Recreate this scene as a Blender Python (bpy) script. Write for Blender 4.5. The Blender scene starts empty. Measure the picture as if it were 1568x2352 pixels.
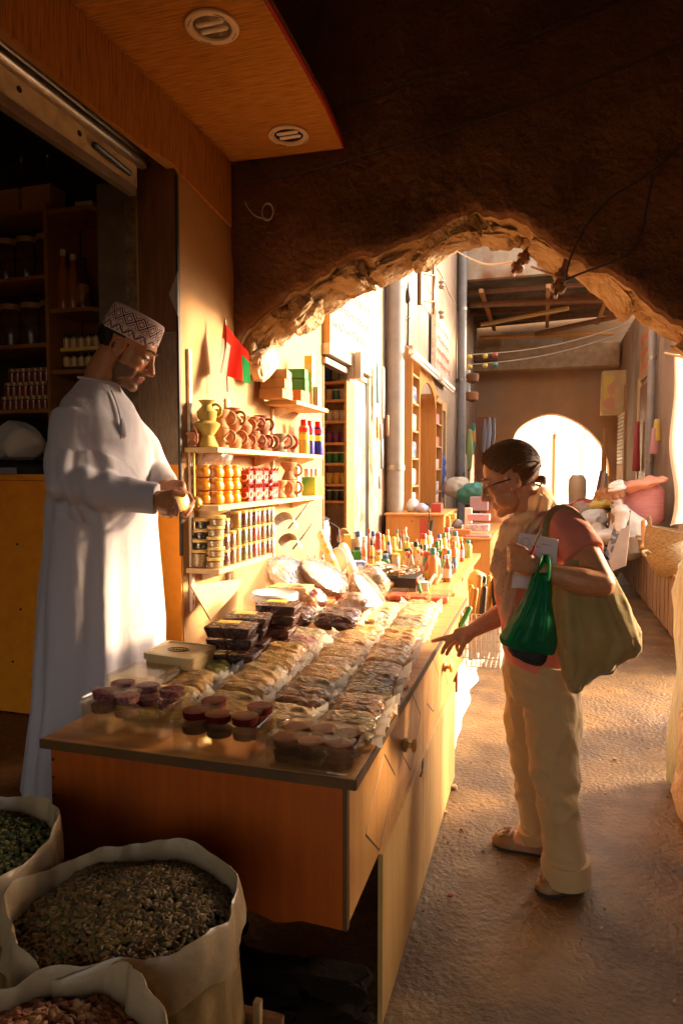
import bpy, bmesh, math, random
from mathutils import Vector, Matrix, noise
R = math.radians
rng = random.Random(11)
S = bpy.context.scene
COL = S.collection
# ---------------------------------------------------------------- camera
TH, PH, FOC = R(16.4), R(3.32), 1568.0
CAM = Vector((0, 0, 1.45))
cd = bpy.data.cameras.new('camera'); cam = bpy.data.objects.new('camera', cd); COL.objects.link(cam)
cd.sensor_fit = 'HORIZONTAL'; cd.sensor_width = 24; cd.lens = 24; cd.clip_start = .05; cd.clip_end = 500
cam.location = CAM; cam.rotation_euler = (R(90) - PH, 0, TH)
S.camera = cam
# ---------------------------------------------------------------- light
SUN_DIR = Vector((1.5, 1.0, .46)).normalized()          # towards the sun
EL = math.asin(SUN_DIR.z)
w = bpy.data.worlds.new('World'); S.world = w; w.use_nodes = True
nt = w.node_tree; bg = nt.nodes['Background']
sky = nt.nodes.new('ShaderNodeTexSky'); sky.sky_type = 'NISHITA'; sky.sun_disc = False
sky.sun_elevation = R(24); sky.sun_rotation = math.atan2(SUN_DIR.x, SUN_DIR.y)
sky.dust_density = 6; sky.air_density = 1.0; sky.ozone_density = .6
hsv = nt.nodes.new('ShaderNodeHueSaturation'); hsv.inputs['Saturation'].default_value = .55
nt.links.new(sky.outputs[0], hsv.inputs['Color'])
tint = nt.nodes.new('ShaderNodeMix'); tint.data_type = 'RGBA'; tint.blend_type = 'MULTIPLY'; tint.inputs[0].default_value = 1
tint.inputs[7].default_value = (1, .88, .76, 1)          # dusty desert air
nt.links.new(hsv.outputs[0], tint.inputs[6]); nt.links.new(tint.outputs[2], bg.inputs[0]); bg.inputs[1].default_value = .15
sl = bpy.data.lights.new('sun', 'SUN'); so = bpy.data.objects.new('sun', sl); COL.objects.link(so)
sl.energy = 2.0; sl.color = (1, .70, .40); sl.angle = R(6)
so.rotation_euler = SUN_DIR.to_track_quat('Z', 'Y').to_euler(); so.location = (6, 6, 5)
S.view_settings.view_transform = 'Standard'; S.view_settings.look = 'None'
S.view_settings.exposure = 2.8; S.view_settings.gamma = 1
S.render.engine = 'CYCLES'
S.cycles.use_denoising = True
S.cycles.max_bounces = 10; S.cycles.diffuse_bounces = 6; S.cycles.glossy_bounces = 3
S.cycles.transmission_bounces = 5; S.cycles.transparent_max_bounces = 14
S.cycles.sample_clamp_indirect = 8; S.cycles.caustics_reflective = False; S.cycles.caustics_refractive = False

# ---------------------------------------------------------------- pixel to place
fw = Vector((-math.sin(TH) * math.cos(PH), math.cos(TH) * math.cos(PH), -math.sin(PH)))
rt = Vector((math.cos(TH), math.sin(TH), 0)); up = rt.cross(fw)
def ray(x, y): return fw + rt * ((x - 784) / FOC) + up * ((1176 - y) / FOC)
def on(ax, x, y, v):
    r = ray(x, y); i = 'XYZ'.index(ax)
    return CAM + r * ((v - CAM[i]) / r[i])
def atd(x, y, d): return CAM + ray(x, y) * d

# ---------------------------------------------------------------- mesh helpers
class MB:
    def __init__(s): s.v = []; s.f = []; s.m = []; s.s = []
    def add(s, vs, fs, mat=0, smooth=False, M=None):
        o = len(s.v)
        s.v += [(M @ Vector(v)) if M else Vector(v) for v in vs]
        for f in fs:
            s.f.append([o + i for i in f]); s.m.append(mat); s.s.append(smooth)
        return s
    def box(s, x0, x1, y0, y1, z0, z1, mat=0, M=None):
        vs = [(x, y, z) for z in (z0, z1) for y in (y0, y1) for x in (x0, x1)]
        return s.add(vs, [(0, 2, 3, 1), (4, 5, 7, 6), (0, 1, 5, 4), (2, 6, 7, 3), (0, 4, 6, 2), (1, 3, 7, 5)], mat, False, M)
    def lathe(s, prof, seg=16, mat=0, M=None, smooth=True, wob=None, ang=2 * math.pi):
        full = ang > 6.28; n = seg if full else seg + 1
        vs = []; fs = []
        for k, (r, z) in enumerate(prof):
            for i in range(n):
                a = ang * i / seg
                rr = r * (wob(a, k) if wob else 1)
                vs.append((rr * math.cos(a), rr * math.sin(a), z))
        for k in range(len(prof) - 1):
            for i in range(seg):
                j = (i + 1) % n
                fs.append((k * n + i, k * n + j, (k + 1) * n + j, (k + 1) * n + i))
        if full:
            if prof[0][0] > 1e-6: fs.append(tuple(range(n))[::-1])
            if prof[-1][0] > 1e-6: fs.append(tuple((len(prof) - 1) * n + i for i in range(n)))
        return s.add(vs, fs, mat, smooth, M)
    def tube(s, pts, r, seg=8, mat=0, smooth=True, M=None, flat=1.0, ref=None, close=False):
        pts = [Vector(p) for p in pts]; n = len(pts)
        rs = r if isinstance(r, list) else [r] * n
        vs = []; fs = []; prev = None
        for k in range(n):
            t = (pts[(k + 1) % n] - pts[k - 1]) if close else (pts[min(k + 1, n - 1)] - pts[max(k - 1, 0)])
            if t.length < 1e-9: t = Vector((0, 0, 1))
            t.normalize()
            a = Vector(ref) if ref is not None else (prev if prev is not None else (Vector((0, 0, 1)) if abs(t.z) < .9 else Vector((1, 0, 0))))
            a = a - t * a.dot(t)
            if a.length < 1e-6: a = t.orthogonal()
            a.normalize(); b = t.cross(a); prev = a
            rr = rs[k]; ra, rb = rr if isinstance(rr, (list, tuple)) else (rr, rr * flat)
            for i in range(seg):
                q = 2 * math.pi * i / seg
                vs.append(pts[k] + a * (ra * math.cos(q)) + b * (rb * math.sin(q)))
        m = n if close else n - 1
        for k in range(m):
            k2 = (k + 1) % n
            for i in range(seg):
                j = (i + 1) % seg
                fs.append((k * seg + i, k * seg + j, k2 * seg + j, k2 * seg + i))
        if not close:
            fs.append(tuple(range(seg))[::-1]); fs.append(tuple((n - 1) * seg + i for i in range(seg)))
        return s.add(vs, fs, mat, smooth, M)
    def limb(s, pts, r, seg=12, mat=0, ref=None, M=None):
        """closed round-ended tapering tube"""
        pts = [Vector(p) for p in pts]; rs = [q if isinstance(q, (tuple, list)) else (q, q) for q in r]
        d0 = (pts[0] - pts[1]).normalized(); d1 = (pts[-1] - pts[-2]).normalized()
        P = []; Q = []
        m0 = min(rs[0]); m1 = min(rs[-1])
        for t in (1, .8, .45): P.append(pts[0] + d0 * m0 * t * .95); c = math.sqrt(max(.003, 1 - t * t)); Q.append((rs[0][0] * c, rs[0][1] * c))
        P += pts; Q += rs
        for t in (.45, .8, 1): P.append(pts[-1] + d1 * m1 * t * .95); c = math.sqrt(max(.003, 1 - t * t)); Q.append((rs[-1][0] * c, rs[-1][1] * c))
        return s.tube(P, Q, seg, mat, True, M, ref=ref)
    def blob(s, c, r, mat=0, M=None, rot=None, seg=14, rings=9):
        r = r if isinstance(r, (tuple, list)) else (r, r, r)
        vs = []; fs = []
        T = Matrix.Translation(Vector(c)) @ (rot.to_4x4() if rot else Matrix.Identity(4)) @ Matrix.Diagonal((r[0], r[1], r[2], 1))
        if M: T = M @ T
        vs.append((0, 0, -1))
        for k in range(1, rings):
            p = math.pi * k / rings
            for i in range(seg):
                a = 2 * math.pi * i / seg
                vs.append((math.sin(p) * math.cos(a), math.sin(p) * math.sin(a), -math.cos(p)))
        vs.append((0, 0, 1)); last = len(vs) - 1
        for i in range(seg):
            j = (i + 1) % seg
            fs.append((0, 1 + j, 1 + i)); fs.append((last, last - seg + i, last - seg + j))
            for k in range(rings - 2):
                a = 1 + k * seg
                fs.append((a + i, a + j, a + seg + j, a + seg + i))
        return s.add(vs, fs, mat, True, T)
    def grid(s, fn, nu, nv, mat=0, smooth=True):
        vs = [fn(u / nu, v / nv) for v in range(nv + 1) for u in range(nu + 1)]
        n = nu + 1
        return s.add(vs, [(v * n + u, v * n + u + 1, (v + 1) * n + u + 1, (v + 1) * n + u) for v in range(nv) for u in range(nu)], mat, smooth)
    def loft(s, rings, mat=0, caps=True, smooth=True):
        n = len(rings[0]); vs = [p for r in rings for p in r]
        fs = [(k * n + i, k * n + (i + 1) % n, (k + 1) * n + (i + 1) % n, (k + 1) * n + i) for k in range(len(rings) - 1) for i in range(n)]
        if caps: fs += [tuple(range(n))[::-1], tuple((len(rings) - 1) * n + i for i in range(n))]
        return s.add(vs, fs, mat, smooth)
    def prism(s, poly, ax, a, b, mat=0, M=None):
        """polygon in the two other axes, extruded along ax from a to b"""
        def P(p, t):
            return (t, p[0], p[1]) if ax == 'X' else (p[0], t, p[1]) if ax == 'Y' else (p[0], p[1], t)
        n = len(poly); vs = [P(p, a) for p in poly] + [P(p, b) for p in poly]
        fs = [tuple(range(n)), tuple(range(n, 2 * n))[::-1]] + [(i, n + i, n + (i + 1) % n, (i + 1) % n) for i in range(n)]
        return s.add(vs, fs, mat, False, M)
    def mesh(s, name, mats, bevel=0, fixn=True, sharp=40):
        me = bpy.data.meshes.new(name)
        me.from_pydata([tuple(v) for v in s.v], [], s.f)
        for m in (mats if isinstance(mats, (list, tuple)) else [mats]): me.materials.append(m)
        me.polygons.foreach_set('material_index', s.m); me.polygons.foreach_set('use_smooth', s.s)
        if fixn or bevel:
            bm = bmesh.new(); bm.from_mesh(me)
            if fixn: bmesh.ops.recalc_face_normals(bm, faces=bm.faces)
            if bevel:
                es = [e for e in bm.edges if len(e.link_faces) == 2 and e.calc_face_angle(0) > .6]
                bmesh.ops.bevel(bm, geom=es, offset=bevel, segments=2, profile=.6, affect='EDGES', clamp_overlap=True)
            bm.to_mesh(me); bm.free()
        if any(s.s): me.set_sharp_from_angle(angle=R(sharp))
        me.update(); return me
    def build(s, name, mats, parent=None, bevel=0, loc=None, fixn=True, sharp=40):
        return link(name, s.mesh(name, mats, bevel, fixn, sharp), parent, loc)

def link(name, me, parent=None, loc=None):
    o = bpy.data.objects.new(name, me); COL.objects.link(o)
    if parent: o.parent = parent
    if loc is not None: o.location = loc
    return o
def tag(o, label, cat, group=None):
    o['label'] = label; o['category'] = cat
    if group: o['group'] = group
    return o
def thing(name, label, cat, loc=(0, 0, 0), rz=0, group=None):
    o = bpy.data.objects.new(name, None); COL.objects.link(o); o.location = loc; o.rotation_euler = (0, 0, rz)
    o.empty_display_size = .05
    return tag(o, label, cat, group)
def struct(o, kind='structure'): o['kind'] = kind; return o
def kids(o): return [c for c in COL.objects if c.parent == o]
def dup(root, loc, rz=None, label=None, parent=None, scale=None):
    c = root.copy(); COL.objects.link(c); c.location = loc
    if rz is not None: c.rotation_euler = (0, 0, rz)
    if label: c['label'] = label
    if scale: c.scale = (scale,) * 3
    def rec(a, b):
        for ch in CH.get(a.name, None) or list(a.children):
            d = ch.copy(); COL.objects.link(d); d.parent = b; rec(ch, d)
    rec(root, c); return c
CH = {}
def fuse(mb, voxel, smooth=3, name='fused'):
    """closed overlapping shapes become one continuous surface"""
    me = mb.mesh(name, []); o = bpy.data.objects.new(name, me); COL.objects.link(o)
    m = o.modifiers.new('r', 'REMESH'); m.mode = 'VOXEL'; m.voxel_size = voxel; m.use_smooth_shade = True
    if smooth:
        k = o.modifiers.new('s', 'SMOOTH'); k.factor = .5; k.iterations = smooth
    dg = bpy.context.evaluated_depsgraph_get(); ev = o.evaluated_get(dg)
    r = bpy.data.meshes.new_from_object(ev); bpy.data.objects.remove(o)
    r.polygons.foreach_set('use_smooth', [True] * len(r.polygons)); r.name = name
    return r
def displace(me, fn):
    me.update(); nn = [v.normal.copy() for v in me.vertices]
    for v, n in zip(me.vertices, nn): v.co += n * fn(v.co, n)
    me.update()
def spline(pts, n=8):
    pts = [Vector(p) for p in pts]; out = []
    for i in range(len(pts) - 1):
        a = pts[max(i - 1, 0)]; b = pts[i]; c = pts[i + 1]; d = pts[min(i + 2, len(pts) - 1)]
        for k in range(n):
            t = k / n
            out.append(.5 * ((2 * b) + (c - a) * t + (2 * a - 5 * b + 4 * c - d) * t * t + (3 * b - a - 3 * c + d) * t ** 3))
    out.append(pts[-1]); return out
def fbm(p, s=1, o=3, sd=0):
    p = Vector(p) * s + Vector((sd, sd * .7, -sd)); a = 1; t = 0
    for _ in range(o): t += a * noise.noise(p); p = p * 2.03; a *= .5
    return t

# ---------------------------------------------------------------- materials
MATS = {}
def mat(name, col, col2=None, scale=6, stretch=(1, 1, 1), rough=.6, bump=0, bscale=40, metal=0, coat=0, detail=5, lo=.35, hi=.65,
        spec=.5, trans=0, ior=1.45, sub=0, sheen=0, wave=None, bstretch=None, rvar=.12, orand=0, emit=None, col3=None, scale3=2, bdist=.01, coatbump=0):
    if name in MATS: return MATS[name]
    m = bpy.data.materials.new(name); m.use_nodes = True; n = m.node_tree.nodes; L = m.node_tree.links
    b = n['Principled BSDF']
    def rgba(c): return (c[0], c[1], c[2], 1)
    tc = n.new('ShaderNodeTexCoord'); mp = n.new('ShaderNodeMapping'); mp.inputs['Scale'].default_value = stretch
    L.new(tc.outputs['Object'], mp.inputs[0])
    b.inputs['Roughness'].default_value = rough; b.inputs['Metallic'].default_value = metal
    b.inputs['Specular IOR Level'].default_value = spec; b.inputs['Coat Weight'].default_value = coat
    b.inputs['Transmission Weight'].default_value = trans; b.inputs['IOR'].default_value = ior
    if sub: b.inputs['Subsurface Weight'].default_value = sub; b.inputs['Subsurface Radius'].default_value = (.012, .005, .003); b.inputs['Subsurface Scale'].default_value = 1
    if sheen: b.inputs['Sheen Weight'].default_value = sheen
    if emit: b.inputs['Emission Color'].default_value = rgba(emit[0]); b.inputs['Emission Strength'].default_value = emit[1]
    b.inputs['Base Color'].default_value = rgba(col)
    out = None
    if col2 is not None:
        nz = n.new('ShaderNodeTexNoise'); nz.inputs['Scale'].default_value = scale; nz.inputs['Detail'].default_value = detail; nz.inputs['Roughness'].default_value = .6
        L.new(mp.outputs[0], nz.inputs['Vector'])
        rp = n.new('ShaderNodeMapRange'); rp.inputs['From Min'].default_value = lo; rp.inputs['From Max'].default_value = hi
        L.new(nz.outputs['Fac'], rp.inputs['Value'])
        mx = n.new('ShaderNodeMix'); mx.data_type = 'RGBA'; mx.inputs[6].default_value = rgba(col); mx.inputs[7].default_value = rgba(col2)
        L.new(rp.outputs[0], mx.inputs[0]); out = mx.outputs[2]
        if col3 is not None:
            n3 = n.new('ShaderNodeTexNoise'); n3.inputs['Scale'].default_value = scale3; n3.inputs['Detail'].default_value = 6
            L.new(tc.outputs['Object'], n3.inputs['Vector'])
            r3 = n.new('ShaderNodeMapRange'); r3.inputs['From Min'].default_value = .5; r3.inputs['From Max'].default_value = .66
            L.new(n3.outputs['Fac'], r3.inputs['Value'])
            m3 = n.new('ShaderNodeMix'); m3.data_type = 'RGBA'; m3.inputs[7].default_value = rgba(col3)
            L.new(out, m3.inputs[6]); L.new(r3.outputs[0], m3.inputs[0]); out = m3.outputs[2]
        if rvar:
            rr = n.new('ShaderNodeMapRange'); rr.inputs['To Min'].default_value = max(.02, rough - rvar); rr.inputs['To Max'].default_value = min(1, rough + rvar)
            L.new(nz.outputs['Fac'], rr.inputs['Value']); L.new(rr.outputs[0], b.inputs['Roughness'])
    if orand:
        oi = n.new('ShaderNodeObjectInfo'); h = n.new('ShaderNodeHueSaturation')
        v = n.new('ShaderNodeMapRange'); v.inputs['To Min'].default_value = 1 - orand; v.inputs['To Max'].default_value = 1 + orand
        L.new(oi.outputs['Random'], v.inputs['Value']); L.new(v.outputs[0], h.inputs['Value'])
        if out: L.new(out, h.inputs['Color'])
        else: h.inputs['Color'].default_value = rgba(col)
        out = h.outputs[0]
    if out: L.new(out, b.inputs['Base Color'])
    if bump:
        bz = n.new('ShaderNodeTexNoise'); bz.inputs['Scale'].default_value = bscale; bz.inputs['Detail'].default_value = 5
        bp = n.new('ShaderNodeBump'); bp.inputs['Strength'].default_value = bump; bp.inputs['Distance'].default_value = bdist
        if bstretch:
            m2 = n.new('ShaderNodeMapping'); m2.inputs['Scale'].default_value = bstretch; L.new(tc.outputs['Object'], m2.inputs[0]); L.new(m2.outputs[0], bz.inputs['Vector'])
        else: L.new(mp.outputs[0], bz.inputs['Vector'])
        L.new(bz.outputs['Fac'], bp.inputs['Height']); L.new(bp.outputs[0], b.inputs['Normal'])
    if coatbump:
        cz = n.new('ShaderNodeTexNoise'); cz.inputs['Scale'].default_value = 34; cz.inputs['Detail'].default_value = 2; cz.inputs['Distortion'].default_value = .8
        cm_ = n.new('ShaderNodeMapping'); cm_.inputs['Scale'].default_value = (.8, 1.7, 1); L.new(tc.outputs['Object'], cm_.inputs[0]); L.new(cm_.outputs[0], cz.inputs['Vector'])
        cb = n.new('ShaderNodeBump'); cb.inputs['Strength'].default_value = coatbump; cb.inputs['Distance'].default_value = .012
        L.new(cz.outputs['Fac'], cb.inputs['Height']); L.new(cb.outputs[0], b.inputs['Coat Normal']); b.inputs['Coat Roughness'].default_value = .10
    MATS[name] = m; return m
def film(name, tint=(1, 1, 1), gloss=.12, rough=.12, crink=0, cscale=30, haze=0, hcol=(.8, .75, .7), edge=.55, cstretch=(1, 1, 1)):
    """thin clear plastic: see-through with glossy crinkles and a little milkiness"""
    if name in MATS: return MATS[name]
    m = bpy.data.materials.new(name); m.use_nodes = True; n = m.node_tree.nodes; L = m.node_tree.links
    n.remove(n['Principled BSDF']); o = n['Material Output']
    t = n.new('ShaderNodeBsdfTransparent'); t.inputs[0].default_value = (*tint, 1)
    g = n.new('ShaderNodeBsdfGlossy'); g.inputs['Roughness'].default_value = rough
    lw = n.new('ShaderNodeLayerWeight'); lw.inputs['Blend'].default_value = .35
    mr = n.new('ShaderNodeMapRange'); mr.inputs['To Min'].default_value = gloss; mr.inputs['To Max'].default_value = edge
    L.new(lw.outputs['Facing'], mr.inputs['Value'])
    mx = n.new('ShaderNodeMixShader'); L.new(mr.outputs[0], mx.inputs[0]); L.new(t.outputs[0], mx.inputs[1]); L.new(g.outputs[0], mx.inputs[2])
    last = mx
    if haze:
        d = n.new('ShaderNodeBsdfDiffuse'); d.inputs[0].default_value = (*hcol, 1); tr = n.new('ShaderNodeBsdfTranslucent'); tr.inputs[0].default_value = (*hcol, 1)
        a = n.new('ShaderNodeMixShader'); a.inputs[0].default_value = .5; L.new(d.outputs[0], a.inputs[1]); L.new(tr.outputs[0], a.inputs[2])
        z = n.new('ShaderNodeMixShader'); z.inputs[0].default_value = haze; L.new(mx.outputs[0], z.inputs[1]); L.new(a.outputs[0], z.inputs[2]); last = z
    if crink:
        tc = n.new('ShaderNodeTexCoord'); mp = n.new('ShaderNodeMapping'); mp.inputs['Scale'].default_value = cstretch; L.new(tc.outputs['Object'], mp.inputs[0])
        nz = n.new('ShaderNodeTexNoise'); nz.inputs['Scale'].default_value = cscale; nz.inputs['Detail'].default_value = 3; L.new(mp.outputs[0], nz.inputs['Vector'])
        bp = n.new('ShaderNodeBump'); bp.inputs['Strength'].default_value = crink; bp.inputs['Distance'].default_value = .02
        L.new(nz.outputs['Fac'], bp.inputs['Height']); L.new(bp.outputs[0], g.inputs['Normal']); L.new(bp.outputs[0], lw.inputs['Normal'])
    L.new(last.outputs[0], o.inputs['Surface']); MATS[name] = m; return m
def cloth(name, col, transl=.25, rough=.9, bump=.15, bscale=300, col2=None, scale=8):
    """woven fabric that lets some light through"""
    m = mat(name, col, col2, scale=scale, rough=rough, bump=bump, bscale=bscale, spec=.2, sheen=.2, bdist=.002 if bscale > 100 else .014)
    n = m.node_tree.nodes; L = m.node_tree.links
    if transl and 'tr' not in n:
        t = n.new('ShaderNodeBsdfTranslucent'); t.name = 'tr'; t.inputs[0].default_value = (*col, 1)
        x = n.new('ShaderNodeMixShader'); x.inputs[0].default_value = transl
        L.new(n['Principled BSDF'].outputs[0], x.inputs[1]); L.new(t.outputs[0], x.inputs[2]); L.new(x.outputs[0], n['Material Output'].inputs['Surface'])
    return m
# ================================================================ SETTING
m_earth = mat('packed_earth', (.205, .115, .036), (.072, .037, .011), scale=2.6, rough=.5, spec=.45, bump=1.0, bscale=48, detail=10, rvar=.32, col3=(.075, .040, .018), scale3=2.1, bdist=.012, lo=.3, hi=.7)
m_plaster = mat('ochre_plaster', (.35, .185, .062), (.40, .23, .09), scale=2.2, rough=.75, bump=.25, bscale=14, col3=(.28, .135, .04), scale3=1.1)
m_plaster2 = mat('pink_plaster', (.29, .205, .15), (.35, .26, .19), scale=1.3, rough=.85, bump=.3, bscale=12, col3=(.20, .125, .08), scale3=.9)
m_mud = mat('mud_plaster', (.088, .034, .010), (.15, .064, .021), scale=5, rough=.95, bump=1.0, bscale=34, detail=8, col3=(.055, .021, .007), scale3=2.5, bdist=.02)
m_stone = mat('rough_stone', (.36, .235, .115), (.24, .14, .06), scale=9, rough=.95, bump=1.0, bscale=38, detail=8, col3=(.45, .33, .19), scale3=5, bdist=.03)
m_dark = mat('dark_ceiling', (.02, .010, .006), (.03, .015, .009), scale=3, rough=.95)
m_burlap = mat('burlap', (.50, .225, .040), (.17, .065, .012), scale=9, stretch=(1.0, 20, 4), rough=.95, bump=.6, bscale=9, lo=.42, hi=.74, bstretch=(2, 26, 4), bdist=.004, spec=.2)
m_burlapv = mat('burlap_upright', (.46, .205, .038), (.19, .075, .014), scale=9, stretch=(4, 20, 1.0), rough=.95, bump=.6, bscale=9, lo=.42, hi=.74, bstretch=(4, 26, 2), bdist=.004, spec=.2)
m_red = mat('red_tape', (.42, .02, .015), rough=.6)
m_metal = mat('grey_metal', (.42, .38, .33), (.25, .2, .16), scale=12, rough=.38, metal=.85, rvar=.15)
m_shut = mat('shutter_metal', (.50, .44, .36), (.34, .27, .20), scale=6, rough=.36, metal=.75, rvar=.15)
m_rust = mat('painted_metal_rust', (.85, .74, .56), (.55, .38, .22), scale=14, rough=.5, lo=.45, hi=.75)
m_black = mat('black_rubber', (.02, .017, .015), rough=.5)
m_conc = mat('concrete', (.44, .31, .18), (.30, .20, .11), scale=7, rough=.9, bump=.5, bscale=25)
m_white = mat('whitewash', (.62, .53, .43), (.48, .39, .30), scale=5, rough=.85, bump=.5, bscale=18)
m_wood = mat('laminate_wood', (.52, .26, .075), (.42, .185, .045), scale=4, stretch=(9, 9, .7), rough=.42, lo=.3, hi=.75)
m_woodr = mat('red_laminate', (.38, .078, .006), (.28, .05, .004), scale=5, stretch=(10, 10, .6), rough=.4, lo=.3, hi=.75, col3=(.24, .045, .006), scale3=4)
m_woodl = mat('pale_wood', (.54, .35, .15), (.45, .27, .10), scale=5, stretch=(9, 1, 9), rough=.55, lo=.3, hi=.75)
m_woodd = mat('dark_wood', (.20, .085, .03), (.13, .05, .018), scale=5, stretch=(8, 8, .8), rough=.5)
m_ply = mat('yellow_board', (.86, .30, .010), (.76, .25, .008), scale=14, rough=.6, bump=.1, bscale=80)
m_edge = mat('edge_band', (.10, .045, .010), (.07, .032, .008), scale=9, rough=.5)
m_roof = mat('corrugated_sheet', (.17, .16, .14), (.10, .085, .065), scale=2.5, rough=.6, metal=.2)
m_pipe = mat('grey_pipe', (.22, .21, .205), (.29, .265, .235), scale=7, rough=.45)
m_sign = mat('sign_white', (.38, .33, .26), (.31, .265, .20), scale=5, rough=.5)
m_ink = mat('sign_ink', (.06, .045, .04), rough=.6)
m_inkr = mat('sign_ink_red', (.5, .08, .05), rough=.6)
m_wire = mat('wire', (.03, .02, .015), rough=.6)
m_wirel = mat('pale_wire', (.35, .27, .2), rough=.6)

# ---- ground
def axis(a, b, step, outs_lo, outs_hi):
    n = int((b - a) / step); return outs_lo + [a + i * (b - a) / n for i in range(n + 1)] + outs_hi
xs = axis(-1.6, 2.0, .045, [-220, -60, -20, -8, -4], [2.6, 4, 8, 20, 60, 220])
ys = axis(.6, 9, .05, [-220, -60, -20, -6, -2], [10, 12, 15, 20, 40, 90, 250])
mb = MB(); nx = len(xs)
for y in ys:
    for x in xs:
        h = 0
        if -1.7 < x < 2.1 and .5 < y < 9.1: h = .010 * fbm((x, y, 0), 2.2) + .006 * fbm((x, y, 3), 9)
        mb.v.append(Vector((x, y, h - .004)))
for j in range(len(ys) - 1):
    for i in range(nx - 1):
        mb.f.append([j * nx + i, j * nx + i + 1, (j + 1) * nx + i + 1, (j + 1) * nx + i]); mb.m.append(0); mb.s.append(True)
struct(mb.build('ground', m_earth, fixn=False))
# ---- raised shop floor and dark vault overhead
struct(MB().box(-4.6, -1.2, -3, 3.4, 0.012, .3).build('shop_floor', m_woodd))
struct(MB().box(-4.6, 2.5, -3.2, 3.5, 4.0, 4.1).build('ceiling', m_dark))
# ---- near arch wall
px = [(545, 768), (575, 742), (640, 692), (700, 652), (770, 606), (860, 578), (960, 543), (1030, 508), (1068, 488), (1090, 470), (1112, 486), (1160, 500), (1250, 545), (1340, 592), (1440, 652), (1568, 748)]
arch = [on('Y', x, y, 3.07) for x, y in px]
arch = [Vector((-1.452, 3.07, 2.03))] + arch + [Vector((.85, 3.07, 1.90)), Vector((1.3, 3.07, 1.86)), Vector((2.3, 3.07, 1.84))]
arch = spline(arch, 7); NA = len(arch); TA = .40
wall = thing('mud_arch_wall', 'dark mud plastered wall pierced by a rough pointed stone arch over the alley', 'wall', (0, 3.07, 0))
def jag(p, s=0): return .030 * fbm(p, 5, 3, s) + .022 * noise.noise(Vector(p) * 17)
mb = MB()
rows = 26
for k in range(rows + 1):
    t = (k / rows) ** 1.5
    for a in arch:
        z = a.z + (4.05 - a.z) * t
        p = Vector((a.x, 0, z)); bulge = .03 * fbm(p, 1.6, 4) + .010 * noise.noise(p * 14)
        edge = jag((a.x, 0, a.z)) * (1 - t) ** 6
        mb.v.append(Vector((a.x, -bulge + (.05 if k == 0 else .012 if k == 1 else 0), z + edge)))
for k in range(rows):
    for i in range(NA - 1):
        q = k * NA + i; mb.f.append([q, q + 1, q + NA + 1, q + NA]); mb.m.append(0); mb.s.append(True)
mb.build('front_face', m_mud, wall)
mb = MB(); cols = 14
for k in range(cols + 1):
    t = k / cols
    for i, a in enumerate(arch):
        p = Vector((a.x, t * TA, a.z))
        d = jag((a.x, 0, a.z)) * (1 - t) + (.055 * fbm((a.x * 1.0, t * TA, a.z), 6, 4, 5) + .03 * noise.noise(Vector((a.x * 9, t * 3, 2)))) * min(1, t * 4)
        mb.v.append(Vector((a.x, .05 + t * (TA - .05), a.z + d + .02 * t)))
for k in range(cols):
    for i in range(NA - 1):
        q = k * NA + i; mb.f.append([q, q + 1, q + NA + 1, q + NA]); mb.m.append(0); mb.s.append(True)
mb.build('underside', m_stone, wall)
mb = MB()
for a in arch: mb.v += [Vector((a.x, TA, a.z + .03)), Vector((a.x, TA, 4.05))]
for i in range(NA - 1): mb.f.append([2 * i, 2 * i + 1, 2 * i + 3, 2 * i + 2]); mb.m.append(0); mb.s.append(False)
mb.build('back_face', m_mud, wall)
# rough stones set along the arch
def rock(sd, r, cuts=3, ang=.35):
    bm = bmesh.new(); bmesh.ops.create_icosphere(bm, subdivisions=cuts, radius=1)
    for v in bm.verts:
        n = v.co.normalized(); q = Vector((abs(n.x) ** .55 * (1 if n.x > 0 else -1), abs(n.y) ** .55 * (1 if n.y > 0 else -1), abs(n.z) ** .55 * (1 if n.z > 0 else -1)))
        v.co = q * (.82 + ang * fbm(n, 1.7, 4, sd)); v.co.x *= r[0]; v.co.y *= r[1]; v.co.z *= r[2]
    me = bpy.data.meshes.new('stone'); bm.to_mesh(me); bm.free()
    me.polygons.foreach_set('use_smooth', [True] * len(me.polygons)); me.set_sharp_from_angle(angle=R(35)); return me
for k, (fi, w, h, dep) in enumerate([(.03, .10, .07, .16), (.075, .10, .075, .17), (.125, .11, .07, .17), (.175, .10, .08, .16), (.225, .12, .06, .17), (.275, .10, .075, .17), (.33, .12, .05, .17),
                                     (.385, .12, .05, .16), (.44, .10, .05, .17), (.55, .12, .045, .17), (.62, .11, .05, .15), (.70, .13, .04, .17), (.79, .12, .05, .16), (.87, .13, .05, .17)]):
    i = int(fi * (NA - 1)); a = arch[i]; b = arch[min(i + 2, NA - 1)]; c = arch[max(i - 2, 0)]
    me = rock(k + 3, (w * (1.25 if fi < .5 else 1), dep, h * (1.3 if fi < .5 else 1)), 4, 3 * 0 + .26); me.materials.append(m_stone)
    o = link('stone', me, wall, (a.x, .235 + .02 * math.sin(k * 2.1), a.z + .01 + .012 * math.sin(k * 3.7)))
    o.rotation_euler = (0.1 * math.sin(k), -math.atan2(b.z - c.z, b.x - c.x) + .25 * math.sin(k * 1.7), .15 * math.sin(k * 2.3))
# whitewashed block at the foot of the arch
mb = MB(); q = [on('X', x, y, -1.43) for x, y in ((563, 775), (582, 722), (648, 768), (625, 815))]
me = rock(40, (.045, .15, .085), 4, .18); me.materials.append(mat('dim_whitewash', (.55, .40, .27), (.42, .28, .16), scale=9, rough=.95, bump=.8, bscale=30))
o = link('whitewashed_stone', me, wall, (-1.36, .17, 2.0)); o.rotation_euler = (.5, 0.1, 0); o['label'] = 'whitewashed block at the foot of the arch'
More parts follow.
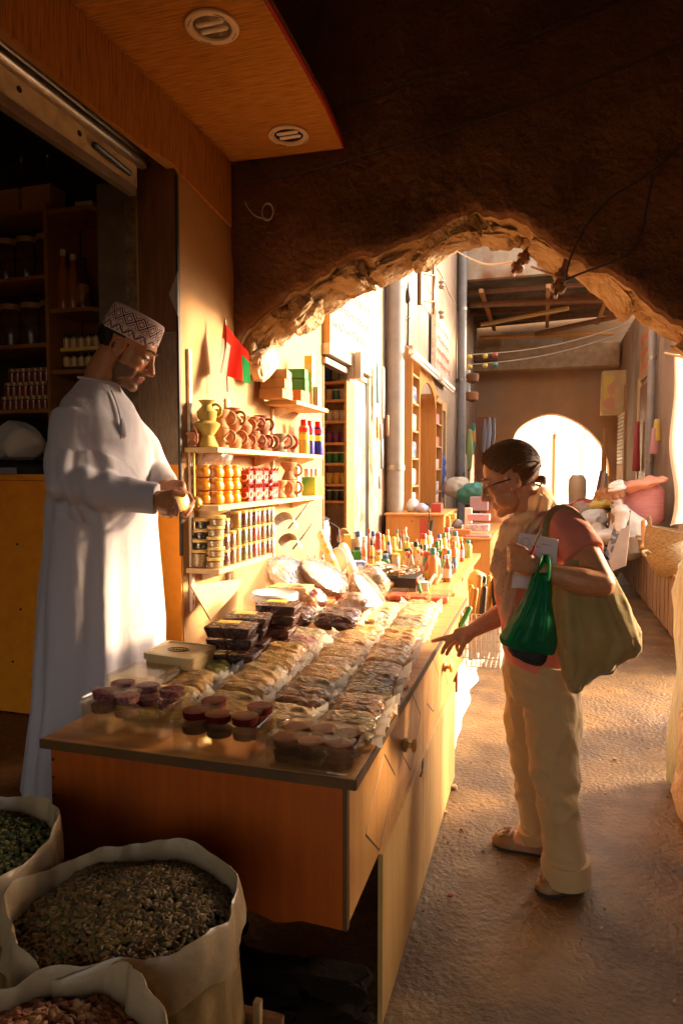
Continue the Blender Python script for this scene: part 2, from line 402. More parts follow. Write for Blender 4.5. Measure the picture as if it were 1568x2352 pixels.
# ---- near right pier, outside the picture; low wall added to cut side light
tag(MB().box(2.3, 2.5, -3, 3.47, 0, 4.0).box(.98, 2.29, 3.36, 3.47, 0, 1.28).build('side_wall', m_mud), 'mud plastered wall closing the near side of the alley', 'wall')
tag(MB().box(-1.45, 2.3, -2.8, -2.6, 3.0, 4.0).build('rear_lintel_wall', m_mud), 'mud plastered wall over the alley entrance behind the camera', 'wall')  # added out of view to hold back light from the rear
sst = thing('side_stall', 'plain wooden market stall standing along the near right side of the alley', 'stall', (1.05, 1.2, 0))  # added out of view to keep the low sun off the near floor
MB().box(0, .9, 0, 2.1, .98, 1.03).build('table_top', m_wood, sst, bevel=.004); MB().box(.03, .06, .03, 2.07, 0, .979).build('front_panel', m_wood, sst); MB().box(.061, .87, 2.04, 2.07, 0, .979).build('end_panel', m_wood, sst)
# ---- shop front wall, left
WX = -1.45
sw = thing('shop_wall', 'ochre plastered shop front wall with shelves of pottery and jars on it', 'wall', (WX, 2.56, 0))
mb = MB().box(-.2, 0, 0, 1.92, .3, 4.0).box(-.2, 0, -4.0, 0, 2.92, 4.0)
mb.build('plaster_face', m_plaster, sw)
def jpl(y0, y1, m, name, pr):
    z0 = on('Y', 385, y1, 2.56).z; z1 = on('Y', 385, y0, 2.56).z
    MB().box(-.185, -.004, -pr, 0, z0, z1).build(name, m, sw, bevel=.003)
jpl(375, 762, m_woodd, 'jamb_board', .012); jpl(764, 1065, mat('grey_plank', (.26, .19, .12), (.17, .115, .07), scale=14, stretch=(9, 9, 1), rough=.9, bump=.4, bscale=40), 'jamb_board', .016); jpl(1067, 1480, m_ply, 'jamb_board', .010)
MB().box(-.006, .004, -.018, -.002, 1.1, 2.66).build('black_edge_strip', m_black, sw)
MB().tube([on('X', x, y, WX + .006) - Vector((WX, 2.56, 0)) for x, y in ((400, 640), (404, 690), (408, 724))], .001, 4).build('crack', m_wire, sw)
mb = MB(); pl = [(388, 676), (409, 622), (409, 726)]
P3 = [on('Y', x, y, 2.54) - Vector((WX, 2.56, 0)) for x, y in pl]
mb.add(P3 + [p + Vector((0, -.002, 0)) for p in P3], [(0, 1, 2), (5, 4, 3), (0, 3, 4, 1), (1, 4, 5, 2), (2, 5, 3, 0)]).build('torn_paper', m_sign, sw)
# ---- canopy: burlap lined ceiling panel, fascia, red edge
cz = 2.915
cp = thing('shop_canopy', 'burlap covered canopy with a red taped edge jutting out over the shop front', 'canopy', (WX, 2.95, cz))
rpx = [(788, 340), (745, 245), (700, 165), (655, 85), (605, 0)]
edge = [on('Z', x, y, cz) for x, y in rpx]; e0 = edge[-1]; edge += [Vector((e0.x + .02, .8, cz)), Vector((e0.x + .03, -1.5, cz))]
base = Vector((WX, 2.95, cz)); far_l = on('X', 508, 366, WX)
poly = [(WX - base.x, 3.03 - base.y)] + [(p.x - base.x, min(p.y, 3.05) - base.y) for p in edge] + [(0, -1.5 - base.y)]
MB().prism(poly, 'Z', 0, .05).build('ceiling_panel', m_burlap, cp)
path = [Vector((.0, .085, .012))] + [Vector((p.x - base.x + .004, min(p.y, 3.05) - base.y + (.004 if i == 0 else 0), .012)) for i, p in enumerate(edge)]
mb = MB()
for a, b in zip(path[:-1], path[1:]): mb.tube([a, b], (.012, .006), 6, ref=(0, 0, 1), smooth=False)
mb.build('red_edging', m_red, cp)
fpts = [on('X', x, y, WX + .006) for x, y in ((0, 62), (60, 118), (140, 188), (230, 262), (330, 340), (392, 374), (412, 400))]
fp = [(0, .0), ] ; poly = [(-4.0, 0), (.08, 0), (.08, -.30)] + [(p.y - 2.95, p.z - cz) for p in fpts[::-1]] + [(-4, -.245)]
MB().prism(poly, 'X', .004, .016).build('fascia', m_burlapv, cp)
MB().prism([(-4.0, -.24), (-.45, -.20), (-.42, -.235), (-4.0, -.275)], 'X', -.035, .002).build('lintel_underside', m_plaster, cp)
mb = MB()     # frayed seam where panel meets fascia
for k in range(150):
    y = -2.2 + k * .0155; mb.tube([(.014, y, -.001), (.03 + .02 * rng.random(), y + .02 * (rng.random() - .5), -.002 - .012 * rng.random())], .0012, 4)
mb.build('frayed_seam', m_burlapv, cp)
# downlights
m_trim = mat('lamp_trim', (.66, .52, .36), rough=.5); m_refl = mat('lamp_reflector', (.16, .12, .08), rough=.2, metal=.9); m_tube = mat('lamp_tube', (.8, .72, .6), rough=.3)
for k, (x, y, r, lab) in enumerate(((487, 62, .088, 'round ceiling downlight nearer the camera with two white tubes in it'), (663, 311, .088, 'round ceiling downlight at the far corner of the burlap canopy'))):
    p = on('Z', x, y, cz - .006)
    t = thing('ceiling_downlight', lab, 'light', p, 0, 'recessed downlights of the canopy')
    MB().lathe([(r * .70, .004), (r * .74, -.004), (r * .9, -.007), (r, -.003), (r, .004)], 40).build('trim_ring', m_trim, t)
    MB().lathe([(r * .72, .003), (r * .66, .028), (.001, .034)], 32).build('reflector', m_refl, t)
    mb = MB()
    for sy in (-.018, .018): mb.limb([(-.04, sy, .008), (.04, sy, .008)], [.012, .012], 10)
    mb.box(.03, .052, -.03, .03, .006, .026).build('lamp_tubes', m_tube, t)
    MB().lathe([(.001, -.0005), (r * .71, -.001)], 32).build('cover_glass', film('lens', gloss=.02, rough=.05, edge=.1, crink=.3, cscale=60), t)
    mb = MB()
    for q in range(4):
        a0 = q * math.pi / 2 + .5
        mb.tube([(r * .87 * math.cos(a0 + s * .1), r * .87 * math.sin(a0 + s * .1), -.0075) for s in range(6)], .0012, 4)
    mb.build('trim_slots', m_wire, t)
# ---- roller shutter
rs = thing('roller_shutter', 'rolled up metal roller shutter above the shop opening', 'shutter', (-1.6, 0, 2.6))
mb = MB()
for k in range(3): mb.limb([(.02 - .012 * k, -1.5, .10 + .046 * k), (.02 - .012 * k, 2.50, .10 + .046 * k)], [.024, .024], 12)
mb.build('slat', m_shut, rs)
MB().box(0, .012, -1.5, 2.48, -.005, .085).build('bottom_bar', m_rust, rs, bevel=.003)
mb = MB().box(-.01, .02, -1.5, 2.46, -.035, -.008).box(.0, .03, -1.5, 2.44, -.05, -.042); mb.build('rubber_seal', m_shut, rs)
mb = MB()
for y in (1.83, 2.12): mb.tube([(.0, y, .045), (.0155, y, .045)], .010, 10)
mb.build('bolt', m_black, rs)
MB().limb([(.03, 2.18, .03), (.04, 2.38, .012)], [.012, .012], 8).build('latch', m_black, rs)
MB().box(.02, .10, -1.5, 2.5, .20, .30).build('hood', m_black, rs)
gr = thing('shutter_guide_rail', 'tall grey metal guide rail of the roller shutter beside the jamb', 'rail', (-1.72, 2.62, .3))
MB().box(-.16, -.02, 0, .02, 0, 2.4).build('channel', mat('dull_metal', (.20, .16, .11), (.12, .09, .06), scale=8, rough=.6, metal=.3), gr)
MB().box(-.015, .06, -.012, .01, 0, 2.4).build('stone_strip', mat('rough_edge', (.24, .17, .10), (.12, .08, .05), scale=24, rough=.95, bump=.8, bscale=40), gr)
# ---- shop interior shell
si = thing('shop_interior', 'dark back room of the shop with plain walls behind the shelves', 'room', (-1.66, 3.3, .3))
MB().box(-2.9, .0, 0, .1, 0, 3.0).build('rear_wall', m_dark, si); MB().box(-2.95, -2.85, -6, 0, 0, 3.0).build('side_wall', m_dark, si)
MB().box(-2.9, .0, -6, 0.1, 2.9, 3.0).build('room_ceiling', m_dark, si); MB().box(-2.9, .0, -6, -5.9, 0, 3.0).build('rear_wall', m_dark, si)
# ---- concrete ledge under the counters, alley left
lg = thing('counter_ledge', 'whitewashed plaster ledge along the foot of the shop counters', 'ledge', (WX, 1.40, 0))
def ledge_ring(y, top, out):
    return [Vector((0, y, 0)), Vector((0, y, top)), Vector((out - .05, y, top)), Vector((out + .0 + .012 * noise.noise((y * 3, 1, 1)), y, top - .03)), Vector((out + .035 + .02 * noise.noise((y * 2.3, 5, 1)), y, .06)), Vector((out + .06 + .03 * noise.noise((y * 4, 2, 1)), y, 0))]
mb = MB(); rings = [ledge_ring(1.72 + k * .05, .27, .965) for k in range(128)]
mb.loft(rings); mb.build('plaster_ledge', m_white, lg)
mb = MB()
for k in range(26):
    x = .05 + rng.random() * .95; z = .04 + .07 * (k % 5); me = rock(60 + k, (.08 + .05 * rng.random(), .05, .035), 3); me.materials.append(mat('dark_stone', (.022, .013, .008), (.012, .008, .005), scale=9, rough=.95, bump=.6, spec=.08))
    o = link('stone', me, lg, (.08 + (k % 7) * .145 + .03 * rng.random(), .12 + .03 * rng.random(), .03 + (k // 7) * .085)); o.rotation_euler = (.2 * rng.random(), .3 * (rng.random() - .5), .3 * rng.random())
# ---- left facade beyond the arch
fl = thing('shop_building', 'tall pink plastered row of shops along the left of the alley', 'building', (WX, 4.48, 0))
mb = MB()
mb.box(-.25, 0, 0, 1.12, 2.28, 5.6)                 # above the second opening
mb.box(-.25, 0, 1.12, 12.6, .2, 5.6); mb.box(-.25, 0, -1.01, 0, 4.0, 5.6)
mb.build('wall', m_plaster2, fl)
MB().box(-.20, .015, .62, 1.10, .27, 2.30).box(-.20, .012, 1.24, 1.60, .27, 2.30).build('pilaster', mat('stained_pillar', (.50, .38, .25), (.36, .25, .15), scale=8, stretch=(1, 1, .5), rough=.9, bump=.4, bscale=20, col3=(.2, .13, .08), scale3=7), fl)
MB().box(-.22, .006, 1.10, 1.24, .27, 2.30).build('guide_rail', m_black, fl)
MB().box(-.22, .0, -.02, .03, .27, 2.5).build('guide_rail', m_woodd, fl)
MB().box(-.03, .06, -.02, 1.2, 2.25, 2.33).build('shutter_box', m_shut, fl, bevel=.006)
MB().box(-.03, .03, -.02, 1.15, 2.19, 2.235).build('shutter_box', m_metal, fl, bevel=.006)
for y0, y1 in ((5.2, 5.9),):                          # a third doorway further on
    MB().box(-.02, .012, y0, y1, .27, 2.35).build('doorway', m_woodd, fl)
    MB().box(-.02, .03, y0 - .16, y0, .27, 2.5).build('door_frame', m_woodl, fl); MB().box(-.02, .03, y1, y1 + .12, .27, 2.5).build('door_frame', m_woodl, fl); MB().box(-.02, .03, y0, y1, 2.36, 2.5).build('door_frame', m_woodl, fl)
# second shop inside
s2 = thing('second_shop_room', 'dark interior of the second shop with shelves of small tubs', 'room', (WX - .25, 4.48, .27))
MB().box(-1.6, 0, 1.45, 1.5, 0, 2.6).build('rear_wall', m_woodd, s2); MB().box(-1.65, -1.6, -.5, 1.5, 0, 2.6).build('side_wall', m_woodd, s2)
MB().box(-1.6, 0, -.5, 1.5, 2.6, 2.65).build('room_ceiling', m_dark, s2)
# pipes on the left facade
def pipe(name, lab, x, y, Y, r, z0, z1, out, clamps):
    t = thing(name, lab, 'pipe', (x, Y, z0))
    MB().lathe([(r, 0), (r, z1 - z0)], 20).build('tube', m_pipe, t)
    for z in clamps: MB().lathe([(r * 1.12, z), (r * 1.12, z + .05)], 20).build('clamp', m_metal, t)
pipe('drain_pipe', 'thick grey drain pipe running down beside the second shop', WX + .095, 0, 6.42, .085, .27, 5.5, 0, (1.2, 3.2))
pipe('drain_pipe', 'thin grey drain pipe at the far corner of the left shops', WX + .09, 0, 11.9, .075, 0, 5.6, 0, (1.4, 3.0, 4.2))
pipe('drain_pipe', 'pale blue green drain pipe on the far right wall', 1.42, 0, 10.35, .055, 0, 4.6, 0, (1.6, 3.0))
# roofed bay before the far arch
rf = thing('corrugated_roof', 'rusty corrugated sheet roof on wooden purlins over the far bay', 'roof', (0, 12.1, 4.75))
mb = MB()
def cr(u, v):
    x = -1.6 + 3.3 * u; y = 3.5 * v
    return Vector((x, y, .12 * (u) - .10 * v + .022 * math.sin(y * 2 * math.pi / .35)))
mb.grid(cr, 8, 70); mb.build('sheet', m_roof, rf, fixn=False)
for y in (.35, 1.15, 1.95, 2.75): MB().box(-1.55, 1.6, y, y + .06, -.15, -.08).build('purlin', m_woodd, rf)
for x in (-1.1, .0, 1.0): MB().box(x, x + .07, 0, 3.3, -.22, -.152).build('rafter', m_wood, rf)
MB().box(-.9, .35, 3.0, 3.03, -.75, -.32).build('loose_sheet', mat('pale_sheet', (.5, .47, .42), (.38, .33, .27), scale=6, rough=.5), rf)
mb = MB().box(-1.6, -.95, 2.7, 2.95, -.95, -.85); mb.build('broken_board', m_woodd, rf)
sb_ = tag(MB().box(-1.45, 1.7, 12.0, 12.12, 4.74, 6.3).build('stained_gable_wall', mat('stained_gable', (.50, .40, .29), (.40, .29, .19), scale=4, rough=.9, col3=(.27, .11, .05), scale3=1.6)), 'stained plaster gable wall standing above the corrugated roof', 'wall')
bt = tag(MB().box(-1.45, 1.45, 15.0, 15.35, 3.62, 4.12).build('concrete_beam', m_conc, bevel=.02), 'thick flaking concrete beam across the far bay', 'beam')
# far arch wall
fa = thing('far_arch_wall', 'brown plastered far wall with a wide arched opening to the bright street', 'wall', (0, 15.7, 0))
apx = [(1172, 1090), (1176, 1020), (1190, 985), (1225, 960), (1262, 950), (1300, 957), (1345, 982), (1380, 1020), (1396, 1060), (1398, 1090)]
ar = [on('Y', x, y, 15.7) for x, y in apx]; ar = [Vector((ar[0].x, 15.7, 0))] + spline(ar, 4) + [Vector((ar[-1].x, 15.7, 0))]
poly = [(-2.2, 0)] + [(p.x, p.z) for p in ar] + [(2.4, 0), (2.4, 5.2), (-2.2, 5.2)]
MB().prism(poly, 'Y', 0, .5).build('wall_face', mat('brown_plaster', (.52, .315, .155), (.42, .25, .12), scale=1.6, rough=.9, bump=.3, bscale=10, col3=(.40, .29, .19), scale3=.6), fa)
# right wall
rw = thing('right_shop_building', 'pale plastered shop wall along the far right of the alley', 'building', (1.5, 7.7, 0))
MB().box(0, .3, .9, 8.0, 0, 4.15).build('wall', m_plaster2, rw)
mb = MB()
for k in range(16): mb.limb([(-.02, 6.35, 1.65 + k * .072), (-.02, 7.35, 1.65 + k * .072)], [.036, .036], 8)
MB().box(-.045, -.0, 6.2, 6.33, .3, 3.1).build('door_frame', m_plaster, rw); mb.build('shutter', m_sign, rw)
MB().box(-.03, -.0, 3.2, 4.2, .5, 2.8).build('doorway', m_woodd, rw); MB().box(-.05, -.0, 4.22, 4.36, .5, 2.95).build('door_frame', m_woodl, rw); MB().box(-.05, -.0, 3.05, 3.18, .5, 2.95).build('door_frame', m_woodl, rw)
rl = thing('right_ledge', 'low plank fronted ledge with baskets on it along the right wall', 'ledge', (1.12, 5.7, 0))
MB().box(.02, .38, 0, 6.3, 0, .53).build('core', m_conc, rl); MB().box(-.02, .38, -.02, 6.32, .532, .56).build('top_slab', m_plaster, rl, bevel=.004)
mb = MB()
for k in range(42): mb.box(-.004 - .006 * (k % 3), .018, .004 + .15 * k, .15 * k + .147, .012, .53)
mb.build('plank_front', mat('grey_brown_planks', (.30, .20, .13), (.20, .125, .08), scale=6, stretch=(8, 8, .6), rough=.85, bump=.3, bscale=30), rl)
# bright street beyond the far arch
st = thing('street_house', 'sun bleached white house across the bright street beyond the far arch', 'house', (-1.3, 17.0, 0), R(58))
MB().box(0, 8, 0, .4, 0, 6).build('wall', mat('bright_wall', (.82, .76, .66), (.70, .62, .5), scale=1.2, rough=.9), st)
MB().box(3.1, 4.3, -.04, 0, 0, 2.35).build('door', mat('cream_door', (.8, .72, .55), rough=.6), st); MB().box(2.95, 3.09, -.06, 0, 0, 2.5).build('door_frame', m_woodl, st); MB().box(4.31, 4.45, -.06, 0, 0, 2.5).build('door_frame', mat('blue_frame', (.40, .55, .70), rough=.6), st); MB().box(2.95, 4.45, -.06, 0, 2.36, 2.5).build('door_frame', m_woodl, st)
MB().box(4.6, 7.5, -.03, 0, 0, 2.9).build('brick_panel', mat('pale_brick', (.60, .62, .64), (.74, .73, .70), scale=5, stretch=(1, 1, 3), rough=.9), st)
# ================================================================ COUNTER AND GOODS
def part(mb, name, mats, t, bevel=0, sharp=40, fixn=True):
    L = t.location
    mb.v = [v - L for v in mb.v]
    return mb.build(name, mats, t, bevel, sharp=sharp, fixn=fixn)
CT = .80
ct = thing('shop_counter', 'long orange laminate counter with grooved doors covered in packets and trays', 'counter', (-.765, 2.4, .44))
part(MB().box(-1.165, -.372, 1.362, 3.56, .778, CT), 'top', [mat('counter_top', (.55, .26, .07), (.44, .18, .045), scale=4, stretch=(.8, 9, 9), rough=.45)], ct, .002)
part(MB().box(-1.168, -.369, 1.357, 1.3615, .777, CT - .001).box(-.3715, -.367, 1.3615, 3.56, .777, CT - .001), 'edge_band', m_edge, ct)
wav = [(-1.15, .776), (-.402, .776), (-.402, .452), (-.50, .456), (-.525, .447), (-.56, .440), (-.60, .452), (-.66, .463), (-.80, .472), (-1.15, .50)]
part(MB().prism(wav, 'Y', 1.375, 1.393), 'end_panel', m_woodr, ct)
part(MB().box(-.401, -.392, 1.3745, 1.394, .452, .772), 'edge_strip', m_edge, ct)
mb = MB()
for z, y in ((.745, 1.374), (.70, 1.374), (.655, 1.374)): mb.tube([(-1.143, y, z), (-1.143, y - .002, z)], .004, 8)
part(mb, 'screw_heads', m_black, ct)
ends = [(1.3955, 2.352), (2.356, 2.80), (2.804, 3.555)]
m_door = mat('door_laminate', (.52, .265, .075), (.44, .20, .05), scale=3, stretch=(9, 9, .5), rough=.38, lo=.3, hi=.75, col3=(.36, .16, .035), scale3=5)
for k, (a, b) in enumerate(ends):
    d = part(MB().box(-.41, -.392, a, b, .462, .770), 'door', m_door, ct)
    yk = (1.99, 2.80 + .05, 3.3)[k]
    kn = MB().lathe([(.006, 0), (.020, .003), (.022, .010), (.018, .013), (.008, .016), (.008, .026), (.019, .029), (.021, .036), (.015, .041), (.002, .042)], 16, M=Matrix.Translation((-.391, yk, .628)) @ Matrix.Rotation(R(90), 4, 'Y'))
    part(kn, 'knob', mat('brass_knob', (.55, .36, .10), (.42, .26, .07), rough=.35, metal=.4), ct)
    gs = [[(1.732, .703), (1.876, .583), (1.68, .468), (1.534, .586)], [(2.15, .73), (2.30, .612), (2.116, .495), (1.973, .606)]] if k == 0 else [[(2.59, .735), (2.73, .621), (2.60, .52), (2.43, .61)]] if k == 1 else [[(3.03, .735), (3.17, .621), (3.02, .50), (2.87, .61)]]
    mb = MB()
    for q in gs:
        for i in range(4):
            a1, b1 = q[i], q[(i + 1) % 4]; wd = .0052 if i % 2 == 0 else .0016
            mb.tube([(-.3925, a1[0], a1[1]), (-.3925, b1[0], b1[1])], (.0012, wd), 4, smooth=False, ref=(1, 0, 0))
    part(mb, 'panel_grooves', m_black, ct)
part(MB().box(-1.15, -.41, 3.535, 3.553, .3, .772).box(-1.15, -1.135, 1.395, 3.53, .47, .772), 'rear_panel', m_woodr, ct)
lp = part(MB().box(-.394, -.380, 1.672, 2.292, -.0, .462).box(-.394, -.380, 2.296, 3.20, 0, .460), 'plinth_board', mat('pale_board', (.50, .30, .10), (.44, .25, .075), scale=3, stretch=(9, 9, .5), rough=.5, col3=(.36, .19, .055), scale3=2.2), ct, .002)
part(MB().box(-.381, -.377, 2.262, 2.292, .435, .463).box(-.381, -.376, 2.225, 2.262, .425, .434), 'broken_corner', m_black, ct)
bn = thing('goods_bench', 'plain wooden bench behind the counter crowded with bottles and boxes', 'bench', (-.9, 4.5, .27))
part(MB().box(-1.40, -.47, 3.57, 5.55, .77, .80), 'top', m_wood, bn, .003); part(MB().box(-1.38, -.52, 3.6, 3.62, .27, .77).box(-1.38, -.52, 5.5, 5.52, .27, .77).box(-.54, -.52, 3.62, 5.5, .27, .77), 'front_panel', m_wood, bn)

# ---- packets ---------------------------------------------------------------
f_pack = film('packet_film', tint=(.97, .94, .88), gloss=.035, rough=.12, crink=1.0, cscale=30, haze=.02, edge=.22, cstretch=(1, 2.2, 1))
f_seal = film('seal_film', tint=(.98, .95, .9), gloss=.16, rough=.12, crink=1.0, cscale=40, haze=.58, hcol=(.92, .84, .70), edge=.6)
def grain(name, c, c2, sc=140, bump=1.0, st=(1, 1, 1), rough=.8):
    return mat(name, c, c2, scale=sc, stretch=st, rough=rough, bump=bump, bscale=sc * 1.1, detail=2, lo=.40, hi=.60, bdist=.005, coat=1.0, coatbump=1.0)
GR = {'dried grey herbs': ((0.454, 0.270, 0.107), (0.212, 0.121, 0.044), 90, (1, 3, 1)), 'dark brown bark': ((0.258, 0.115, 0.039), (0.106, 0.047, 0.017), 60, (1, 2.5, 1)),
      'olive seeds': ((0.333, 0.203, 0.049), (0.136, 0.081, 0.019), 150, (1, 1, 1)), 'brown sticks': ((0.393, 0.189, 0.058), (0.151, 0.068, 0.024), 70, (1, 5, 2)),
      'tan grain': ((0.786, 0.419, 0.127), (0.484, 0.230, 0.058), 170, (1, 1, 1)), 'golden seeds': ((0.850, 0.459, 0.087), (0.544, 0.230, 0.039), 150, (1, 1, 1)),
      'pale rice': ((0.850, 0.648, 0.263), (0.726, 0.419, 0.146), 190, (1, 1, 1)), 'grey green herbs': ((0.409, 0.297, 0.127), (0.167, 0.121, 0.049), 110, (1, 2, 1)),
      'dark green leaves': ((0.106, 0.115, 0.030), (0.038, 0.047, 0.012), 80, (1, 1, 1)), 'green powder': ((0.363, 0.297, 0.058), (0.242, 0.203, 0.039), 200, (1, 1, 1)),
      'beige powder': ((0.832, 0.486, 0.146), (0.726, 0.405, 0.117), 220, (1, 1, 1)), 'turmeric roots': ((0.635, 0.338, 0.087), (0.333, 0.149, 0.039), 24, (1, 3, 1)),
      'purple brown petals': ((0.302, 0.115, 0.058), (0.136, 0.047, 0.030), 80, (1, 1, 1)), 'yellow straw herbs': ((0.756, 0.446, 0.097), (0.333, 0.216, 0.049), 60, (1, 6, 1)), 'dark dates': ((0.091, 0.024, 0.012), (0.038, 0.011, 0.006), 40, (1, 1, 1))}
GR['dark brown bark'] = ((0.336, 0.150, 0.050), (0.157, 0.065, 0.022), 60, (1, 2.5, 1)); GR['dried grey herbs'] = ((0.470, 0.290, 0.108), (0.246, 0.145, 0.050), 90, (1, 3, 1))
GM = {k: grain('fill ' + k, *v[:3], st=v[3]) for k, v in GR.items()}
def pack_meshes(sd, sx, sy, h):
    def sup(cx, e): return (abs(cx) ** e) * (1 if cx >= 0 else -1)
    def shell(gx, gy, gz, nz, sd, film_):
        m = MB(); nu, nv = (56, 30) if film_ else (28, 16)
        def fn(u, v):
            a = 2 * math.pi * u; b = -math.pi / 2 + math.pi * v
            x = gx * sup(math.cos(b), .45) * sup(math.cos(a), .42); y = gy * sup(math.cos(b), .45) * sup(math.sin(a), .42); z = gz * sup(math.sin(b), .8)
            p = Vector((x, y, z)); k = 1 + nz * fbm(p, 11, 3, sd)
            edge = max(0, abs(x) / gx - .55)
            z2 = z * k * (1 - .35 * edge) + .004 * noise.noise(Vector((x * 30, y * 50, sd))) * (1 if film_ else .3)
            if film_: z2 += .0032 * max(0, 1 - 2.6 * abs(noise.noise(Vector((x * 13 + y * 30, y * 17 - x * 10, sd * 1.3))))) - .002
            return Vector((x * (1 + .05 * noise.noise(Vector((y * 40, z * 40, sd)))), y, max(z2, -gz * .72) + gz * .72))
        m.grid(fn, nu, nv); return m
    c = shell(sx * .475, sy * .49, h * .58, .12, sd, True); f = MB()
    fs_ = []
    for s_ in (-1, 1):                       # flat sealed ends
        f = MB()
        def fin(u, v, s_=s_):
            x = s_ * (sx * .455 + .030 * v); y = (u - .5) * sy * (.90 + .14 * v)
            return Vector((x, y, h * (.50 + .10 * v) + (.010 * math.sin(u * 19 + sd) + .007 * math.sin(u * 37 + sd * 2)) * (.4 + v)))
        f.grid(fin, 14, 3); fs_.append(f.mesh('sealed_end', [f_seal], fixn=False))
    def cr(u, v): return Vector(((u - .5) * sx * .9, (v - .5) * .012, h * (1.02 + .06 * math.sin(u * 9 + sd))))
    return c.mesh('contents', []), fs_
PV = [pack_meshes(k * 3 + 1, .168, .124, .044 + .006 * (k % 3)) for k in range(5)]
PM = {}
def packet(fill, p, rz, tilt, label, group, v=None, sc=1.0):
    v = rng.randrange(5) if v is None else v
    if (v, fill) not in PM:
        me = PV[v][0].copy(); me.materials.clear(); me.materials.append(GM[fill]); PM[(v, fill)] = me
    t = thing('spice_packet', label, 'packet', p, 0, group)
    t.rotation_euler = (tilt, .03 * (rng.random() - .5), rz); t.scale = (sc, sc, sc)
    link('contents', PM[(v, fill)], t)
    for me in PV[v][1]: link('sealed_end', me, t)
    return t
ROWS = [('aisle-side row', -.452, 1.575, .1165, ['dried grey herbs', 'dark brown bark', 'olive seeds', 'brown sticks', 'brown sticks', 'tan grain', 'tan grain', 'golden seeds', 'golden seeds', 'grey green herbs', 'dried grey herbs', 'pale rice', 'pale rice', 'tan grain'], .9),
        ('second row from the aisle', -.612, 1.59, .1165, ['dried grey herbs', 'dark brown bark', 'dried grey herbs', 'tan grain', 'tan grain', 'golden seeds', 'tan grain', 'tan grain', 'golden seeds', 'grey green herbs', 'dark green leaves', 'pale rice', 'pale rice'], .93),
        ('third row from the aisle', -.785, 1.63, .128, ['yellow straw herbs', 'turmeric roots', 'beige powder', 'golden seeds', 'golden seeds', 'purple brown petals', 'grey green herbs'], .98),
        ('innermost row', -.965, 1.62, .125, ['yellow straw herbs', 'turmeric roots', 'green powder', 'green powder', 'purple brown petals', 'purple brown petals', 'grey green herbs'], .98)]
ORD = ['first', 'second', 'third', 'fourth', 'fifth', 'sixth', 'seventh', 'eighth', 'ninth', 'tenth', 'eleventh', 'twelfth', 'thirteenth', 'fourteenth', 'fifteenth', 'sixteenth']
for rn, x, y0, dy, fills, sc in ROWS:
    for k, fl_ in enumerate(fills):
        packet(fl_, (x - .010 * k * (.6 if x > -.7 else 1.1) + .01 * (rng.random() - .5), y0 + dy * k, CT + .006 + .007 * (k % 2)), R(4) * (rng.random() - .5) * 2 + R(3), R(12) + R(6) * rng.random(),
               f'packet of {fl_}, {ORD[k]} from the trays, {rn}', 'spice packets laid in rows on the counter', sc=sc)
for k, (x, y) in enumerate(((-.955, 2.56), (-.765, 2.56))):
    packet('dark dates', (x, y, CT + .05), R(-4), R(14), ('left' if k == 0 else 'right') + ' one of the two dark purple date packets below the bags of onion fruit', 'date packets', sc=1.12)
t = thing('paper_label', 'blue and orange printed label on the pale rice packet', 'label', (-.57, 2.94, .875)); part(MB().grid(lambda u, v: Vector((-.60 + .06 * u, 2.92 + .05 * v, .874 + .006 * math.sin(3.1 * v))), 4, 4), 'printed_face', mat('label_blue', (.10, .30, .42), (.75, .45, .2), scale=50, rough=.4, detail=1), t)

# ---- clear trays with small tubs -------------------------------------------
f_box = film('clear_plastic', tint=(.97, .93, .85), gloss=.06, rough=.10, haze=.04, hcol=(.85, .66, .34), edge=.11, crink=.1, cscale=14)
f_lid = film('clear_lid', tint=(.97, .95, .92), gloss=.015, rough=.05, edge=.03, crink=.15, cscale=40)
def rrect(c, r, n=5):
    """rounded quad from 4 corners (xy)"""
    out = []
    for i in range(4):
        p = Vector(c[i]); a = (Vector(c[i - 1]) - p).normalized(); b = (Vector(c[(i + 1) % 4]) - p).normalized()
        for k in range(n + 1):
            t = k / n; out.append(p + a * r * (1 - t) ** 2 + b * r * t ** 2)
    return out
def quad(cs, s):
    m = sum((Vector(c) for c in cs), Vector((0, 0))) / 4
    return [m + (Vector(c) - m) * s for c in cs]
def open_tray(name, label, cs, h, tubs, dark, riser, cat='tray'):
    m = sum((Vector(c) for c in cs), Vector((0, 0))) / 4
    t = thing(name, label, cat, (m.x, m.y, CT + .001), 0, 'clear trays at the near end of the counter')
    loc = [Vector(c) - m for c in cs]
    def ring(s, z, r=.018): return [Vector((p.x, p.y, z)) for p in rrect(quad(loc, s), r)]
    MB().loft([ring(.94, .004), ring(.96, .0), ring(.975, .006), ring(.985, h - .014), ring(1.0, h - .012), ring(1.02, h - .010), ring(1.02, h), ring(.995, h + .001), ring(.965, h - .004), ring(.955, .008), ring(.93, .006)], caps=False).build('tray_body', f_box, t, fixn=False)
    MB().loft([ring(.90, .002), ring(.90, .004)]).build('tray_floor', f_box, t)
    if riser: MB().loft([ring(.78, .005), ring(.74, riser), ]).build('inner_shelf', f_box, t)
    for (u, v) in tubs:
        p = loc[0] * (1 - u) * (1 - v) + loc[1] * u * (1 - v) + loc[2] * u * v + loc[3] * (1 - u) * v
        yield Vector((m.x + p.x, m.y + p.y, CT + .005 + riser))
m_saf = mat('saffron_red', (.085, .007, .006), (.045, .004, .004), scale=120, rough=.6, spec=.08); m_saf2 = mat('dried_petals', (.13, .03, .05), (.20, .10, .09), scale=90, rough=.8, detail=2, lo=.42, hi=.58, spec=.08)
m_or = mat('orange_cap', (.75, .33, .03), rough=.4)
tub_me = {}
